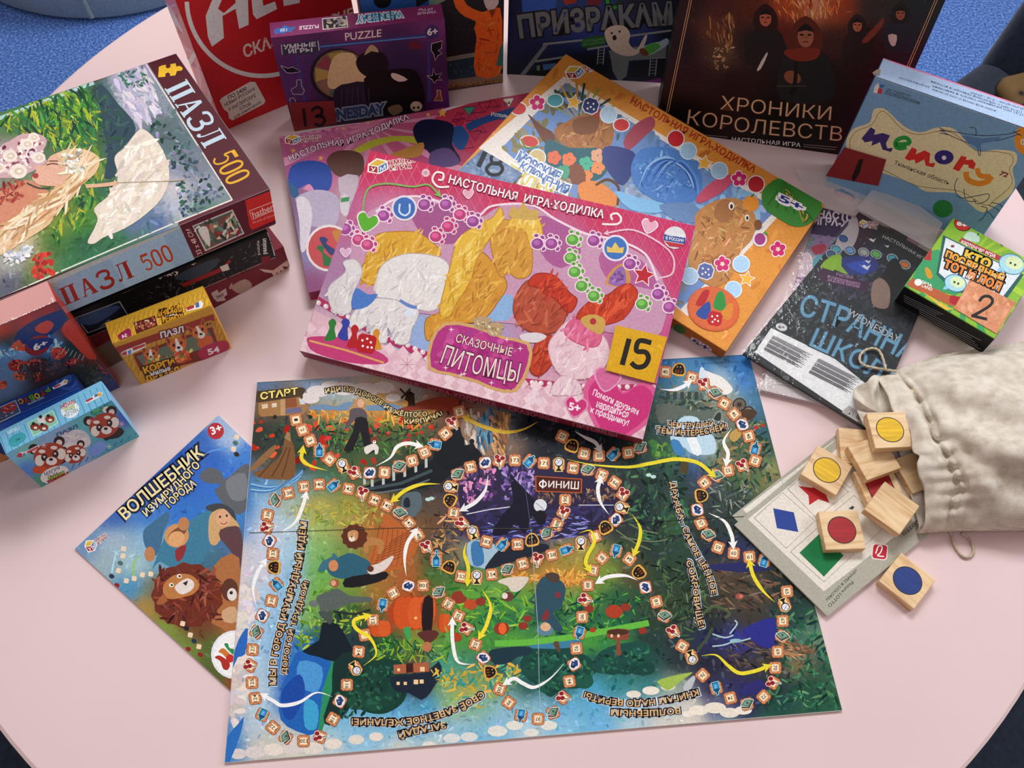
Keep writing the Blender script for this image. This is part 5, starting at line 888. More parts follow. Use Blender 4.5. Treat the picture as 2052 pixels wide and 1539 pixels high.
for t, q in (('Помоги друзьям', [(1462, 1240), (1690, 1340), (1684, 1372), (1456, 1270)]), ('нарядиться', [(1478, 1300), (1640, 1358), (1634, 1388), (1474, 1330)]), ('к празднику!', [(1448, 1326), (1642, 1396), (1636, 1424), (1446, 1356)])): A.text(t, q, 'f4e4ec', .02, shear=.2)
for P_, c in (([(125, 1000), (150, 940), (145, 910), (165, 890), (185, 910), (175, 940), (180, 990)], '2c7c34'), ([(190, 980), (215, 930), (210, 905), (232, 888), (252, 910), (240, 940), (240, 1000)], '34409c'), ([(235, 1030), (262, 970), (256, 940), (276, 920), (296, 940), (286, 970), (290, 1030)], 'b02024'), ([(365, 1040), (372, 990), (366, 960), (385, 940), (402, 960), (394, 990), (410, 1040)], 'd08c2c')): A.poly(P_, c, 3)
A.poly(rsq(334, 1015, 46, .2, .3), 'b41c24'); [A.disc(334+dx, 1015+dy, 6, 'f4e8e4') for dx, dy in ((-20, -16), (4, -24), (22, -6), (-18, 12), (6, 18), (26, 20))]
A = Art(mb, bx.face('front'), 7); A.view(600, 280, 2.4817)
for t, x, n in (('НАСТОЛЬНАЯ', 320, 270), ('ИГРА-ХОДИЛКА', 640, 340), ('СКАЗОЧНЫЕ', 1040, 250), ('ПИТОМЦЫ', 1360, 220)): y = 1148+(x-320)*.247; A.text(t, [(x, y), (x+n, y+n*.247), (x+n, y+n*.247+20), (x, y+20)], 'c8788c', .02)
A.text('УМНЫЕ ИГРЫ', [(95, 1098), (260, 1132), (262, 1144), (97, 1110)], 'c8788c', .02)
fin()
# ================================================================ boxes standing at the back
FG = .36                                      # fronts face away from the lamps: their inks are read with less light
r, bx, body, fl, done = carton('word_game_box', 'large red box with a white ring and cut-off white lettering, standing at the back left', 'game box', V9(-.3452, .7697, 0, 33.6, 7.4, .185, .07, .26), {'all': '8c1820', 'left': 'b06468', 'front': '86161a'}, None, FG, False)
A = Art(body, bx.face('front'), 11); A.view(320, 0, 3.42)
t_ = np.linspace(.35, 2.75, 40); A.line([(700+515*math.cos(t)*1.0, -10+530*math.sin(t)) for t in np.linspace(.2, 3.1, 50)], 30, 'b0a29a')
for P_ in ([(315, 110), (360, 0), (420, -180), (600, -180), (610, 170), (545, 198), (520, 60), (430, 110), (440, 260), (358, 320), (330, 250)],): A.poly(P_, 'b4aaa4')
A.poly([(400, 60), (450, -60), (520, -60), (520, 20), (440, 90)], '86161a')
A.poly([(610, -180), (680, -180), (710, 40), (790, 10), (805, 62), (665, 132), (640, 100)], 'b4aaa4'); A.poly([(830, -180), (880, -180), (900, -20), (960, -40), (960, 20), (850, 42)], 'b4aaa4')
A.text('СКАЗАТЬ ИНАЧЕ', [(566, 318), (1330, 52), (1330, 118), (580, 396)], 'a08c84', .03)
m2 = MB(FG); a2 = Art(m2, (bx.face('front')[0]-bx.face('front')[2]*0+bx.face('front')[3]*.0003, *bx.face('front')[1:]), 12); a2.view(320, 0, 3.42)
a2.poly([(410, 690), (425, 670), (620, 560), (655, 562), (725, 690), (715, 712), (500, 825), (475, 812), (468, 770), (440, 750)], 'a8968e')
for t, q in (('ПО 2400', [(465, 660), (590, 592), (598, 614), (473, 684)]), ('НОВЫХ РУССКИХ', [(442, 712), (650, 596), (656, 616), (448, 732)]), ('И АНГЛИЙСКИХ', [(470, 742), (655, 640), (662, 662), (478, 764)]), ('СЛОВ', [(545, 738), (620, 700), (626, 718), (551, 756)]), ('ДЛЯ ОБЪЯСНЕНИЯ', [(508, 800), (690, 692), (694, 708), (512, 816)])): a2.text(t, q, '2c2024', .02)
A = Art(body, bx.face('left'), 13); A.dabs(26, 60, 8, 14, cols=['b87478', 'a05058', 'c48c8c'])  # pink reflection of the table painted into the red box's side colour
done(); tag(m2.build('sticker', GLOSS, r, tuple(r.location)), 'white sticker')
WD = V9(-.2651, .7745, 0, 12.4, 0, .1826, .0235, .1361)
r, bx, body, fl, done = carton('puzzle_box', 'purple puzzle box reading PUZZLE and 6+, standing before the red box', 'puzzle', WD, {'all': '4c1c44', 'top': '7a2c5c', 'front': '3c1838'}, None, .46)
A = Art(body, bx.face('front'), 14); A.field([(x/3.42+320, y/3.42, c) for x, y, c in ((800, 300, '5c2850'), (1300, 260, '582450'), (1900, 200, '5c2858'), (830, 420, '3c1c50'), (860, 650, '442458'), (900, 850, '401830'), (1950, 400, '301838'), (1960, 700, '4c1c58'), (1200, 420, '2c2448'), (1700, 420, '241c3c'), (1300, 700, '1c141c'), (1700, 700, '120c10'), (1500, 820, '1c1420'))], 40, 30, 24)
A.view(320, 0, 3.42); A.line([(900, 345), (1840, 240), (1850, 700)], 26, '2c2c5c'); A.line([(930, 345), (1000, 720)], 20, '342c60'); A.line([(1100, 320), (1830, 250)], 8, '3c6c9c')
A.text('PUZZLE', [(1268, 226), (1520, 200), (1518, 250), (1272, 278)], 'c8b4a8', .01); 
A.poly([(838, 300), (1085, 276), (1090, 345), (1062, 352), (1060, 372), (845, 376)], '28283c'); A.text('УМНЫЕ', [(845, 308), (1070, 288), (1070, 316), (848, 338)], 'c4c0c8', .03); A.text('ИГРЫ', [(880, 338), (1046, 328), (1046, 354), (884, 366)], 'c4c0c8', .03)
A.line([(834, 306), (840, 374)], 5, 'c4c0c8'); A.line([(1084, 280), (1094, 346)], 5, 'c4c0c8')
A.disc(1865, 220, 50, '2c2454'); A.disc(1862, 216, 42, '30244c'); A.text('6+', [(1832, 196), (1905, 190), (1906, 236), (1834, 242)], 'c8c4cc', .03)
A.disc(1230, 510, 200, '181018', 180); A.disc(1240, 508, 186, '5c4c38', 166)   # stained-glass round window and plain hair / cloth masses
for i in range(9): a = i*.7; A.poly([(1240, 508), (1240+180*math.cos(a), 508+160*math.sin(a)), (1240+180*math.cos(a+.62), 508+160*math.sin(a+.62))], ('6c3038', '7c6c30', '344c48', '6c5040', '8c7438')[i % 5])
A.poly([(1150, 580), (1170, 440), (1220, 370), (1320, 365), (1360, 420), (1410, 500), (1400, 560), (1300, 590), (1200, 610)], 'a8946c', 4); A.poly([(1345, 420), (1400, 360), (1500, 350), (1560, 400), (1560, 480), (1480, 540), (1380, 500)], '100c10', 4); A.poly([(1200, 610), (1300, 570), (1400, 560), (1480, 640), (1470, 790), (1200, 790)], '1c1624', 2); A.poly([(1400, 540), (1560, 480), (1700, 470), (1780, 520), (1800, 740), (1480, 780)], '0c0a0c', 3)
for i in range(6): A.line([(1250+i*36, 600), (1240+i*40, 780)], 6, '2c2440')
A.poly([(1400, 380), (1440, 310), (1480, 320), (1500, 360), (1450, 350)], '8c7c58', 2); A.poly([(1590, 500), (1640, 510), (1700, 545), (1640, 560), (1590, 530)], 'a89c90', 2); A.poly([(1700, 300), (1760, 280), (1800, 320), (1740, 340)], '4c1828', 3)
def icon(P_, c='0c0a10'): A.line(P_, 7, 'a8a0a4', 0, closed=True); A.poly(P_, c)
icon([(830, 450), (880, 470), (910, 460), (965, 490), (900, 500), (870, 495)]); icon([(940, 550), (968, 548), (970, 590), (990, 620), (980, 645), (915, 645), (902, 615), (940, 590)], '3c2848'); icon([(890, 680), (915, 670), (930, 690), (925, 710), (900, 705)], '3c2848')
icon([(1865, 300), (1935, 282), (1930, 330), (1905, 345), (1935, 365), (1905, 380), (1890, 415), (1880, 370), (1862, 345)]); icon([(1832, 520), (1870, 520), (1875, 470), (1892, 515), (1935, 500), (1910, 530), (1940, 550), (1900, 545), (1880, 570), (1870, 545)]); icon([(1900, 620), (1925, 620), (1925, 650), (1940, 690), (1880, 690), (1905, 650)], '6c3c1c'); A.disc(1760, 730, 46, '2c2020', 40); A.disc(1758, 728, 40, '9c8c7c', 34); A.disc(1742, 738, 9, '1c1414'); A.disc(1772, 736, 9, '1c1414')
A.poly([(1560, 740), (1640, 715), (1665, 760), (1600, 790)], '5c4c3c', 2); A.text('WEDNESDAY', [(1000, 780), (1545, 705), (1550, 775), (1010, 850)], '243454', .05, edge='6c7484', ew=.09)
A = Art(fl, bx.face('top'), 15); A.view(320, 0, 3.42)
def up_text(t, x0, y0, x1, y1, h, c, **k): A.text(t, [(x1, y1), (x0, y0), (x0-.1*h, y0-h), (x1-.1*h, y1-h)], c, **k)   # reads upside down, baseline on top
A.text('WEDNESDAY', [(1670, 118), (1352, 158), (1350, 108), (1660, 78)], '3c8cb0', .03, edge='d8d4dc', ew=.12)
A.text('УМНЫЕ', [(1895, 88), (1765, 102), (1765, 86), (1895, 72)], 'd0b0c4', .02); A.text('ИГРЫ', [(1870, 68), (1775, 76), (1775, 60), (1870, 52)], 'd0b0c4', .02); A.text('PUZZLE', [(1090, 192), (955, 204), (955, 180), (1090, 168)], 'e4d0dc', .02)
A.poly([(1112, 126), (1284, 110), (1292, 186), (1118, 204)], 'd8d0d0'); A.poly([(1118, 132), (1278, 116), (1286, 182), (1124, 198)], '241c24'); A.dabs(24, 40, 16, 10, region=[(1124, 138), (1272, 122), (1280, 176), (1130, 192)], cols=['8c8488', '3c2c48', '1c1820', 'b8a890'])
A.poly([(780, 215), (800, 190), (830, 195), (850, 172), (875, 178), (890, 188), (925, 180), (930, 196), (905, 206), (910, 222), (870, 216), (850, 232), (820, 226), (795, 236)], '3c64a8'); A.text('120', [(872, 214), (826, 218), (826, 198), (872, 194)], 'd0d8e8', .02)
done()
# number 13 leans on its front
a, f = card('dull red card with the number 13 against the foot of the purple puzzle box', [(578, 206), (669, 202), (675, 247), (590, 263)], 0, '5a1c1e', bx=bx.face('front'), gain=FG, off=.0009)
a.view(320, 0, 3.42); a.poly([(975, 745), (995, 742), (1010, 865), (990, 870)], '140c0e'); a.line([(1040, 760), (1075, 735), (1110, 750), (1105, 785), (1070, 797), (1115, 800), (1130, 830), (1100, 860), (1060, 850)], 22, '140c0e', 5); f()
r, bx, body, fl, done = carton('board_game_box', 'dark space-themed game box with a figure in an orange suit, standing behind the purple box', 'game box', V9(-.1766, .8229, 0, 14.98, 0, .1565, .06, .25), {'all': '141418', 'front': '141619'}, None, FG, False)
A = Art(body, bx.face('front'), 16); A.view(860, 0, 3.946)
A.poly([(-560, -40), (-110, -60), (-100, 60), (0, 0), (200, -60), (0, 60), (-540, 120)], '1c3c70'); A.disc(-370, 5, 70, '0c0c10', 60)
A.dabs(40, 8, 6, 10, region=[(150, 60), (360, 40), (360, 430), (150, 450)], cols=['2c343c', '1c2428'])
A.poly([(0, 70), (190, -30), (160, -80), (0, -60)], '54685c'); A.line([(140, 470), (370, 430)], 34, '54564c'); A.poly([(140, 490), (370, 450), (375, 610), (140, 640)], '142430'); A.dabs(30, 20, 10, 8, region=[(150, 500), (360, 460), (360, 600), (150, 630)], cols=['1c3440', '24404c']); A.line([(140, 655), (600, 600)], 42, '5c4a40'); A.poly([(140, 690), (590, 632), (590, 676), (140, 722)], '3c2c20')
A.poly([(190, -40), (240, -60), (300, 40), (400, 90), (440, 90), (560, 60), (580, 300), (560, 590), (370, 600), (360, 420), (375, 300), (355, 220), (370, 170), (280, 130), (210, 60)], 'a04416', 2); A.dabs(60, 80, 10, 8, region=[(390, 110), (560, 80), (560, 580), (390, 580)], cols=['a84c1c', '94380f', 'b45820', '802c10'])
A.poly([(430, -40), (520, -40), (550, 20), (500, 80), (450, 60)], '8c8480', 3); A.poly([(470, 80), (500, 140), (520, 70)], '5c2408'); A.poly([(560, 380), (600, 300), (600, 520), (530, 520)], '24504c')
A.text('ИГРА ДЛЯ ПОКОРИТЕЛЕЙ КОСМОСА', [(60, 686), (610, 622), (610, 640), (60, 704)], '8c6438', .02)
done()
GH = V9(-.0215, .878, 0, -1.2, 5, .188, .06, .25)
r, bx, body, fl, done = carton('board_game_box', 'dark blue game box with a little white ghost and grey letters ПРИЗРАКАМ', 'game box', GH, {'all': '10121c', 'front': '14182a'}, None, FG, False)
A = Art(body, bx.face('front'), 17); A.view(860, 0, 3.946)
A.field([(x/3.946+860, y/3.946, c) for x, y, c in ((660, 20, '101830'), (900, 20, '1c3058'), (1300, 20, '1c2c54'), (1700, 0, '181c28'), (660, 300, '181c38'), (1300, 260, '1c2a60'), (1700, 260, '1c2850'), (700, 600, '101420'), (1900, 250, '101420'), (1300, 500, '101216'), (1900, 700, '14141a'))], 24, 30, 36)
A.poly([(730, -30), (1010, -40), (1000, 70), (820, 120), (740, 110)], '20407c'); A.poly([(1020, -60), (1180, -60), (1160, 20), (1080, 40)], '6c2418'); A.poly([(1250, -40), (1380, -50), (1350, 40), (1250, 40)], '4c1c20')
A.text('С', [(1390, -40), (1520, -50), (1520, 62), (1400, 70)], '1c6c28', .04, edge='0c2010', ew=.06)
A.tpath('ПРИЗРАКАМ', [(715, 298), (1000, 262), (1400, 226), (1930, 188)], 165, '4a5052', off=.04, edge='14161a', ew=.06)
for L_ in ([(810, 490), (1090, 448)], [(900, 350), (1380, 300)], [(1540, 290), (1920, 240)], [(1250, 390), (1430, 360)], [(1580, 470), (1870, 452)]): A.line(L_, 16, '5c6264')
A.poly([(640, 690), (900, 360), (940, 356), (660, 720)], '4c5254'); A.poly([(660, 720), (810, 560), (1000, 470), (1090, 455), (830, 700), (790, 730)], '0c0e12')
for i in range(5): A.line([(700+i*34, 600+i*18), (680+i*34, 640+i*18)], 5, '5c6468')
A.poly([(850, 520), (876, 516), (876, 556), (852, 560)], '3c5c4c'); A.poly([(900, 510), (1000, 498), (1000, 540), (902, 556)], '2c4c6c')
A.poly([(1420, 400), (1540, 380), (1880, 340), (1870, 450), (1580, 480), (1560, 600), (1500, 650), (1450, 560), (1440, 480)], '4c5052'); A.poly([(1590, 490), (1860, 460), (1850, 600), (1580, 610)], '12141a')
for x in (1340, 1386, 1750, 1800): A.line([(x, 380 if x < 1500 else 470), (x-12, 510 if x < 1500 else 600)], 6, '6c7478')
for i in range(5): A.line([(1338, 400+i*24), (1384, 396+i*24)], 4, '5c6468'); A.line([(1748, 485+i*24), (1798, 482+i*24)], 4, '5c6468')
A.poly([(1200, 330), (1260, 290), (1390, 280), (1390, 350), (1220, 382)], '1c3c24', 2); A.text('СТРАШНО', [(1218, 320), (1385, 296), (1385, 316), (1218, 340)], '3c6c3c', .02); A.text('ИНТЕРЕСНО', [(1214, 348), (1388, 324), (1388, 342), (1214, 366)], '3c6c3c', .02)
A.poly([(1390, 290), (1400, 230), (1470, 200), (1550, 210), (1590, 270), (1580, 340), (1640, 390), (1700, 290), (1724, 280), (1700, 360), (1640, 430), (1540, 440), (1440, 390)], '8c8478', 3); A.disc(1466, 298, 17, '1c1818', 21); A.disc(1444, 262, 9, '1c1818'); A.disc(1506, 250, 9, '1c1818')
A.poly([(1660, 390), (1760, 340), (1820, 330), (1880, 300), (1890, 350), (1780, 420), (1700, 440)], '6c8088', 2); A.poly([(1690, 385), (1780, 335), (1830, 370), (1740, 430)], '34702c', 2); A.poly([(1660, 395), (1700, 380), (1740, 432), (1690, 440)], '4c2c20', 2)
A.poly([(1660, 650), (1835, 615), (1835, 730), (1662, 735)], '4c1c4c')
done()
CH = V9(.1552, .799, 0, -7.4, 8.0, .2556, .07, .3)
r, bx, body, fl, done = carton('board_game_box', 'tall black fantasy game box with dim hooded heroes, standing at the back', 'game box', CH, {'all': '0c0a0c', 'front': '100a0a', 'left': '14161c', 'right': '14161c'}, None, .34, False)
A = Art(body, bx.face('front'), 18); A.view(1300, 0, 3.42)
A.field([(x/3.42+1300, y/3.42, c) for x, y, c in ((300, 20, '1c1010'), (500, 60, '301614'), (700, 40, '3c1810'), (950, 30, '783014'), (1150, 20, '906048'), (1300, 40, '6c2814'), (1550, 40, '201c1a'), (1850, 60, '14181a'), (250, 300, '180c0c'), (450, 200, '442416'), (500, 380, '3c2c20'), (700, 300, '140e10'), (930, 230, '401410'), (1250, 300, '281412'), (1500, 260, '241210'), (1750, 300, '1a1416'), (300, 520, '200c0c'), (560, 560, '180a0a'), (900, 500, '100a0c'), (1200, 500, '120a0a'), (1600, 500, '1c0c0c'), (250, 800, '080606'), (900, 800, '060505'), (1700, 800, '060505'))], 26, 44, 50)
A.dabs(500, 40, 9, 5, region=[(270, 0), (1900, 0), (1760, 560), (220, 560)])
A.dabs(90, 80, 8, 10, region=[(840, -40), (1350, -40), (1250, 130), (900, 130)], ang=80, spread=.3, cols=['8c3c18', 'a85c30', '6c2410', 'b87850'])
A.dabs(60, 70, 8, 8, region=[(400, 110), (600, 110), (560, 330), (400, 300)], ang=80, spread=.2, cols=['5c3820', '7c5834', '3c2214'])
A.dabs(40, 30, 12, 8, region=[(440, 330), (590, 300), (560, 480), (440, 470)], cols=['6c5434', '7c6440', '3c2c1c'])
def hero(x, y, s, hood, skin, coat):
    A.poly([(x-s*1.6, y+s*4), (x-s*1.4, y+s*1.4), (x, y+s*.8), (x+s*1.4, y+s*1.4), (x+s*1.7, y+s*4)], coat, 3); A.poly([(x-s*.9, y+s*1.0), (x-s*.95, y-s*.3), (x, y-s*1.2), (x+s*.95, y-s*.3), (x+s*.9, y+s*1.0)], hood, 3)
    A.disc(x, y+s*.1, s*.5, skin, s*.66); A.poly([(x-s*.55, y-s*.2), (x, y-s*.75), (x+s*.55, y-s*.2), (x, y-s*.3)], '0c0808', 2)
    for k in (-1, 1): A.line([(x+k*s*.12, y), (x+k*s*.36, y-s*.03)], s*.12, '140a08')
    A.line([(x-s*.16, y+s*.42), (x+s*.16, y+s*.42)], s*.08, '3c1810'); A.poly([(x-s*.05, y+s*.02), (x+s*.06, y+s*.02), (x+s*.1, y+s*.25), (x-s*.06, y+s*.25)], '5c3424')
hero(800, 120, 80, '1c0c0c', '7c4030', '141012'); hero(1430, 170, 62, '1c1012', '7c4434', '1c1210'); hero(1725, 90, 62, '14100f', '683828', '18181c')
hero(1075, 240, 110, '3c1610', '6c4030', '141214')
A.poly([(940, 340), (1160, 330), (1150, 400), (1040, 420), (950, 390)], '541c14', 3); A.poly([(740, 480), (800, 370), (815, 370), (770, 470)], '8c8480', 2); A.disc(985, 530, 60, '5c3424', 44, .4); A.poly([(1000, 440), (1020, 430), (1010, 640), (960, 640), (990, 560)], '0c0a0c', 2); A.line([(880, 590), (1080, 590)], 8, '2c2824'); A.poly([(1640, 240), (1700, 240), (1690, 310), (1660, 310)], '8c7c74', 2); A.poly([(1460, 280), (1560, 170), (1610, 120), (1600, 180), (1500, 290)], '54241a', 2)
for L_ in ([(296, -10), (134, 770)], [(282, -10), (120, 770)], [(1982, -10), (1790, 445), (1640, 800)], [(1966, -10), (1776, 440), (1626, 790)]): A.line(L_, 4, 'a07850')
A.tpath('ХРОНИКИ', [(490, 750), (860, 790), (1245, 825)], 92, '9c8064', off=-.012, edge='3c2418', ew=.03); A.tpath('КОРОЛЕВСТВ', [(262, 850), (700, 912), (1320, 968)], 96, '9c8064', off=-.012, edge='3c2418', ew=.03)
A.text('НАСТОЛЬНАЯ ИГРА', [(570, 940), (1042, 980), (1040, 1008), (568, 966)], 'b4aca8', .01); A.line([(390, 925), (540, 940)], 4, '5c5450'); A.line([(1060, 990), (1290, 1010)], 4, '5c5450'); A.line([(400, 945), (540, 958)], 4, '5c5450'); A.line([(1060, 1004), (1280, 1026)], 4, '5c5450')
done()
ME = V9(.346, .724, 0, -23.97, 7.42, .177, .0353, .15)
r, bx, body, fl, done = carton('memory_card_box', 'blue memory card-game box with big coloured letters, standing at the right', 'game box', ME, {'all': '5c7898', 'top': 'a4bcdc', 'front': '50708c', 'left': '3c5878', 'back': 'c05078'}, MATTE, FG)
A = Art(fl, bx.face('top'), 19); A.view(1800, 60, 7.695); A.line([(-300, 380), (0, 500), (1939, 1160), (2200, 1250)], 60, 'd87c9c')
for i, (x0, y0, x1, y1) in enumerate(((0, 750, 480, 905), (520, 935, 1500, 1270), (520, 885, 1920, 1330), (500, 815, 1900, 1290), (1110, 985, 1930, 1240))):
    A.text(['для детей и взрослых', 'играем всей семьёй от мала до велика', '(7-31 лет) развиваем память и внимание', '(12-16 лет) с объектами природы и истории', '(50 штук) карточек — 25 пар — для игры'][i], [(x1, y1), (x0, y0), (x0+8, y0-30), (x1+8, y1-30)], '2c405c', .01)
A = Art(body, bx.face('front'), 20); A.view(1640, 90, 4.051)
A.poly([(-5+k[0], k[1]) for k in ((450, 530), (500, 512), (560, 530), (700, 660), (830, 710), (980, 668), (1120, 690), (1280, 860), (1440, 850), (1600, 870), (1615, 950), (1580, 1010), (1600, 1130), (1560, 1220), (1450, 1300), (1330, 1360), (1200, 1260), (1100, 1200), (880, 1190), (780, 1130), (560, 1050), (400, 1000), (260, 900), (230, 780), (290, 680), (420, 630))], 'a49678', 3)
A.line([(500, 545), (560, 560), (690, 690), (830, 728), (980, 700), (1100, 720), (1270, 850), (1430, 865), (1560, 890), (1580, 950), (1550, 1010), (1570, 1130), (1440, 1250), (1350, 1300), (1150, 1190), (900, 1160), (760, 1130), (560, 1030), (300, 900), (255, 790), (310, 700), (430, 650)], 5, '5c5434', 4, closed=True)
A.poly([(350, 760), (425, 668), (462, 690), (452, 730), (520, 715), (582, 735), (548, 800), (560, 840), (605, 835), (590, 870), (520, 850), (500, 790), (430, 820), (440, 780), (378, 792)], '2c2050')
A.line([(625, 808), (735, 800), (728, 765), (690, 752), (635, 775), (625, 820), (660, 840), (715, 830)], 34, '1c6c2c', 3)
A.poly([(700, 920), (760, 830), (800, 850), (790, 890), (860, 855), (908, 880), (900, 960), (950, 958), (935, 995), (870, 980), (860, 930), (790, 965), (780, 930), (735, 940)], '94201c')
A.disc(1020, 912, 78, '241c54', 58); A.disc(1020, 916, 18, 'c8bca0')
A.poly([(1090, 1005), (1160, 900), (1205, 910), (1195, 935), (1250, 930), (1278, 965), (1262, 1010), (1215, 995), (1220, 975), (1180, 970), (1140, 1028)], '94201c')
A.line([(1200, 1030), (1210, 1090), (1290, 1125), (1370, 1110), (1405, 1065)], 46, 'c0601c', 4); A.line([(1290, 1000), (1310, 1060), (1400, 1070)], 42, 'c0601c', 3)
A.text('72', [(1478, 1022), (1545, 1042), (1532, 1076), (1465, 1056)], '5c1c20', .04, shear=.2); A.text('Тюменская область', [(624, 938), (1070, 1108), (1056, 1138), (612, 968)], '1c1c1c', .01)
A.disc(1680, 770, 90, 'c0641c', 120); A.text('0', [(1640, 760), (1676, 765), (1674, 815), (1640, 810)], 'e0c0a0', .02)
A.disc(1010, 1330, 82, '1c5c2c', 72); A.poly([(455, 340), (480, 312), (500, 320), (475, 395), (445, 385)], 'c0b8a8'); A.poly([(488, 350), (520, 358), (512, 400), (478, 392)], '8c2028'); A.poly([(490, 320), (545, 325), (520, 350), (500, 350)], '2c4c70')
for i, t in enumerate(('ПРИ ПОДДЕРЖКЕ', 'ПРЕЗИДЕНТСКОГО ФОНДА', 'КУЛЬТУРНЫХ ИНИЦИАТИВ')): A.text(t, [(556-i*8, 350+i*17), (750+(i > 0)*85-i*6, 408+(i > 0)*44+i*10), (746+(i > 0)*85-i*6, 422+(i > 0)*44+i*10), (552-i*8, 364+i*17)], '1c2430', .02)
for L_ in ([(985, 690), (1080, 740), (1200, 790), (1270, 800), (1340, 790), (1480, 770), (1640, 720)], [(985, 690), (1100, 705), (1250, 730), (1400, 735), (1560, 720), (1640, 690)], [(1225, 668), (1275, 680), (1280, 740)], [(1290, 800), (1300, 890), (1315, 890), (1310, 800)], [(980, 670), (1040, 700)], [(985, 715), (1060, 730)], [(1580, 700), (1650, 740)], [(1130, 1080), (1105, 1160), (1150, 1240), (1260, 1230), (1380, 1210), (1370, 1260), (1290, 1290), (1260, 1250)], [(1180, 1170), (1200, 1260), (1280, 1270)], [(1320, 1310), (1370, 1330), (1340, 1400), (1300, 1430)], [(1400, 1280), (1480, 1300), (1510, 1380)], [(1380, 1300), (1460, 1340), (1490, 1420)], [(1360, 1340), (1420, 1400), (1440, 1440)]): A.line(L_, 6, '1c2440', 4)
A.poly([(1160, 740), (1270, 750), (1340, 760), (1470, 745), (1440, 780), (1330, 800), (1310, 830), (1280, 830)], '3c5878', 2)
m2 = MB(.9); P = bx.P(np.array([(-.001, .006, .1465), (.004, .004, .149), (.0025, .002, .158), (-.0015, .0035, .155), (-.004, .0045, .150)])); m2.add(np.vstack([P, P+np.array([.0004, .0006, 0])]), [[0, 1, 2, 3, 4], [9, 8, 7, 6, 5]]+[[i, (i+1) % 5, (i+1) % 5+5, i+5] for i in range(5)], m2.alb('c8c4b8')); m2.build('torn_flap', MATTE, r, tuple(r.location))
done()
a, f = card('dull red card with the number 1 at the foot of the blue memory box', [(1692, 295), (1776, 320), (1760, 372), (1655, 352)], 0, '5c1a1c', bx=bx.face('front'), gain=FG, off=.001)
a.view(1640, 90, 4.051); a.poly([(330, 930), (365, 925), (335, 1040), (285, 1120), (268, 1080)], '140c0c'); f()
# ================================================================ the puzzle stack at the left
r, bx, mb, fin = lid_box('puzzle_box', 'maroon puzzle box with a white glove print, lowest of the left stack', 'puzzle', V9(-.461, .4084, 0, 38.32, 0, .28, .19, .0386), {'all': '5c1a24', 'top': '601c26'}, None, .6)
A = Art(mb, bx.face('front'), 21); A.view(0, 440, 2.85)
A.poly([(300, 900), (1180, 500), (1215, 560), (1180, 590), (500, 960), (420, 930)], '6c5c50'); A.poly([(520, 720), (760, 640), (840, 780), (600, 860)], '645448')
A.poly([(1480, 282), (1560, 290), (1640, 232), (1652, 270), (1612, 266), (1634, 300), (1600, 290), (1606, 322), (1580, 300), (1572, 336), (1552, 306), (1510, 300)], 'b4988c'); 
A.poly([(1205, 420), (1240, 400), (1250, 418), (1290, 392), (1298, 430), (1280, 440), (1290, 462), (1240, 470), (1220, 450)], 'a08c8c'); A.text('360', [(1232, 438), (1274, 418), (1278, 434), (1238, 454)], '4c2024', .02)
A.poly([(1325, 380), (1400, 340), (1440, 380), (1380, 420), (1340, 410)], '8c7468', 3); A.text('60x', [(1306, 392), (1318, 360), (1330, 366), (1318, 398)], 'c0a4a0', .01)
fin()
BK = V9(-.5013, .4089, .0388, 31.74, 0, .3, .22, .0440)
r, bx, mb, fin = lid_box('puzzle_box', 'black puzzle box with worn white corners, in the middle of the left stack', 'puzzle', BK, {'all': '141416', 'front': '121214'}, None, .6)
A = Art(mb, bx.face('front'), 22); A.view(0, 440, 2.85)
A.dabs(260, 26, 5, 10, region=[(760, 440), (1480, 120), (1480, 260), (1200, 440), (760, 540)], cols=['101012', '1c1c1c', '34343a', '0c0c0c', '4c4c50'])
A.poly([(430, 560), (684, 465), (742, 560), (500, 650)], '8c9094'); A.poly([(438, 562), (680, 472), (736, 558), (504, 644)], '141a24'); A.poly([(440, 570), (600, 500), (690, 500), (560, 590), (470, 600)], '34486c', 2); A.poly([(560, 620), (620, 570), (650, 580)], '5c6470')
A.poly([(1000, 340), (1060, 290), (1240, 220), (1230, 270), (1120, 340)], '2c3844', 3); A.poly([(1030, 370), (1270, 270), (1310, 225), (1320, 240), (1260, 300), (1050, 385)], '7c1c1c'); A.poly([(1255, 270), (1300, 252), (1312, 285), (1270, 298)], 'b4b0a8')
for L_ in ([(1535, 60), (1560, 130), (1580, 215)], [(1480, 70), (1535, 55)], [(1200, 180), (1460, 85)], [(920, 330), (1010, 305)], [(1120, 235), (1090, 250)]): A.dabs(16, 18, 7, 14, region=[(L_[0][0]-8, L_[0][1]-8), (L_[-1][0]+8, L_[-1][1]-8), (L_[-1][0]+8, L_[-1][1]+10), (L_[0][0]-8, L_[0][1]+10)], cols=['c4c0bc', 'a4a0a0', 'dcd8d4'])
[A.line(q, w_, c_) for q, w_, c_ in (([(1528, 66), (1552, 120), (1572, 205)], 14, 'b4b0ac'), ([(1470, 80), (1534, 58)], 9, 'c4c0bc'), ([(1150, 216), (1300, 150), (1440, 92)], 5, 'a8a4a0'), ([(700, 420), (860, 350), (1000, 296)], 5, '9c9894'), ([(760, 535), (1180, 400)], 3, '6c6864'))]
A.poly([(1490, 215), (1540, 205), (1550, 245), (1498, 258)], '6c1420'); A.text('puzzle', [(1468, 205), (1464, 120), (1480, 120), (1484, 200)], 'a8a8a8', .01); A.text('passion', [(1496, 200), (1492, 108), (1520, 108), (1522, 196)], 'd0d0d0', .02)
fin()
PZ = V9(-.4808, .3996, .1103, 35.81, 0, .3, .2097, .0262*2, 4.98)
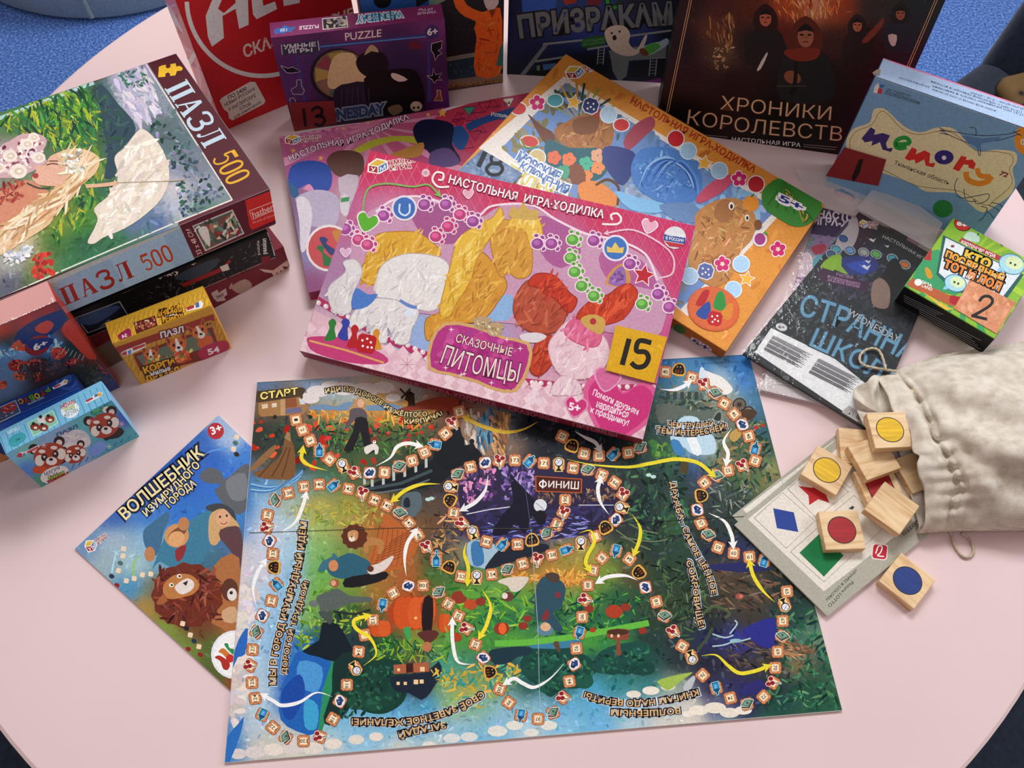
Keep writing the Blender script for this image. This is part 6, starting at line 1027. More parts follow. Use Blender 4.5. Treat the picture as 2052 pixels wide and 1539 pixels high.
r, bx, mb, fin = lid_box('puzzle_box', 'big puzzle box with a painted blonde woman, on top of the left stack', 'puzzle', PZ, {'all': '64202c', 'top': '4c1620', 'front': '5c1c2c', 'right': '38141c'}, None, .9)
A = Art(mb, bx.face('top'), 23); A.view(0, 80, 2.96)
A.field([(x/2.96, y/2.96+80, c) for x, y, c in spots('''150: 860 8c7c9c; 220: 700 a8a4bc, 820 b4acc4, 520 38604c; 300: 450 2c5c3c, 600 2c4c48, 760 bcb8cc, 880 6c7c84; 400: 150 3c6c3c, 320 5c8c30, 480 3c6c30, 620 30484c, 760 b0b0c0, 900 8890a0; 520: 60 48703c, 200 3c6840, 400 7c9030, 520 3c6838, 650 2c4848, 760 808898, 950 4c6060;
650: 60 a08c94, 300 4c6c4c, 560 507c38, 640 2c4c50, 1050 4c6468; 760: 600 9cac30, 650 2c5458, 1080 7c8498, 1180 6c7480; 880: 600 2c5c4c, 1050 c4bcc0, 1200 8c94a0; 1000: 430 5c7430, 560 4c8030, 1050 b0b4c4, 1200 4c6c64; 1100: 350 7c8c34, 480 3c7c34, 800 5c6c94, 950 4c6490, 1080 94a094;
1200: 120 d0b898, 350 34682c, 500 1c5438, 700 2c6844, 850 3c6c50; 1330: 60 a0a49c, 250 7c7840, 400 2c6c44, 560 2c6c50; 1440: 80 4c4c64, 200 587040''')], 24, 80, 56)
A.poly([(868, 128), (1100, 40), (1640, 890), (1390, 960)], '4c1620'); A.poly([(1060, 1078), (1388, 946), (1660, 860), (1640, 1100), (1050, 1140)], '5c1c2c'); A.poly([(540, 236), (900, 100), (900, 126), (552, 252)], '5c1420'); A.line([(-600, 690), (556, 254)], 22, 'a4c4c4'); A.line([(862, 138), (1378, 948)], 7, 'd8d4c8'); A.line([(-500, 1760), (330, 1385), (1050, 1080), (1378, 948)], 8, 'd8d4c8')
A.dabs(1700, 56, 15, 11, region=[(-600, 700), (555, 262), (860, 150), (1372, 940), (1040, 1070), (-500, 1720)])
A.dabs(160, 90, 10, 10, region=[(100, 400), (480, 290), (620, 420), (560, 620), (330, 640), (60, 520)], cols=['1c5c3c', '2c7c44', '184434', '90b438', 'b4b02c'], ang=60, spread=.7)
A.dabs(150, 80, 14, 10, region=[(0, 470), (560, 262), (600, 460), (540, 660), (300, 650), (250, 560), (60, 560)], cols=['1c4c2c', '2c6c30', '3c8434', '5c9430', '184034', 'a4ac30'], ang=70, spread=.6)
A.dabs(90, 70, 16, 9, region=[(560, 640), (640, 700), (560, 1000), (430, 1150), (300, 1200), (340, 1060), (480, 900)], cols=['2c6c34', '3c8438', 'a4a430', '1c4c30', '6c9430'], ang=80, spread=.5)
A.dabs(80, 80, 20, 7, region=[(640, 260), (850, 160), (960, 420), (830, 520)], cols=['c4bccc', 'b4b0c8', 'd4ccd4', 'a8a4bc'], ang=60, spread=.4)
A.poly([(580, 262), (640, 300), (700, 380), (790, 480), (800, 560), (720, 640), (680, 700), (690, 800), (620, 820), (640, 680), (620, 560), (600, 440)], '2c4450', 2); A.dabs(60, 60, 14, 8, region=[(600, 300), (790, 500), (700, 660), (640, 640)], cols=['304c54', '28404c', '2c5044'])
A.dabs(110, 34, 18, 12, region=[(860, 500), (960, 480), (1340, 920), (1080, 1060), (1040, 800), (980, 620)], cols=['1c4038', '2c5c4c', '34485c', '5c6c84', '8c8cac', '1c3434'])
A.dabs(60, 26, 13, 12, region=[(700, 200), (850, 150), (900, 260), (760, 290)], cols=['4c7c6c', '2c5c4c', '8c7c9c', '3c6c5c'])
A.poly([(800, 560), (850, 530), (930, 600), (985, 700), (1005, 820), (960, 940), (860, 1040), (740, 1120), (620, 1170), (560, 1210), (520, 1200), (560, 1120), (580, 1060), (560, 1000), (640, 930), (660, 880), (690, 860), (700, 790), (680, 720), (690, 680), (740, 640)], 'd8ccbc', 3)   # parasol
A.dabs(130, 90, 22, 7, region=[(800, 570), (930, 620), (990, 800), (860, 1020), (560, 1190), (660, 920), (720, 700)], cols=['e4dacc', 'd4c8b8', 'ccc0b0', 'ece4d8'], ang=-50, spread=.5)
A.line([(510, 870), (620, 862), (700, 850)], 22, 'd4a888', 3); A.line([(690, 850), (1000, 840), (1095, 830)], 7, 'a49480', 3)
A.poly([(0, 640), (60, 600), (130, 560), (230, 560), (280, 600), (250, 680), (280, 720), (230, 760), (150, 800), (60, 820), (-40, 800)], 'c4a0a4', 3); A.dabs(70, 34, 22, 10, region=[(0, 640), (230, 560), (270, 640), (200, 770), (0, 800)], cols=['8c4458', '6c2c44', 'e4d8d4', 'dcc8c4', 'ece4dc'])
for x, y, rr in ((110, 780, 52), (60, 690, 44), (160, 620, 40), (230, 700, 40), (200, 580, 34), (-10, 760, 40)): A.disc(x, y, rr, 'e4d8cc', rr*.85); A.disc(x+4, y, rr*.55, 'd0bcac', rr*.42); A.disc(x+4, y, rr*.25, 'e8dccc', rr*.2)
A.poly([(-200, 960), (0, 900), (140, 830), (260, 880), (330, 960), (200, 1080), (0, 1200), (-300, 1300)], 'c88468', 3)   # red-lit gown and shoulder
A.dabs(70, 40, 14, 10, region=[(-100, 860), (140, 830), (130, 940), (-60, 1000)], cols=['7c2420', '94342c', 'a84c40'])
A.poly([(270, 740), (300, 690), (390, 660), (480, 690), (470, 790), (400, 870), (330, 870), (230, 860), (190, 820), (215, 780), (210, 750)], 'd8a890', 3)
A.line([(276, 745), (310, 735), (345, 740)], 7, '5c3830', 3); A.line([(290, 720), (345, 720)], 8, '7c5440', 3); A.poly([(190, 800), (222, 792), (228, 815), (205, 822)], 'a03c3c', 3); A.line([(160, 850), (230, 880), (300, 880)], 9, '3c4438', 3)
A.poly([(330, 690), (400, 650), (500, 650), (580, 690), (590, 740), (560, 800), (480, 870), (420, 950), (340, 1000), (300, 1090), (200, 1160), (120, 1210), (0, 1280), (-80, 1200), (60, 1080), (200, 960), (330, 880), (400, 820), (400, 740)], 'd8b890', 3)
A.dabs(150, 150, 13, 9, region=[(380, 660), (580, 700), (460, 890), (320, 1060), (0, 1260), (60, 1090), (330, 890), (420, 780)], cols=['e8d4b4', 'c89c70', 'dcbc94', 'b48458', 'f0e0c4'], ang=-42, spread=.3)
A.dabs(40, 26, 16, 10, region=[(370, 680), (480, 650), (500, 780), (400, 800)], cols=['e4e4dc', 'c8ccc0', '9ca49c', 'f0ece4'])
A.dabs(60, 30, 24, 12, region=[(190, 1280), (300, 1260), (320, 1400), (200, 1420)], cols=['b42420', 'd03c2c', '8c2018', 'c83c20'])
A.dabs(60, 34, 20, 12, region=[(30, 1270), (200, 1220), (180, 1310), (30, 1340)], cols=['d8d8d8', 'c4c8d4', '9ca8b0', 'e4e0dc'])
A.poly([(942, 160), (965, 150), (985, 148), (983, 160), (990, 168), (1006, 166), (1012, 156), (1010, 144), (1042, 138), (1046, 158), (1066, 154), (1084, 166), (1078, 182), (1050, 184), (1040, 210), (1010, 214), (1008, 200), (996, 192), (982, 200), (980, 218), (938, 222)], 'dcb028')
def didone(A, ch, q, c):                      # hand-cut serif capitals in a unit box mapped on quad TL TR BR BL
    a, b, d, e = [np.array(p, float) for p in q]; M = lambda P: [(1-v)*((1-u)*a+u*b)+v*((1-u)*e+u*d) for u, v in P]
    S = {'П': [[(.0, 0), (1, 0), (1, .06), (0, .06)], [(.1, .03), (.36, .03), (.36, .97), (.1, .97)], [(.64, .03), (.9, .03), (.9, .97), (.64, .97)], [(0, .94), (.46, .94), (.46, 1), (0, 1)], [(.54, .94), (1, .94), (1, 1), (.54, 1)]],
         'А': [[(.42, 0), (.56, 0), (.18, .97), (.1, .97)], [(.42, 0), (.6, 0), (.95, .97), (.68, .97)], [(.25, .6), (.7, .6), (.7, .66), (.25, .66)], [(0, .94), (.3, .94), (.3, 1), (0, 1)], [(.56, .94), (1, .94), (1, 1), (.56, 1)]],
         'Л': [[(.2, 0), (1, 0), (1, .06), (.2, .06)], [(.64, .03), (.9, .03), (.9, .97), (.64, .97)], [(.54, .94), (1, .94), (1, 1), (.54, 1)], [(.3, .03), (.38, .03), (.32, .75), (.24, .95), (.1, 1), (.0, .9), (.08, .8), (.2, .86), (.26, .7)]]}
    if ch in S:
        for P in S[ch]: A.poly(M(P), c)
    elif ch == 'З': A.line(M([(.08, .25), (.2, .06), (.5, .02), (.78, .1), (.82, .27), (.7, .43), (.45, .48)]), 17*np.linalg.norm(b-a)/100, c, 5); A.line(M([(.45, .48), (.78, .54), (.88, .74), (.75, .93), (.45, .98), (.15, .92), (.06, .76)]), 20*np.linalg.norm(b-a)/100, c, 5)
    elif ch == '0': A.line(M([(.5, .03), (.2, .15), (.12, .5), (.2, .85), (.5, .97), (.8, .85), (.88, .5), (.8, .15)]), 22*np.linalg.norm(b-a)/100, c, 4, closed=True)
    elif ch == '5': A.poly(M([(.15, 0), (.9, 0), (.86, .16), (.2, .16)]), c); A.line(M([(.2, .02), (.16, .45), (.5, .38), (.82, .5), (.86, .72), (.7, .93), (.4, .97), (.12, .85)]), 17*np.linalg.norm(b-a)/100, c, 4)
def word(A, t, P0, P1, hv, c, gap=.14, wd=None):
    P0, P1, hv = np.array(P0, float), np.array(P1, float), np.array(hv, float); ws = wd or [1]*len(t); tot = sum(ws)+gap*(len(t)-1); u = 0
    for ch, w_ in zip(t, ws):
        s0, s1 = P0+(P1-P0)*u/tot, P0+(P1-P0)*(u+w_)/tot; didone(A, ch, [s0+hv, s1+hv, s1, s0], c); u += w_+gap
word(A, 'ПАЗЛ', (975, 290), (1215, 645), (130, -60), 'b4c8d4', .12); word(A, '500', (1252, 705), (1358, 868), (135, -62), 'd4a020', .1)
A = Art(mb, bx.face('front'), 24); A.view(0, 440, 2.85); A.mb.g = .62
A.poly([(-400, 650), (1020, 22), (1112, 228), (-300, 860)], '84a4bc'); A.poly([(620, 205), (925, 70), (1000, 275), (720, 400)], '90b0cc'); A.poly([(-100, 500), (320, 335), (330, 380), (-90, 560)], '9ca4a0'); A.line([(-300, 590), (320, 340), (1020, 40)], 26, 'a4b0b0')
word(A, 'ПАЗЛ', (375, 490), (768, 325), (-42, -92), '8c2420', .2); word(A, '500', (832, 296), (1000, 228), (-42, -88), 'a83c20', .12)
A.text('33 x 48 СМ', [(1128, 204), (1062, 58), (1086, 50), (1156, 194)], 'c8a8a8', .01)
A.poly([(1098, 36), (1328, -58), (1396, 80), (1172, 182)], 'b4b0ac'); A.poly([(1106, 40), (1324, -48), (1386, 76), (1178, 172)], '4c5850'); A.dabs(60, 50, 18, 12, region=[(1120, 44), (1316, -40), (1374, 70), (1184, 160)], cols=['c8c4bc', '2c3c34', '8c5c50', '5c7c64', '7c2c34', 'd0b8a0']); A.poly([(1130, 60), (1180, 40), (1200, 120), (1190, 150)], 'd0ccc4', 3)
A.poly([(1400, -110), (1570, -172), (1610, -40), (1600, -10), (1440, 60), (1425, 40)], 'b02420'); A.text('hatber', [(1436, -44), (1556, -92), (1564, -58), (1446, -8)], 'e0b0a8', .01); A.line([(1424, -50), (1566, -104), (1580, -60), (1440, 0)], 4, 'e0b0a8', closed=True); A.text('World of Games', [(1440, 14), (1574, -38), (1578, -26), (1444, 26)], 'd08880', .01)
fin()
# ================================================================ little puzzle boxes in front of the stack
RB = V9(-.5572, .3222, 0, 32.89, 0, .2, .025, .1568)
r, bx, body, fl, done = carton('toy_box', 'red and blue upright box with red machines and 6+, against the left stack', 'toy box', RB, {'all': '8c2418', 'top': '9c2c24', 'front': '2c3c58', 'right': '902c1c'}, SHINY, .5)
A = Art(fl, bx.face('top'), 31); A.view(0, 560, 6.84)
def ut(A, t, x0, y0, x1, y1, h, c, **k): A.text(t, [(x1, y1), (x0, y0), (x0-h*.5, y0-h*.85), (x1-h*.5, y1-h*.85)], c, **k)
ut(A, 'УМНЫЕ', 205, 600, 740, 365, 62, 'd8b0b4', off=.02); ut(A, 'ТРАНСФО', -320, 790, 130, 605, 40, 'd8b0b4', off=.02); A.line([(690, 260), (715, 258), (745, 360), (715, 380)], 10, 'd8b0b4'); A.line([(180, 520), (160, 530), (205, 610), (230, 600)], 10, 'd8b0b4')
A = Art(body, bx.face('front'), 32); A.view(0, 560, 6.84)
A.field([(x/6.84, y/6.84+560, c) for x, y, c in ((50, 720, '9c2c18'), (400, 600, '98281a'), (700, 480, '902418'), (100, 850, '142028'), (500, 700, '1c2c6c'), (800, 550, '141c48'), (50, 1000, '446c9c'), (300, 1000, '5880ac'), (700, 900, '34608c'), (500, 1200, '2c1c1c'), (1000, 900, '10201c'), (1000, 700, '7c2418'), (1200, 1100, '50201a'), (1200, 1300, '14201c'), (1500, 1400, '1c2c5c'), (100, 1300, '4c6888'))], 13, 30, 30)
A.poly([(240, 720), (460, 560), (760, 440), (860, 430), (900, 560), (840, 640), (700, 760), (400, 900), (200, 880)], '141c58', 2); A.poly([(480, 660), (640, 560), (740, 620), (640, 740), (520, 720)], 'a0301c', 2); A.poly([(140, 940), (260, 820), (300, 880), (460, 900), (340, 980)], 'a0401c', 2)
A.poly([(840, 690), (960, 540), (1060, 680), (1320, 1060), (1280, 1090), (1200, 1080), (980, 860)], '9c2c18', 2); A.poly([(1280, 1090), (1480, 1290), (1420, 1300), (1360, 1200)], '8c2818')
A.dabs(60, 90, 26, 12, region=[(0, 980), (300, 900), (800, 760), (900, 900), (600, 1000), (0, 1080)], cols=['5c8cbc', '7ca8cc', '3c6c9c', '8cb0cc'])
for P_, c in (([(110, 1160), (200, 1100), (320, 1120), (280, 1240), (160, 1250)], '7c2018'), ([(300, 1140), (520, 1090), (560, 1140), (400, 1170)], '8c2c1c'), ([(700, 960), (820, 930), (910, 980), (860, 1080), (740, 1090)], '9c2c20'), ([(880, 1160), (1000, 1080), (1080, 1110), (960, 1180)], '7c2820'), ([(180, 1290), (340, 1270), (340, 1380), (220, 1370)], 'a05030'), ([(460, 1300), (540, 1280), (560, 1360), (490, 1400)], '8c2820'), ([(0, 1400), (80, 1400), (90, 1480), (0, 1500)], '9c4034')): A.poly(P_, c, 3); A.dabs(14, 60, 14, 14, region=P_, cols=[c, '2c1410', 'c05c40'])
A.dabs(120, 60, 16, 10, region=[(120, 1140), (900, 1060), (1050, 1180), (500, 1400), (200, 1300)], cols=['1c1818', '3c2018', '20242c', '5c2c20'])
A.dabs(60, 80, 18, 10, region=[(960, 1180), (1340, 1150), (1560, 1400), (1100, 1440)], cols=['142018', '1c302c', '2c3c24', '0c1414'])
for i in range(6): A.line([(900+i*50, 920+i*24), (840+i*56, 1010+i*20)], 7, '8ca8a0')
A.disc(520, 900, 190, '6c1c20', 130, -.4); A.poly([(380, 830), (700, 800), (720, 880), (560, 960), (400, 940)], '1c2460', 3); A.text('6+', [(440, 900), (640, 830), (660, 880), (470, 980)], 'c8ccd4', .04)
done()
BU = V9(-.5009, .3348, 0, 31.53, 0, .12, .0190, .06)
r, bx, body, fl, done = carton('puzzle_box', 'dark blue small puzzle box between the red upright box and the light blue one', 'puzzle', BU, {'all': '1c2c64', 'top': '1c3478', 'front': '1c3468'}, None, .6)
A = Art(fl, bx.face('top'), 33); A.view(0, 740, 6.413)
A.disc(860, 120, 150, '2c4c94'); A.disc(860, 120, 110, '1c3478'); A.disc(860, 120, 66, '2c4c94'); A.line([(0, 690), (1040, 240)], 30, '2c5cb4')
A.poly([(-40, 500), (200, 395), (268, 552), (-20, 700)], 'a4acbc'); A.poly([(-40, 512), (194, 406), (256, 548), (-20, 684)], '3c4c6c'); A.poly([(20, 500), (150, 430), (210, 470), (190, 520), (60, 560)], '9c2c28', 3); A.dabs(30, 40, 16, 12, region=[(0, 520), (190, 440), (220, 540), (0, 640)], cols=['9ca8b8', '7c2820', '34486c'])
for i, (c, x, y) in enumerate((('b87c2c', 280, 420), ('94302c', 350, 400), ('5c8c34', 420, 375), ('b8a034', 490, 350), ('8c3428', 560, 310), ('5c8c3c', 620, 270))): ut(A, 'СУБОТВА'[i], x-30, y+30, x+32, y+4, 62, c, off=.05, edge='101c30', ew=.1)
ut(A, 'пазл-мини', 370, 460, 570, 370, 28, 'a8b8d8')
A.poly([(672, 235), (780, 170), (830, 130), (875, 140), (860, 190), (690, 258)], 'd8d8d8'); A.poly([(690, 225), (770, 185), (780, 205), (700, 245)], 'a83040'); A.poly([(828, 140), (866, 146), (850, 180), (820, 176)], 'c8a860')
A = Art(body, bx.face('front'), 34); A.view(0, 740, 6.413); A.poly([(-20, 720), (1030, 250), (1040, 300), (-10, 800)], '2454a8'); A.poly([(-60, 1080), (80, 1110), (200, 1260), (150, 1330), (-60, 1200)], 'a86c3c', 2); A.poly([(40, 1180), (140, 1150), (270, 1270), (180, 1330), (90, 1260)], '142c34', 2)
done()
PD = V9(-.4383, .3221, 0, 35.38, 0, .0976, .0245, .0765)
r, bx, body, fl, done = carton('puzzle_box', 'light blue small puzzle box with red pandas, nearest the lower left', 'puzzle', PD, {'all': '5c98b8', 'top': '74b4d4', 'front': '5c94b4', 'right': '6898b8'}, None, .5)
A = Art(fl, bx.face('top'), 35); A.view(0, 740, 6.413)
for i in range(18): x = 60+i*77; A.line([(x-60, 860-i*39), (x+40, 1130-i*42)], 9, '3c80ac')
A.poly([(345, 690), (680, 525), (755, 690), (430, 870)], 'a8dcc8'); A.poly([(360, 694), (676, 540), (738, 686), (436, 852)], '84bca4')
for x, y, c in ((450, 740, '7c3428'), (540, 650, 'c8c8cc'), (640, 640, '8c3c2c'), (560, 750, '7c3c30')): A.disc(x, y, 62, c, 48); A.disc(x-20, y-40, 22, '2c2420'); A.disc(x+6, y+12, 24, 'dccfc4', 16)
A.disc(900, 520, 120, 'd8e4e4', 105, -.4); ut(A, 'МАГИЯ', 840, 620, 1010, 540, 44, '4c5c7c'); ut(A, 'ЛЬДА', 850, 570, 970, 510, 34, '4c5c7c'); ut(A, 'ДИКИЕ', 830, 540, 970, 480, 34, '94b83c', off=.04); ut(A, 'ПАНДЫ', 800, 510, 975, 425, 46, 'b03038', off=.04)
A.poly([(1090, 430), (1190, 345), (1270, 290), (1320, 300), (1300, 350), (1110, 440)], 'e0dcdc'); A.poly([(1100, 400), (1190, 358), (1198, 380), (1110, 425)], 'a83040'); A.poly([(1255, 305), (1305, 300), (1300, 345), (1250, 350)], 'c8a040'); A.poly([(1215, 325), (1255, 310), (1250, 350), (1212, 362)], '4c6898')
ut(A, 'ПАЗЛ', 110, 830, 255, 770, 40, 'dce8f0', off=.02); A.poly([(110, 960), (130, 880), (230, 820), (300, 820), (340, 860), (300, 930), (180, 1000)], '3c9ca8', 2); A.text('54', [(200, 900), (250, 880), (255, 905), (208, 925)], '1c4c60', .02)
A = Art(body, bx.face('front'), 36); A.view(0, 740, 6.413)
A.field([(x/6.413, y/6.413+740, c) for x, y, c in ((150, 1130, '5c94b4'), (300, 1050, '5c9c98'), (700, 850, '6c8cac'), (1100, 650, '4c949c'), (1400, 480, '3c84a0'), (1600, 600, '2c4c98'), (1700, 850, '3c848c'), (1400, 1000, '3c8090'), (1000, 1150, '6c88a8'), (700, 1350, '4c809c'), (500, 1450, '3c7864'), (350, 1300, '3c68a8'))], 13, 30, 24)
for i in range(14): x = 560+i*90; A.line([(x, 1480-i*49), (x+36, 1400-i*46)], 16, '2c5c90')
A.dabs(40, 90, 14, 8, region=[(1150, 540), (1460, 430), (1500, 500), (1200, 620)], cols=['2c7c50', '3c9460', '1c5c40']); A.disc(1375, 520, 56, 'c8d0d4', 46); A.text('4+', [(1350, 508), (1400, 496), (1404, 528), (1354, 538)], '2c3440', .03)
def panda(x, y, s, a):
    ca, sa = math.cos(a), math.sin(a); T = lambda u, v: (x+s*(u*ca-v*sa), y+s*(u*sa+v*ca))
    for k in (-1, 1): A.disc(*T(k*.85, -.7), s*.36, '1c1414', s*.34); A.disc(*T(k*.82, -.62), s*.2, 'b8a8a0')
    A.disc(x, y, s*1.05, '84301c', s*.82, a)
    for k in (-1, 1): A.disc(*T(k*.72, .1), s*.3, 'c8b4ac', s*.36); A.disc(*T(k*.4, -.42), s*.22, 'c8b4ac', s*.12); A.disc(*T(k*.38, .0), s*.2, '241414', s*.24); A.disc(*T(k*.36, -.04), s*.07, 'd8d0cc')
    A.disc(*T(0, .35), s*.36, 'd0c0b8', s*.27); A.disc(*T(0, .24), s*.13, '1c1212', s*.1)
A.poly([(1300, 830), (1500, 740), (1600, 800), (1520, 880), (1400, 900), (1360, 920)], '1c1618', 2); panda(1340, 720, 190, -.42)
A.poly([(700, 980), (760, 860), (900, 790), (1040, 780), (1140, 850), (1160, 960), (1060, 1020), (820, 1060)], 'a8a8ac', 3); A.dabs(60, 120, 18, 8, region=[(720, 960), (900, 800), (1120, 860), (1060, 1010), (800, 1040)], cols=['b8b4b4', '9498a0', 'c4c0bc'], ang=-30, spread=.4)
A.poly([(1140, 1040), (1260, 920), (1370, 960), (1330, 1060), (1200, 1120)], '5c7cb8', 3); A.poly([(480, 1180), (820, 1100), (860, 1180), (700, 1250), (520, 1260)], '201818', 2); panda(960, 1090, 140, -.36); panda(640, 1110, 200, -.3)
A.poly([(420, 1280), (480, 1240), (600, 1260), (560, 1330), (440, 1330)], '9c3c20', 3); A.disc(700, 1350, 190, 'b4c4cc', 100, -.35)
A.text('МАГИЯ', [(560, 1330), (760, 1240), (772, 1280), (580, 1370)], '3c485c', .02); A.text('ЛЬДА', [(600, 1372), (740, 1310), (750, 1344), (616, 1400)], '3c485c', .02); A.text('ДИКИЕ', [(610, 1404), (820, 1310), (834, 1350), (634, 1434)], '84a834', .05, edge='24301c', ew=.1); A.text('ПАНДЫ', [(612, 1440), (870, 1320), (886, 1360), (640, 1480)], '9c2830', .05, edge='301418', ew=.08)
A.text('ПАЗЛ', [(720, 826), (990, 708), (1000, 748), (736, 866)], '2c3c64', .03)
A.poly([(205, 1100), (260, 1060), (330, 1050), (500, 965), (505, 1000), (330, 1090), (250, 1140)], 'd8d8d8'); A.poly([(210, 1105), (250, 1070), (285, 1085), (285, 1130), (240, 1130)], '8c3034'); A.poly([(345, 1055), (490, 985), (492, 1010), (350, 1080)], 'a03040'); A.poly([(290, 1085), (325, 1070), (325, 1105), (292, 1125)], '4c6898')
for x, y, c in ((1175, 645, 'a03c5c'), (560, 970, 'c8a4b0'), (1400, 990, '9cc8c8'), (1560, 700, 'c08ca0')): [A.line([(x-40*math.cos(k), y-40*math.sin(k)), (x+40*math.cos(k), y+40*math.sin(k))], 8, c) for k in (0, 1.05, 2.1)]
done()
CG = V9(-.3697, .4342, 0, 28.97, 0, .0953, .0251, .0813)
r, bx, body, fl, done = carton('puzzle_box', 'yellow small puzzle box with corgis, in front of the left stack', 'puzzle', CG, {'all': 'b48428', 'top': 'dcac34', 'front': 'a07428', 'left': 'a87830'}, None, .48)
A = Art(fl, bx.face('top'), 37); A.view(0, 440, 2.85)
for i in range(24): x = 600+i*28; A.line([(x, 640-i*10), (x+30, 740-i*10)], 4, 'b88828'); A.line([(x+30, 600-i*10), (x-10, 740-i*10)], 4, 'b88828')
A.poly([(762, 590), (885, 548), (902, 610), (780, 655)], '5c1c1c'); A.dabs(30, 22, 12, 12, region=[(770, 596), (880, 556), (894, 604), (786, 646)], cols=['b8704c', 'dcc0a4', '8c3028', 'a04c34'])
A.poly([(670, 665), (700, 640), (735, 620), (750, 645), (745, 675), (700, 695)], '94244c', 2); A.text('54', [(722, 650), (694, 660), (698, 680), (728, 668)], 'e8d0d8', .03)
A.text('КОРГИ', [(1050, 575), (930, 585), (925, 548), (1045, 540)], 'dc9c20', .04, edge='4c2810', ew=.14); A.text('милые', [(1010, 545), (940, 556), (940, 536), (1008, 522)], 'f0e4d0', .04, edge='4c2810', ew=.14); A.text('ДРУЗЬЯ', [(1045, 520), (905, 552), (910, 520), (1040, 490)], 'dc9c20', .04, edge='4c2810', ew=.14)
A.poly([(1062, 515), (1110, 490), (1145, 460), (1162, 480), (1155, 505), (1070, 525)], 'e8e4dc'); A.poly([(1066, 500), (1108, 488), (1110, 505), (1070, 520)], 'a83034'); A.poly([(1115, 480), (1135, 470), (1140, 500), (1118, 506)], '4c6898')
A = Art(body, bx.face('front'), 38); A.view(0, 440, 2.85)
for i in range(26): x = 640+i*28; A.line([(x, 760-i*8), (x+40, 930-i*9)], 5, '8c6420'); A.line([(x+40, 720-i*8), (x-20, 940-i*9)], 5, '8c6420')
A.poly([(660, 730), (1218, 540), (1228, 575), (668, 770)], '74241c'); A.poly([(760, 770), (1210, 610), (1250, 720), (1200, 790), (850, 880), (800, 860)], '5c241c', 1); A.poly([(780, 780), (1190, 632), (1230, 710), (830, 850)], '4c5848')
def corgi(x, y, s, a=-.3):
    ca, sa = math.cos(a), math.sin(a); T = lambda u, v: (x+s*(u*ca-v*sa), y+s*(u*sa+v*ca))
    for k in (-1, 1): A.poly([T(k*.35, -.5), T(k*.95, -1.3), T(k*.9, -.1)], '9c4c28', 1); A.poly([T(k*.5, -.5), T(k*.85, -1.05), T(k*.8, -.25)], '5c2c24')
    A.disc(*T(0, 1.1), s*.8, '9c4c28', s*.6, a); A.disc(x, y, s*.8, 'a05428', s*.68, a); A.poly([T(-.1, -.6), T(.1, -.6), T(.2, .1), T(.4, .4), T(0, .7), T(-.4, .4), T(-.2, .1)], 'd0bcac', 2)
    for k in (-1, 1): A.disc(*T(k*.36, -.1), s*.12, '1c1210', s*.15)
    A.disc(*T(0, .25), s*.16, '1c1412', s*.12)
corgi(1140, 640, 58, -.5); corgi(860, 770, 50, -.1); corgi(1015, 715, 62)
A.dabs(50, 24, 14, 12, region=[(830, 790), (1120, 740), (1100, 800), (860, 840)], cols=['a04028', 'b86038', '7c3020', '4c7438', 'c88c3c'])
A.poly([(1130, 760), (1170, 720), (1230, 700), (1290, 690), (1310, 730), (1250, 780), (1160, 800)], '84243c', 2); A.text('54', [(1180, 742), (1248, 722), (1256, 752), (1190, 772)], 'd8c8cc', .03)
A.text('ПАЗЛ', [(912, 644), (1046, 608), (1050, 640), (918, 676)], 'd8c4b8', .04, edge='4c1814', ew=.1); A.disc(1192, 596, 32, '8c6024', 20, -.3); A.text('4+', [(1172, 592), (1206, 582), (1210, 600), (1176, 610)], '2c1c10', .03)
A.text('КОРГИ', [(812, 845), (990, 790), (1000, 822), (826, 878)], 'c08420', .05, edge='2c180c', ew=.12); A.text('ДРУЗЬЯ', [(822, 898), (1020, 838), (1030, 872), (836, 924)], 'c08420', .05, edge='2c180c', ew=.12); A.text('милые', [(854, 872), (970, 836), (976, 856), (862, 892)], 'd8c8b4', .03, edge='2c180c', ew=.12)
A.poly([(690, 758), (725, 740), (830, 700), (835, 725), (750, 765), (705, 780)], 'd0ccc4'); A.poly([(695, 760), (722, 748), (724, 772), (702, 776)], '8c3034'); A.poly([(730, 748), (748, 742), (748, 764), (732, 770)], '4c6898'); A.poly([(756, 730), (828, 706), (830, 720), (760, 748)], '94302c')
A = Art(body, bx.face('left'), 39); A.line([(600, 0), (600, 1)], 1, 'b08040')
done()
# ================================================================ right side: sleeves in clear bags, card box, lotto, linen bag, wooden tiles
def film(nt, b):
    n = noise(nt, 38, 4, rough=.6); t = N(nt, 'ShaderNodeBsdfTransparent'); t.inputs[0].default_value = (.97, .97, .97, 1)
    g = N(nt, 'ShaderNodeBsdfGlossy', Roughness=.08); d = N(nt, 'ShaderNodeBsdfDiffuse'); d.inputs[0].default_value = (.85, .85, .86, 1)
    bp = N(nt, 'ShaderNodeBump', Strength=.55, Distance=.004); nt.links.new(n.outputs[0], bp.inputs['Height']); nt.links.new(bp.outputs[0], g.inputs['Normal'])
    f = N(nt, 'ShaderNodeFresnel', IOR=1.35); nt.links.new(bp.outputs[0], f.inputs['Normal'])
    m1 = N(nt, 'ShaderNodeMixShader'); m1.inputs[0].default_value = FILMW; nt.links.new(t.outputs[0], m1.inputs[1]); nt.links.new(d.outputs[0], m1.inputs[2])
    m2 = N(nt, 'ShaderNodeMixShader'); nt.links.new(f.outputs[0], m2.inputs[0]); nt.links.new(m1.outputs[0], m2.inputs[1]); nt.links.new(g.outputs[0], m2.inputs[2])
    nt.links.new(m2.outputs[0], nt.nodes['Material Output'].inputs[0])
FILMW = .025; M_FILM = mat('clear_film', film); FILMW = .42; M_FLAP = mat('cloudy_film_flap', film)
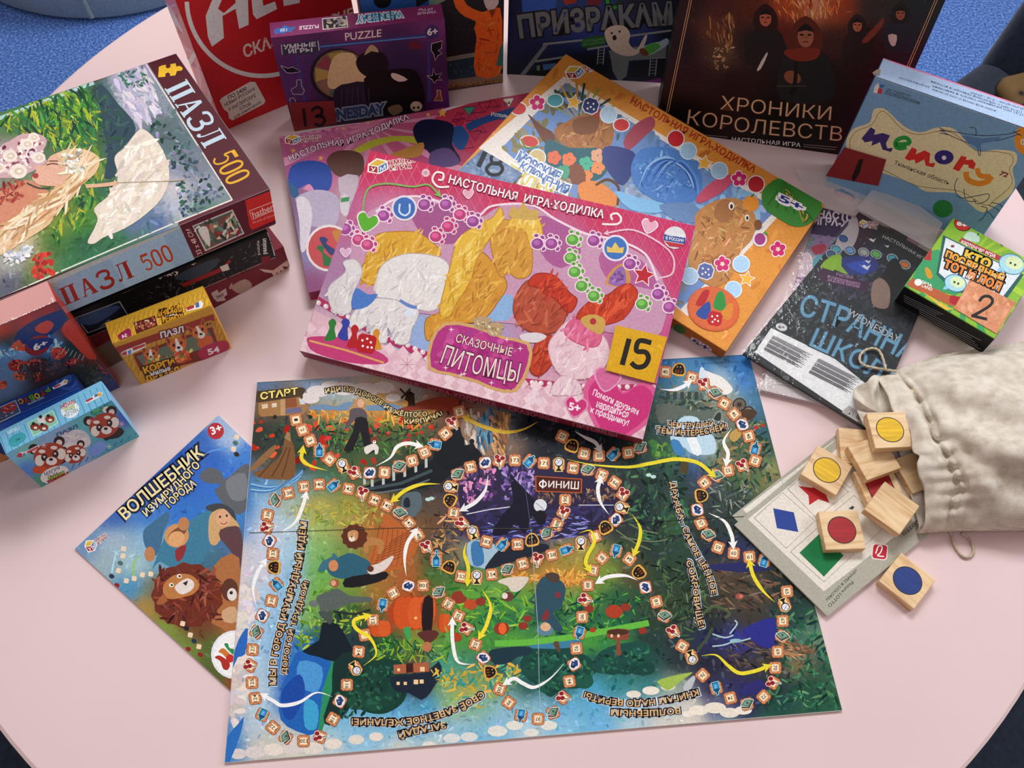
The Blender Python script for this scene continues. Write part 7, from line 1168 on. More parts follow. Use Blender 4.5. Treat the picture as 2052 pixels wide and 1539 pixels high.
def filmsheet(px, z, nx, ny, amp, seed, name, parent, p, m, hole=None):   # wrinkled film: px corners BL BR TR TL, z at bottom and top edge
    rg = random.Random(seed); w_ = [(rg.uniform(-1, 1)*3, rg.uniform(2, 9), rg.uniform(0, 6.3), rg.uniform(.3, 1)) for _ in range(5)]
    q = np.array(px, float); V = []; mb = MB()
    for j in range(ny+1):
        for i in range(nx+1):
            u, v = i/nx, j/ny; c = (1-v)*((1-u)*q[0]+u*q[1])+v*((1-u)*q[3]+u*q[2]); e = min(u, 1-u, v, 1-v)*6
            zz = z[0]*(1-v)+z[1]*v+amp*min(1, e+.15)*sum(k*(.5+.5*math.sin(a*u*2+b*v*3+ph)) for a, b, ph, k in w_)/3
            V.append(hit([c], zz)[0])
    Fs = [[j*(nx+1)+i, j*(nx+1)+i+1, (j+1)*(nx+1)+i+1, (j+1)*(nx+1)+i] for j in range(ny) for i in range(nx)]
    if hole:
        H_ = np.array(hole); c0 = H_.mean(0)
        def inside(f):
            c = proj(np.mean([V[k] for k in f], 0)); d = (c-c0); return (abs(d[0])/np.ptp(H_[:, 0])*2)**2+(abs(d[1]-.28*d[0])/np.ptp(H_[:, 1])*2)**2 < 1
        Fs = [f for f in Fs if not inside(f)]
    mb.add(V, Fs, mb.alb('e8e8e8')); return mb.build(name, m, parent, p, True)
vw = lambda x, y: (1480+x/2.904, 330+y/2.904)
def packet(label, corners, z, h, cols, gain=.9):
    P = hit(corners, z+h); c = P.mean(0); base = (c[0], c[1], TZ+z); r = empty('bagged_game', base, label, 'game')
    mb = MB(gain); B = P.copy(); B[:, 2] -= h
    mb.add(np.vstack([B, P]), [[4, 5, 6, 7], [3, 2, 1, 0], [0, 1, 5, 4], [1, 2, 6, 5], [2, 3, 7, 6], [3, 0, 4, 7]], [mb.alb(cols[0]), mb.alb('c8c4c0')]+[mb.alb(cols[1])]*4)
    X = P[1]-P[0]; X /= np.linalg.norm(X); Y = np.cross([0, 0, 1], X); q = (P-P[0]) @ np.stack([X, Y], 1)
    a = Art(mb, (P[0], X, Y, np.array([0, 0, 1.]), 1, 1)); a.B = q; a.q = q; a.view(1480, 330, 2.904); return r, mb, a, base
pc = [vw(130, 1310), vw(760, 1460), vw(1060, 420), vw(470, 245)]
r, mb, A, p = packet('pale pink bagged game with a hang hole in its flap, under the dark one', pc, .0006, .005, ('b48cac', 'b8a8ac'))
A.poly([(300, 250), (470, 240), (1000, 380), (960, 480), (400, 400)], '34204c'); A.poly([(380, 400), (960, 470), (700, 900), (150, 900)], '8c6c9c'); A.setf([(420, 430, '4c8c7c'), (500, 450, '8c4c64'), (330, 560, 'c8b0bc'), (300, 680, 'c4a8b8'), (200, 760, 'a8a0b4'), (160, 880, 'a86c94'), (560, 430, '5c7ca0')], 30); A.dabs(160, 44, 16, 12, region=[(380, 410), (640, 430), (420, 640), (180, 880), (150, 850)])
A.poly([(420, 480), (500, 460), (506, 500), (450, 524)], 'a02c44', 2); A.poly([(430, 560), (470, 520), (500, 560), (440, 620), (400, 600)], '5ca8b4', 3); A.poly([(290, 600), (330, 520), (420, 520), (420, 640), (320, 650)], 'd0bcc4', 4); A.poly([(160, 760), (240, 680), (360, 700), (300, 780), (180, 830)], 'c8b0c0', 4); A.line([(200, 690), (260, 700), (280, 670)], 12, '6cacb4', 4)
A.disc(220, 800, 74, '9c4c84', 50); A.disc(222, 800, 58, 'c4a8c0', 38); A.poly([(110, 860), (380, 900), (700, 1500), (130, 1330)], 'd0c8c8')
for i in range(9): A.line([(180+i*6, 1150+i*16), (300+i*10, 1180+i*16)], 4, '8c8888')
A.tpath('НАСТОЛЬНАЯ', [(462, 305), (640, 326), (860, 372)], 40, 'e8e0ec', off=.04); A.tpath('ИГРА-ХОДИЛКА', [(430, 345), (620, 362), (880, 420)], 40, 'e8e0ec', off=.04)
mb.build('printed_sleeve', print_mat(.42), r, p)
filmsheet([vw(95, 1318), vw(770, 1480), vw(1120, 420), vw(440, 235)], (.0062, .0062), 22, 26, .0012, 3, 'clear_bag', r, p, M_FILM)
filmsheet([vw(440, 235), vw(1120, 420), vw(1010, 96), vw(330, 30)], (.0064, .0075), 66, 30, .0015, 4, 'header_flap', r, p, M_FLAP, [vw(538, 150), vw(662, 150), vw(660, 205), vw(600, 212)])
dc = [vw(30, 1092), vw(770, 1545), vw(1180, 555), vw(700, 275)]
r, mb, A, p = packet('dark bagged game with blue lettering and a white text panel, under the linen bag', dc, .0075, .0055, ('1c2428', '34383c'))
A.field if 0 else None
A.setf(spots('''330: 760 1c2028, 900 181c20; 430: 620 344880, 720 0c0c10, 900 14181c, 1040 181c1c; 520: 540 2c3c60, 640 b8a8a8, 800 1c2030, 950 141c24; 600: 500 6c8c34, 620 2c2c5c, 720 24408c, 840 5c6c8c, 960 10141c; 700: 440 4c5c4c, 560 34205c, 700 3c2850, 800 7c6460, 900 14181c; 820: 340 4c5448, 450 2c3c40, 600 344448, 750 28343c, 900 141c20;
930: 260 3c4040, 400 2c3c40, 560 2c3c44, 720 28383c, 900 28343c, 1050 2c2c5c; 1040: 420 24343c, 600 2c3c40, 800 2c3c40, 950 28383c, 1100 3c3464; 1150: 600 2c3c44, 800 28383c, 1000 2c3c44'''), 40)
A.dabs(520, 46, 16, 8, region=[(250, 900), (700, 290), (1160, 560), (900, 1200), (700, 1250), (420, 1000)])
A.disc(690, 400, 130, '301830', 90, -1.0); A.poly([(560, 470), (620, 360), (680, 300), (700, 380), (670, 470), (620, 500)], 'b0a4a8', 3)
for x, y, c in ((610, 430, '2c4c8c'), (568, 492, '4c9cac'), (648, 498, '6c94c4'), (728, 510, '9ca49c'), (800, 522, '5cac4c'), (895, 545, '3c94a4'), (968, 582, 'c06c30'), (540, 520, '3c5c7c')): A.disc(x, y, 34, 'a8b0b4', 26, .4); A.disc(x, y, 28, '1c2430', 21, .4); A.disc(x, y, 24, c, 17, .4)
A.poly([(470, 620), (500, 560), (590, 520), (640, 640), (560, 610), (530, 640)], '8cb434', 2); A.poly([(600, 540), (790, 540), (800, 620), (640, 640)], '28347c', 2); A.poly([(620, 580), (760, 560), (740, 640)], '2c4cac', 2)
for x, y, s in ((770, 434, 30), (730, 590, 40), (745, 560, 26), (860, 472, 18)): A.poly([(x-s, y-s*.5), (x-s*.3, y), (x, y-s*.2), (x+s*.4, y+s*.1), (x+s, y-s*.2), (x+s*.5, y+s*.6), (x, y+s*.3)], 'd8d8dc')
A.poly([(880, 560), (920, 545), (950, 600), (1000, 660), (990, 740), (960, 860), (890, 890), (820, 860), (770, 800), (790, 700), (850, 620)], '0c1014', 3); A.poly([(780, 690), (830, 660), (880, 720), (870, 830), (800, 830), (772, 790)], '8c7468', 3)
A.poly([(460, 640), (475, 595), (760, 690), (750, 740), (470, 680)], '3c1c3c')
for t, q in (('УЧАСТВУЙ', [(568, 628), (668, 652), (664, 668), (564, 644)]), ('В СОРЕВНОВАНИЯХ', [(520, 644), (710, 690), (706, 704), (516, 658)]), ('ЗА КУБОК ШКОЛЫ', [(520, 662), (706, 704), (702, 718), (516, 676)])): A.text(t, q, 'b084ac', .02)
A.logo([(705, 325), (745, 320), (750, 370), (708, 362)]); A.tpath('НАСТОЛЬНАЯ ИГРА', [(836, 425), (940, 475), (1100, 575)], 18, 'c8c8c8', off=0)
A.poly([(95, 1090), (190, 950), (560, 1130), (760, 1290), (690, 1490)], 'f4f4f4'); A.poly([(60, 1060), (95, 1000), (110, 1080)], '2c2c34')
for i in range(26):
    u = i/26; 
    for a0, a1, n in ((0.03, .44, 1), (.5, .95, 1)):
        X0, Y0 = 185+u*-60+a0*560, 985+u*85+a0*285; X1, Y1 = X0+(a1-a0)*560, Y0+(a1-a0)*285
        if i % 7 != 6: A.line([(X0, Y0), (X1-(i*37 % 60), Y1-(i*37 % 60)*.5)], 3.2, '6c6c70')
A.disc(250, 945, 34, 'd8d8d8', 22, .3); A.text('6+', [(232, 936), (268, 940), (268, 954), (232, 950)], '1c1c1c', .03)
A.tpath('СТРАННАЯ', [(345, 870), (600, 955), (850, 1080), (1080, 1190)], 120, '6ca4c4', off=.015, edge='243844', ew=.05); A.tpath('ШКОЛА', [(410, 1050), (560, 1120), (760, 1230), (900, 1320)], 105, '6ca4c4', off=.015, edge='243844', ew=.05)
A.tpath('WEDNESDAY', [(630, 868), (760, 950), (925, 1035)], 40, 'd0d4d8', off=-.005, edge='1c2428', ew=.03); A.text('I LOVE', [(770, 886), (838, 920), (834, 934), (766, 900)], 'a8acb0', .0)
A.poly([(1030, 1000), (1070, 950), (1160, 960), (1330, 1080), (1340, 1160), (1240, 1240), (1100, 1180)], '2c1c4c', 3); A.poly([(1060, 1000), (1110, 985), (1130, 1010), (1080, 1040)], '2c8c3c', 2); A.poly([(1090, 1060), (1150, 1030), (1170, 1070), (1110, 1100)], '9c2428', 2); A.disc(1190, 1095, 30, '8c1c24'); A.poly([(1150, 1040), (1200, 1020), (1210, 1050)], 'c88434', 2)
A.poly([(600, 1440), (640, 1400), (760, 1480), (720, 1530)], 'b8b4b0'); A.text('4', [(640, 1440), (652, 1445), (648, 1458), (636, 1452)], '1c1c1c', .01); A.text('1165', [(668, 1440), (706, 1462), (700, 1486), (662, 1464)], '1c1c1c', .02)
mb.build('printed_sleeve', print_mat(.4), r, p)
filmsheet([vw(12, 1092), vw(775, 1562), vw(1200, 540), vw(690, 255)], (.0142, .0142), 30, 34, .0014, 7, 'clear_bag', r, p, M_FILM)
filmsheet([vw(690, 255), vw(1120, 495), vw(1188, 340), vw(830, 78)], (.0145, .019), 30, 20, .0022, 8, 'header_flap', r, p, M_FLAP)
# green card box with its number
GR = V9(.3985, .5655, .0152, -36.28, -1.0, .1005, .1125, .0290, -1.0)
r, bx, body, fl, done = carton('card_game_box', 'bright green small card-game box with a black side, lying on the bagged games', 'game box', V9(.3948, .5608, .0150, -36.28, 0, .1000, .1120, .0285), {'all': '7cac34', 'top': '84b43c', 'front': '0c0c0e', 'left': '3c8454', 'right': '101214'}, None, .85, True, .9)
A = Art(fl, bx.face('top'), 41); A.view(1480, 330, 2.904)
for i in range(16): a = -1.2+i*.28; A.poly([(1330, 560), (1330+700*math.cos(a), 560+700*math.sin(a)), (1330+700*math.cos(a+.1), 560+700*math.sin(a+.1))], 'a0c83c' if i < 9 else '3c9c5c')
A.poly([(1010, 660), (1130, 500), (1180, 520), (1160, 640), (1290, 700), (1260, 760)], '3c9460', 2); A.poly([(975, 700), (1010, 660), (1270, 780), (1250, 830)], 'b05c38'); A.poly([(1070, 740), (1220, 830), (1250, 840), (1200, 850)], 'd8b440')
A.poly([(1100, 490), (1125, 480), (1120, 560), (1070, 550)], 'a83438')
A.poly([(1190, 410), (1660, 640), (1560, 780), (1250, 740), (1150, 640)], '2c5c5c'); A.poly([(1205, 425), (1640, 635), (1540, 765), (1270, 720), (1165, 630)], 'd4dce0')
A.disc(1305, 345, 52, '1c1c18', 42, .3); A.disc(1303, 345, 47, 'c03434', 37, .3); A.text('8+', [(1272, 330), (1330, 346), (1326, 366), (1268, 350)], 'f0e8e4', .05)
A.poly([(1310, 420), (1340, 390), (1390, 405), (1400, 450), (1330, 440)], 'b8dcc8', 3); A.poly([(1280, 445), (1300, 425), (1530, 535), (1510, 560)], 'a83c44'); A.text('карточная игра', [(1300, 438), (1496, 524), (1490, 542), (1294, 456)], 'f0e0dc', .02)
KW = dict(off=.06, edge='241c14', ew=.14)
A.text('КТО', [(1322, 498), (1476, 562), (1456, 604), (1308, 540)], 'd8b83c', **KW); A.text('ПОСЛЕДНИЙ,', [(1212, 500), (1562, 660), (1546, 694), (1200, 536)], 'dc9c3c', **KW); A.text('ТОТ И ЛОЛ', [(1204, 552), (1536, 692), (1516, 736), (1190, 592)], 'd88440', **KW)
for x, y, s in ((1590, 580, 74), (1262, 690, 62)):
    A.disc(x, y, s+5, '3c7ca0', s*.75+5, .3); A.disc(x, y, s, 'a4d0dc', s*.75, .3); A.disc(x+s*.2, y-s*.1, s*.7, 'd0e0b0', s*.5, .3); A.disc(x-s*.1, y-s*.1, 7, '34443c'); A.disc(x+s*.25, y+s*.05, 7, '34443c'); A.poly([(x-s*.9, y+s*.2), (x-s*1.2, y+s*.6), (x-s*.6, y+s*.5)], '8cc0dc', 2)
A.poly([(1085, 600), (1110, 605), (1130, 650), (1110, 665), (1090, 640)], 'c89030', 2); A.disc(1490, 430, 15, '4c6c24', 11); A.disc(1490, 430, 12, 'b0d050', 8); A.disc(1534, 464, 11, '6c4c1c', 9); A.disc(1245, 475, 11, '8c3c44', 8); A.disc(1395, 405, 8, '2c8c3c'); A.poly([(1232, 760), (1290, 770), (1280, 830), (1226, 800)], 'a82430')
A.disc(1045, 685, 22, 'e0e4e0', 20); A.text('SIMA', [(1068, 672), (1130, 698), (1124, 714), (1062, 688)], 'e0e4e0', .02); A.text('LAND', [(1070, 694), (1130, 720), (1124, 736), (1064, 710)], 'e0e4e0', .02)
A = Art(body, bx.face('front'), 42); A.view(1480, 330, 2.904)
for i in range(4): A.line([(962, 760+i*12), (1190-i*20, 872+i*12-i*10)], 3, '7c7c80')
for i in range(6): A.line([(1052, 838+i*13), (1412-(i*53 % 70), 1024+i*13-(i*53 % 70)*.5)], 3, '7c7c80')
done()
a, f = card('orange square card with the number 2 on the corner of the green box', [vw(1345, 672), vw(1612, 802), vw(1500, 985), vw(1252, 838)], .0437, 'd08c68')
a.view(1480, 330, 2.904); a.dabs(80, 40, 24, 6, region=[(1345, 680), (1600, 805), (1500, 975), (1260, 838)], cols=['d0906c', 'c8845c', 'd89c78']); a.line([(1400, 795), (1425, 768), (1460, 768), (1478, 792), (1460, 822), (1400, 860), (1356, 882)], 17, '242424', 5); a.line([(1356, 878), (1446, 900)], 17, '242424'); f()
# cards 15 and 18
a, f = card('yellow square card with the number 15 on the pink game box', [(1234, 652), (1337, 676), (1311, 768), (1214, 742)], 0, 'd8a418', bx=Bx(PK).face('top'), gain=.95, off=.0022)
a.view(600, 280, 2.4817); a.dabs(60, 30, 14, 3, region=[(1585, 935), (1810, 985), (1760, 1190), (1535, 1140)], cols=['dcaa20', 'd6a21a']); a.line([(1640, 990), (1605, 1120)], 26, '201c18'); a.line([(1750, 1010), (1690, 1000), (1676, 1050), (1720, 1056), (1736, 1086), (1716, 1124), (1676, 1130), (1650, 1108)], 25, '201c18', 4); f()
a, f = card('blue-grey card with the number 18 sealed in shiny film on the orange box', [(966, 300), (1047, 348), (1006, 392), (918, 342)], 0, '7088a8', bx=Bx(OR).face('top'), gain=.95, off=.0026, m=print_mat(.5))
a.view(600, 280, 2.4817); a.dabs(120, 30, 20, 6, region=[(905, 55), (1105, 160), (1010, 270), (800, 150)], cols=['7c94b4', '647ca0', '8ca0bc']); a.line([(925, 60), (890, 135)], 24, '20242c')
for q in ([(985, 75), (955, 85), (960, 115), (990, 118), (1010, 95)], [(990, 118), (955, 120), (930, 145), (950, 172), (990, 172), (1010, 145)]): a.line(q, 17, '20242c', 4, closed=True)
f()
# picture lotto cards
cv = lambda x, y: (1440+x/2.6536, 680+y/2.6536)
for i, (px, z, lab) in enumerate((([cv(560, 1440), cv(1140, 980), cv(690, 455), cv(72, 938)], .0003, 'grey lotto card lowest under the wooden tiles, only its upper left edge showing'), ([cv(578, 1472), cv(1180, 985), cv(700, 470), cv(84, 986)], .0028, 'grey picture lotto card with coloured shapes and a red mark, under the wooden tiles'))):
    P = hit(px, z+.0022); mb = MB(.88); B = P.copy(); B[:, 2] -= .0022
    mb.add(np.vstack([B, P]), [[4, 5, 6, 7], [3, 2, 1, 0], [0, 1, 5, 4], [1, 2, 6, 5], [2, 3, 7, 6], [3, 0, 4, 7]], [mb.alb('a4a294'), mb.alb('a8a498')]+[mb.alb('c0b8a8')]*4)
    X = P[1]-P[0]; X /= np.linalg.norm(X); Y = np.cross([0, 0, 1], X); q = (P-P[0]) @ np.stack([X, Y], 1); A = Art(mb, (P[0], X, Y, np.array([0, 0, 1.]), 1, 1)); A.B = q; A.view(1440, 680, 2.6536)
    if i == 0: A.poly([(130, 905), (690, 480), (720, 520), (150, 925)], 'd8d4c8')
    else:
        A.poly([(155, 955), (560, 1340), (1180, 860), (700, 520)], 'd8d2c6')
        for q in ([(190, 950), (340, 815), (512, 965), (360, 1112)], [(368, 795), (520, 670), (690, 810), (520, 950)], [(382, 1130), (540, 990), (720, 1140), (560, 1290)], [(560, 960), (720, 830), (890, 990), (740, 1130)], [(540, 655), (640, 570), (780, 690), (700, 790)]): A.line(q, 2.2, '3c3c38', closed=True)
        A.poly([(290, 898), (400, 920), (424, 1025), (310, 1004)], '28408c'); A.poly([(425, 780), (500, 790), (530, 740), (560, 800), (590, 870), (530, 850), (482, 882), (478, 830)], 'b02428')
        A.poly([(430, 1135), (540, 1030), (665, 1150), (560, 1262)], '14703c'); A.poly([(690, 900), (712, 884), (722, 892), (712, 906)], '3c404c')
        A.poly(rsq(857, 1130, 42, .1, .25), 'e0d8d0'); A.poly(rsq(857, 1130, 37, .1, .25), 'b02434'); A.line([(835, 1140), (850, 1100), (870, 1105), (860, 1135), (845, 1150), (880, 1155)], 6, 'f0e8e4', 5)
        A.text('Picture LOTTO', [(716, 1284), (580, 1416), (594, 1430), (730, 1298)][::1], '2c2c28', .01) if 0 else None
        A.tpath('Picture LOTTO', [(708, 1284), (640, 1352), (580, 1414)], 17, '2c2c28', off=.01); A.tpath('«SHAPES & COLORS»', [(730, 1222), (650, 1300), (568, 1384)], 15, '2c2c28', off=.01); A.tpath('Picture LOTTO', [(1130, 890), (1060, 960), (974, 1034)], 15, '2c2c28', off=.01)
    c = P.mean(0); tag(mb.build('lotto_card', MATTE, None, (c[0], c[1], TZ+z)), lab, 'card')
# wooden tiles
def pine(nt, b):
    tc = N(nt, 'ShaderNodeTexCoord'); oi = N(nt, 'ShaderNodeObjectInfo'); mp = N(nt, 'ShaderNodeMapping'); mp.inputs['Scale'].default_value = (26, 190, 190)
    ad = N(nt, 'ShaderNodeVectorMath', operation='ADD'); nt.links.new(tc.outputs['Object'], ad.inputs[0]); nt.links.new(oi.outputs['Random'], ad.inputs[1]); nt.links.new(ad.outputs[0], mp.inputs[0])
    n = N(nt, 'ShaderNodeTexNoise', Scale=1.0, Detail=4, Distortion=.6); nt.links.new(mp.outputs[0], n.inputs['Vector'])
    r = ramp(nt, n.outputs[0], [(.28, tuple(lin((206, 160, 106)))), (.5, tuple(lin((232, 198, 152)))), (.72, tuple(lin((240, 212, 166))))])
    nt.links.new(r.outputs[0], b.inputs['Base Color']); b.inputs['Roughness'].default_value = .55; bump(nt, b, n.outputs[0], .12)
M_PINE = mat('pine_wood', pine)
def paint_m(name, c): 
    def fn(nt, b):
        tc = N(nt, 'ShaderNodeTexCoord'); mp = N(nt, 'ShaderNodeMapping'); mp.inputs['Scale'].default_value = (30, 240, 240); nt.links.new(tc.outputs['Object'], mp.inputs[0])
        n = N(nt, 'ShaderNodeTexNoise', Scale=1.0, Detail=4); nt.links.new(mp.outputs[0], n.inputs['Vector']); l = lin(c)
        r = ramp(nt, n.outputs[0], [(.3, tuple(l*.72)), (.7, tuple(np.minimum(l*1.18, 1)))]); nt.links.new(r.outputs[0], b.inputs['Base Color']); b.inputs['Roughness'].default_value = .45
    return mat(name, fn)
PAINT = {'yellow': paint_m('yellow_paint', (236, 190, 8)), 'red': paint_m('red_paint', (172, 18, 26)), 'blue': paint_m('blue_paint', (18, 54, 132))}; M_INK = plain('dark_outline', '2a2620', .5)
def tile(label, x, y, z, yaw, shape=None, colour=None, group=None, tilt=0, roll=0):
    bx = Bx(V9(x, y, z, yaw, tilt, .037, .037, .0099, roll)); r = empty('wooden_tile', tuple(bx.P((.0185, .0185, 0))), label, 'tile', group or 'wooden lotto tiles')
    R4 = Matrix(bx.R.tolist()); r.rotation_euler = R4.to_euler()
    V, Fs = soft_box((-.0185, -.0185, 0), (.0185, .0185, .0099), .0007, 2); mb = MB(); mb.add(V, Fs, mb.alb('e0c090')); mb.build('wood_block', M_PINE, r)
    if shape:
        t = np.linspace(0, 2*math.pi, 49)[:-1]
        ring = (lambda q: np.stack([q*.0132*np.cos(t), q*.0132*np.sin(t)], 1)) if shape == 'circle' else (lambda q: np.array([(-1, -1), (1, -1), (1, 1), (-1, 1)])*.0126*q)
        def slab(q, z0, z1): P = ring(q); n = len(P); return np.vstack([np.c_[P, np.full(n, z0)], np.c_[P, np.full(n, z1)]]), [list(range(n, 2*n))]+[[i, (i+1) % n, (i+1) % n+n, i+n] for i in range(n)]
        mb = MB(); V, Fs = slab(1.0, .0098, .00996); mb.add(V, Fs, mb.alb('2a2620')); o = mb.build('painted_outline', M_INK, r)
        mb = MB(); V, Fs = slab(.935, .0098, .01001); mb.add(V, Fs, mb.alb('808080')); tag(mb.build('painted_'+shape, PAINT[colour], r), colour+' painted '+shape)
    return r
tile('wooden tile with a blue circle, lying alone on the table', .3379, .2612, 0, -41.5, 'circle', 'blue')
tile('wooden tile with a red circle, on the lotto card', .2916, .2867, .0051, 4.5, 'circle', 'red')
tile('wooden tile with a yellow circle, at the left on the lotto card', .2763, .3603, .0051, -32.6, 'circle', 'yellow')
tile('wooden tile with a yellow circle, half covered by the bag mouth', .3420, .3800, .0275, 5.45, 'circle', 'yellow')
tile('blank wooden tile under the yellow circle tile at the bag mouth', .3346, .3525, .0155, 22.3)
tile('blank wooden tile with its lower corner over the edge of the lotto card', .3280, .3236, .0155, -39.0)
tile('wooden tile with a red square, under two blank tiles', .3372, .3300, .0052, 16, 'square', 'red')
tile('reddish wooden tile mostly hidden beneath two other tiles at the top', .3165, .3745, .0052, -3)
tile('wooden tile just inside the dark bag mouth, low down', .3800, .345, .0060, 22)
tile('wooden tile inside the bag mouth near its far lip', .384, .412, .0180, 4)
# linen bag
def linen(nt, b):
    tc = N(nt, 'ShaderNodeTexCoord'); w1 = N(nt, 'ShaderNodeTexWave', Scale=420, Distortion=2.5); w1.bands_direction = 'X'; w2 = N(nt, 'ShaderNodeTexWave', Scale=420, Distortion=2.5); w2.bands_direction = 'Y'
    for w in (w1, w2): nt.links.new(tc.outputs['Object'], w.inputs['Vector'])
    a = N(nt, 'ShaderNodeMath', operation='ADD'); nt.links.new(w1.outputs['Fac'], a.inputs[0]); nt.links.new(w2.outputs['Fac'], a.inputs[1]); n = noise(nt, 90, 4)
    m = N(nt, 'ShaderNodeMath', operation='MULTIPLY_ADD'); m.inputs[1].default_value = .25; nt.links.new(a.outputs[0], m.inputs[0]); nt.links.new(n.outputs[0], m.inputs[2])
    r = ramp(nt, m.outputs[0], [(.35, tuple(lin((176, 160, 138)))), (.75, tuple(lin((222, 212, 196)))), (1, tuple(lin((238, 232, 220))))])
    nt.links.new(r.outputs[0], b.inputs['Base Color']); b.inputs['Roughness'].default_value = .95; b.inputs['Specular IOR Level'].default_value = .1; bump(nt, b, m.outputs[0], .5, .0012)
M_LINEN = mat('natural_linen', linen); M_CORD = plain('cotton_cord', 'c4b49c', .9, scale=400, v=.2)
bg = empty('drawstring_bag', tuple(hit([(1960, 900)], 0)[0]), 'natural linen drawstring bag lying open with wooden tiles spilling out', 'bag'); bp_ = tuple(bg.location)
ROWS = [([(1752, 750), (1766, 772), (1779, 795), (1787, 821), (1805, 845), (1821, 858), (1827, 878), (1829, 905), (1842, 914), (1837, 930), (1841, 954), (1850, 976), (1852, 998), (1854, 1030), (1850, 1055), (1836, 1069)], .040),
        ([(1776, 747), (1790, 762), (1804, 780), (1816, 806), (1832, 832), (1846, 852), (1850, 876), (1862, 900), (1872, 914), (1874, 932), (1880, 956), (1886, 978), (1882, 1000), (1880, 1030), (1876, 1052), (1862, 1067)], .044),
        ([(1798, 742), (1814, 762), (1830, 778), (1843, 796), (1855, 822), (1867, 850), (1872, 874), (1892, 897), (1904, 919), (1912, 939), (1922, 964), (1926, 981), (1914, 1004), (1907, 1030), (1906, 1050), (1896, 1065)], .040),
        ([(1812, 736), (1834, 752), (1852, 772), (1866, 794), (1878, 820), (1890, 846), (1898, 870), (1914, 892), (1926, 914), (1934, 936), (1944, 960), (1948, 980), (1938, 1004), (1930, 1030), (1924, 1052), (1916, 1064)], .047),
        ([(1866, 718), (1892, 738), (1910, 762), (1926, 788), (1940, 815), (1952, 842), (1962, 868), (1972, 892), (1980, 916), (1988, 940), (1994, 964), (1996, 988), (1990, 1010), (1984, 1034), (1976, 1054), (1966, 1064)], .056),
        ([(1960, 703), (1990, 726), (2008, 752), (2022, 780), (2034, 808), (2044, 836), (2052, 864), (2060, 890), (2066, 914), (2070, 940), (2074, 964), (2074, 988), (2070, 1012), (2064, 1036), (2056, 1054), (2046, 1063)], .062),
        ([(2052, 688), (2086, 712), (2104, 740), (2118, 770), (2130, 800), (2140, 830), (2148, 858), (2154, 886), (2160, 912), (2162, 940), (2164, 966), (2164, 990), (2160, 1014), (2152, 1038), (2146, 1054), (2136, 1062)], .060),
        ([(2190, 690), (2216, 712), (2232, 740), (2244, 770), (2252, 800), (2258, 830), (2262, 858), (2264, 886), (2266, 912), (2266, 940), (2264, 966), (2262, 990), (2258, 1014), (2252, 1036), (2246, 1050), (2238, 1056)], .040),
        ([(2290, 740), (2300, 756), (2306, 776), (2310, 798), (2312, 820), (2314, 842), (2315, 862), (2315, 884), (2315, 906), (2314, 928), (2312, 950), (2310, 970), (2306, 990), (2300, 1006), (2296, 1016), (2290, 1020)], .012)]
NT = 72; NS = 9; RP = []
for r_, h_ in ROWS:
    P = smooth(r_, 8); L_ = np.r_[0, np.cumsum(np.linalg.norm(np.diff(P, axis=0), axis=1))]; u = np.linspace(0, L_[-1], NT+1); RP.append((np.stack([np.interp(u, L_, P[:, k]) for k in (0, 1)], 1), h_))
TOPV = []; BOTV = []; tt = np.linspace(0, 1, NT+1); rg = np.random.default_rng(5)
for i in range(len(RP)-1):
    for k in range(NS if i < len(RP)-2 else NS+1):
        f = k/NS; g = f*f*(3-2*f); a, b = RP[i], RP[i+1]; px = a[0]*(1-f)+b[0]*f; hh = a[1]*(1-g)+b[1]*g; s_ = i+f
        z = .003+hh*np.sin(math.pi*tt)**.55
        pl = np.exp(-abs(s_-2.0)/.75)*.0042*np.sin(2*math.pi*(11*tt+.35*np.sin(9*tt)))*np.sin(math.pi*tt)**.4      # pleats from the drawn seam
        seam = -.004*np.exp(-((s_-1.75)/.16)**2)+.0022*np.exp(-((s_-2.15)/.14)**2)*(1+.7*np.sin(2*math.pi*17*tt))
        sag = .0065*np.sin(2*math.pi*(2.1*tt+.23*s_))*np.sin(math.pi*tt)*min(1, abs(s_-2)*.5)+.005*np.sin(2*math.pi*(3.3*tt-.4*s_)+1)*np.sin(math.pi*tt)*min(1, max(0, s_-2.4))
        z = np.maximum(z+(pl+seam+sag)*np.minimum(1, np.sin(math.pi*tt)*4), .0026)
        TOPV.append(hit(px, z))
        zb = np.full(NT+1, .0012); zb[[0, -1]] = .003
        q = hit(px, z); e0, e1 = q[0], q[-1]; B = e0+(e1-e0)*tt[:, None]; B[:, 2] = TZ+.0125-.0113*min(1, max(0, (s_-.9)/1.2))    # under layer rests on the card edge near the mouth
        B[:, 2] = np.where((tt < .02) | (tt > .98), q[:, 2], B[:, 2]); BOTV.append(B)
nr = len(TOPV); TOPV = np.array(TOPV); BOTV = np.array(BOTV)
mb = MB(); n1 = NT+1; V = np.vstack([TOPV.reshape(-1, 3), BOTV.reshape(-1, 3)]); o_ = nr*n1; Fs = []
for j in range(nr-1):
    for i in range(NT): Fs.append([j*n1+i, (j+1)*n1+i, (j+1)*n1+i+1, j*n1+i+1]); Fs.append([o_+j*n1+i, o_+j*n1+i+1, o_+(j+1)*n1+i+1, o_+(j+1)*n1+i])
for j in range(nr-1):
    for i in (0, NT): Fs.append([j*n1+i, (j+1)*n1+i, o_+(j+1)*n1+i, o_+j*n1+i])
for i in range(NT): Fs.append([(nr-1)*n1+i, (nr-1)*n1+i+1, o_+(nr-1)*n1+i+1, o_+(nr-1)*n1+i])
mb.add(V, Fs, mb.alb('c8b8a0')); sack = mb.build('cloth_sack', M_LINEN, bg, bp_, True)
sm = sack.modifiers.new('thickness', 'SOLIDIFY'); sm.thickness = .0011; sm.offset = -1
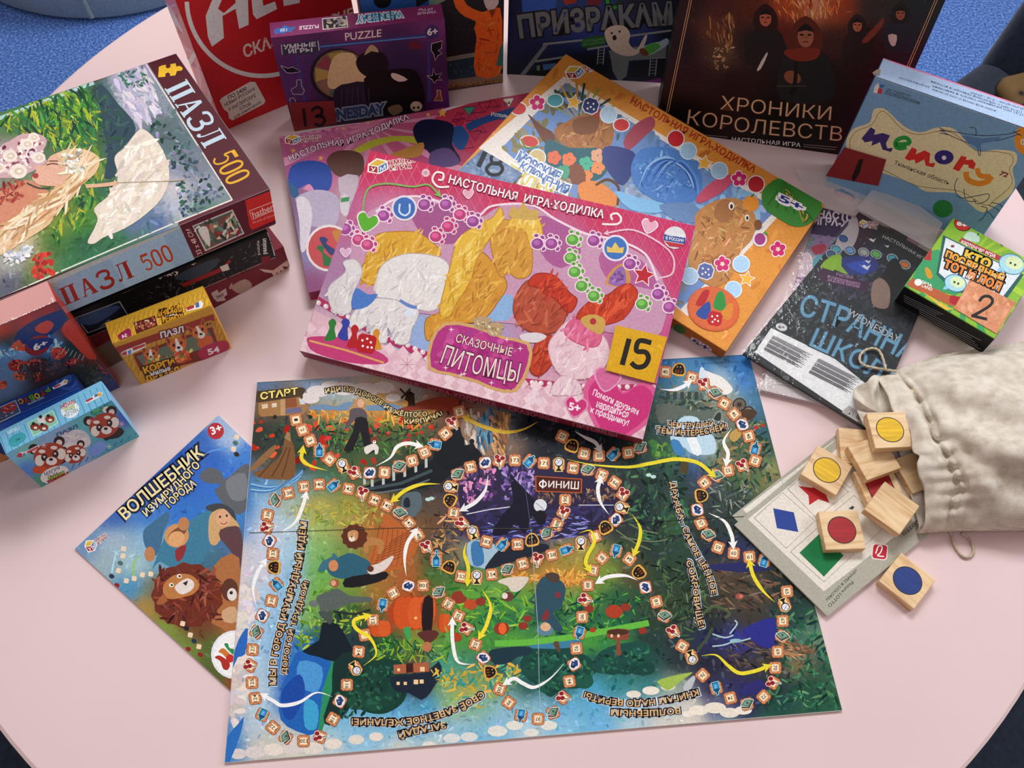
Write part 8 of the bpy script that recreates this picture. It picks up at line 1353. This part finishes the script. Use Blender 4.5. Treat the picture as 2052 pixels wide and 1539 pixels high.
lip = smooth([(1758, 752), (1736, 766), (1716, 776), (1711, 792), (1714, 812), (1722, 832), (1738, 858), (1770, 874), (1810, 880), (1840, 900), (1830, 840), (1800, 790)], 5, True)     # far flap of the mouth
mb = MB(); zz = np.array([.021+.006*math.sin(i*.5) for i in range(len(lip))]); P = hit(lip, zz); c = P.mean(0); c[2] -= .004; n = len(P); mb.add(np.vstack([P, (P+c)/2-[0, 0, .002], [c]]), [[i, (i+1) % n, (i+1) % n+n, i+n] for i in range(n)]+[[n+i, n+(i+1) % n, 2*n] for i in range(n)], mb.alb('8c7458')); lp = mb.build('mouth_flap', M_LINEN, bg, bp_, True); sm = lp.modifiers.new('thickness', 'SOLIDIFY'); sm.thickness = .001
def cord(px, zs, r_, name='drawstring'):
    P = smooth(np.c_[np.array(px, float), np.array(zs, float)], 8); W_ = hit(P[:, :2], P[:, 2]); T = np.gradient(W_, axis=0); T /= np.linalg.norm(T, axis=1)[:, None]; V = []; k = 8
    for i, (p, t) in enumerate(zip(W_, T)):
        a = np.cross(t, [0, 0, 1]); a /= max(np.linalg.norm(a), 1e-6); b = np.cross(a, t)
        V += [p+(a*math.cos(2*math.pi*j/k+i*.5)+b*math.sin(2*math.pi*j/k+i*.5))*r_*(1+.22*math.cos(3*(2*math.pi*j/k))) for j in range(k)]
    Fs = [[i*k+j, i*k+(j+1) % k, (i+1)*k+(j+1) % k, (i+1)*k+j] for i in range(len(W_)-1) for j in range(k)]; mb = MB(); mb.add(V, Fs, mb.alb('c4b49c')); mb.build(name, M_CORD, bg, bp_, True)
cord([(1796, 744), (1776, 741), (1745, 736), (1728, 730), (1722, 718), (1730, 704), (1748, 698), (1762, 704), (1770, 722), (1775, 742)], [.018, .017, .0165, .0165, .0168, .017, .017, .017, .018, .019], .00135)
cord([(1906, 1048), (1904, 1058), (1908, 1078), (1914, 1096), (1926, 1112), (1936, 1117), (1946, 1114), (1951, 1104), (1948, 1090), (1940, 1078), (1926, 1068)], [.012, .006, .0022, .0016, .0016, .0016, .0016, .0016, .0016, .002, .003], .00135)
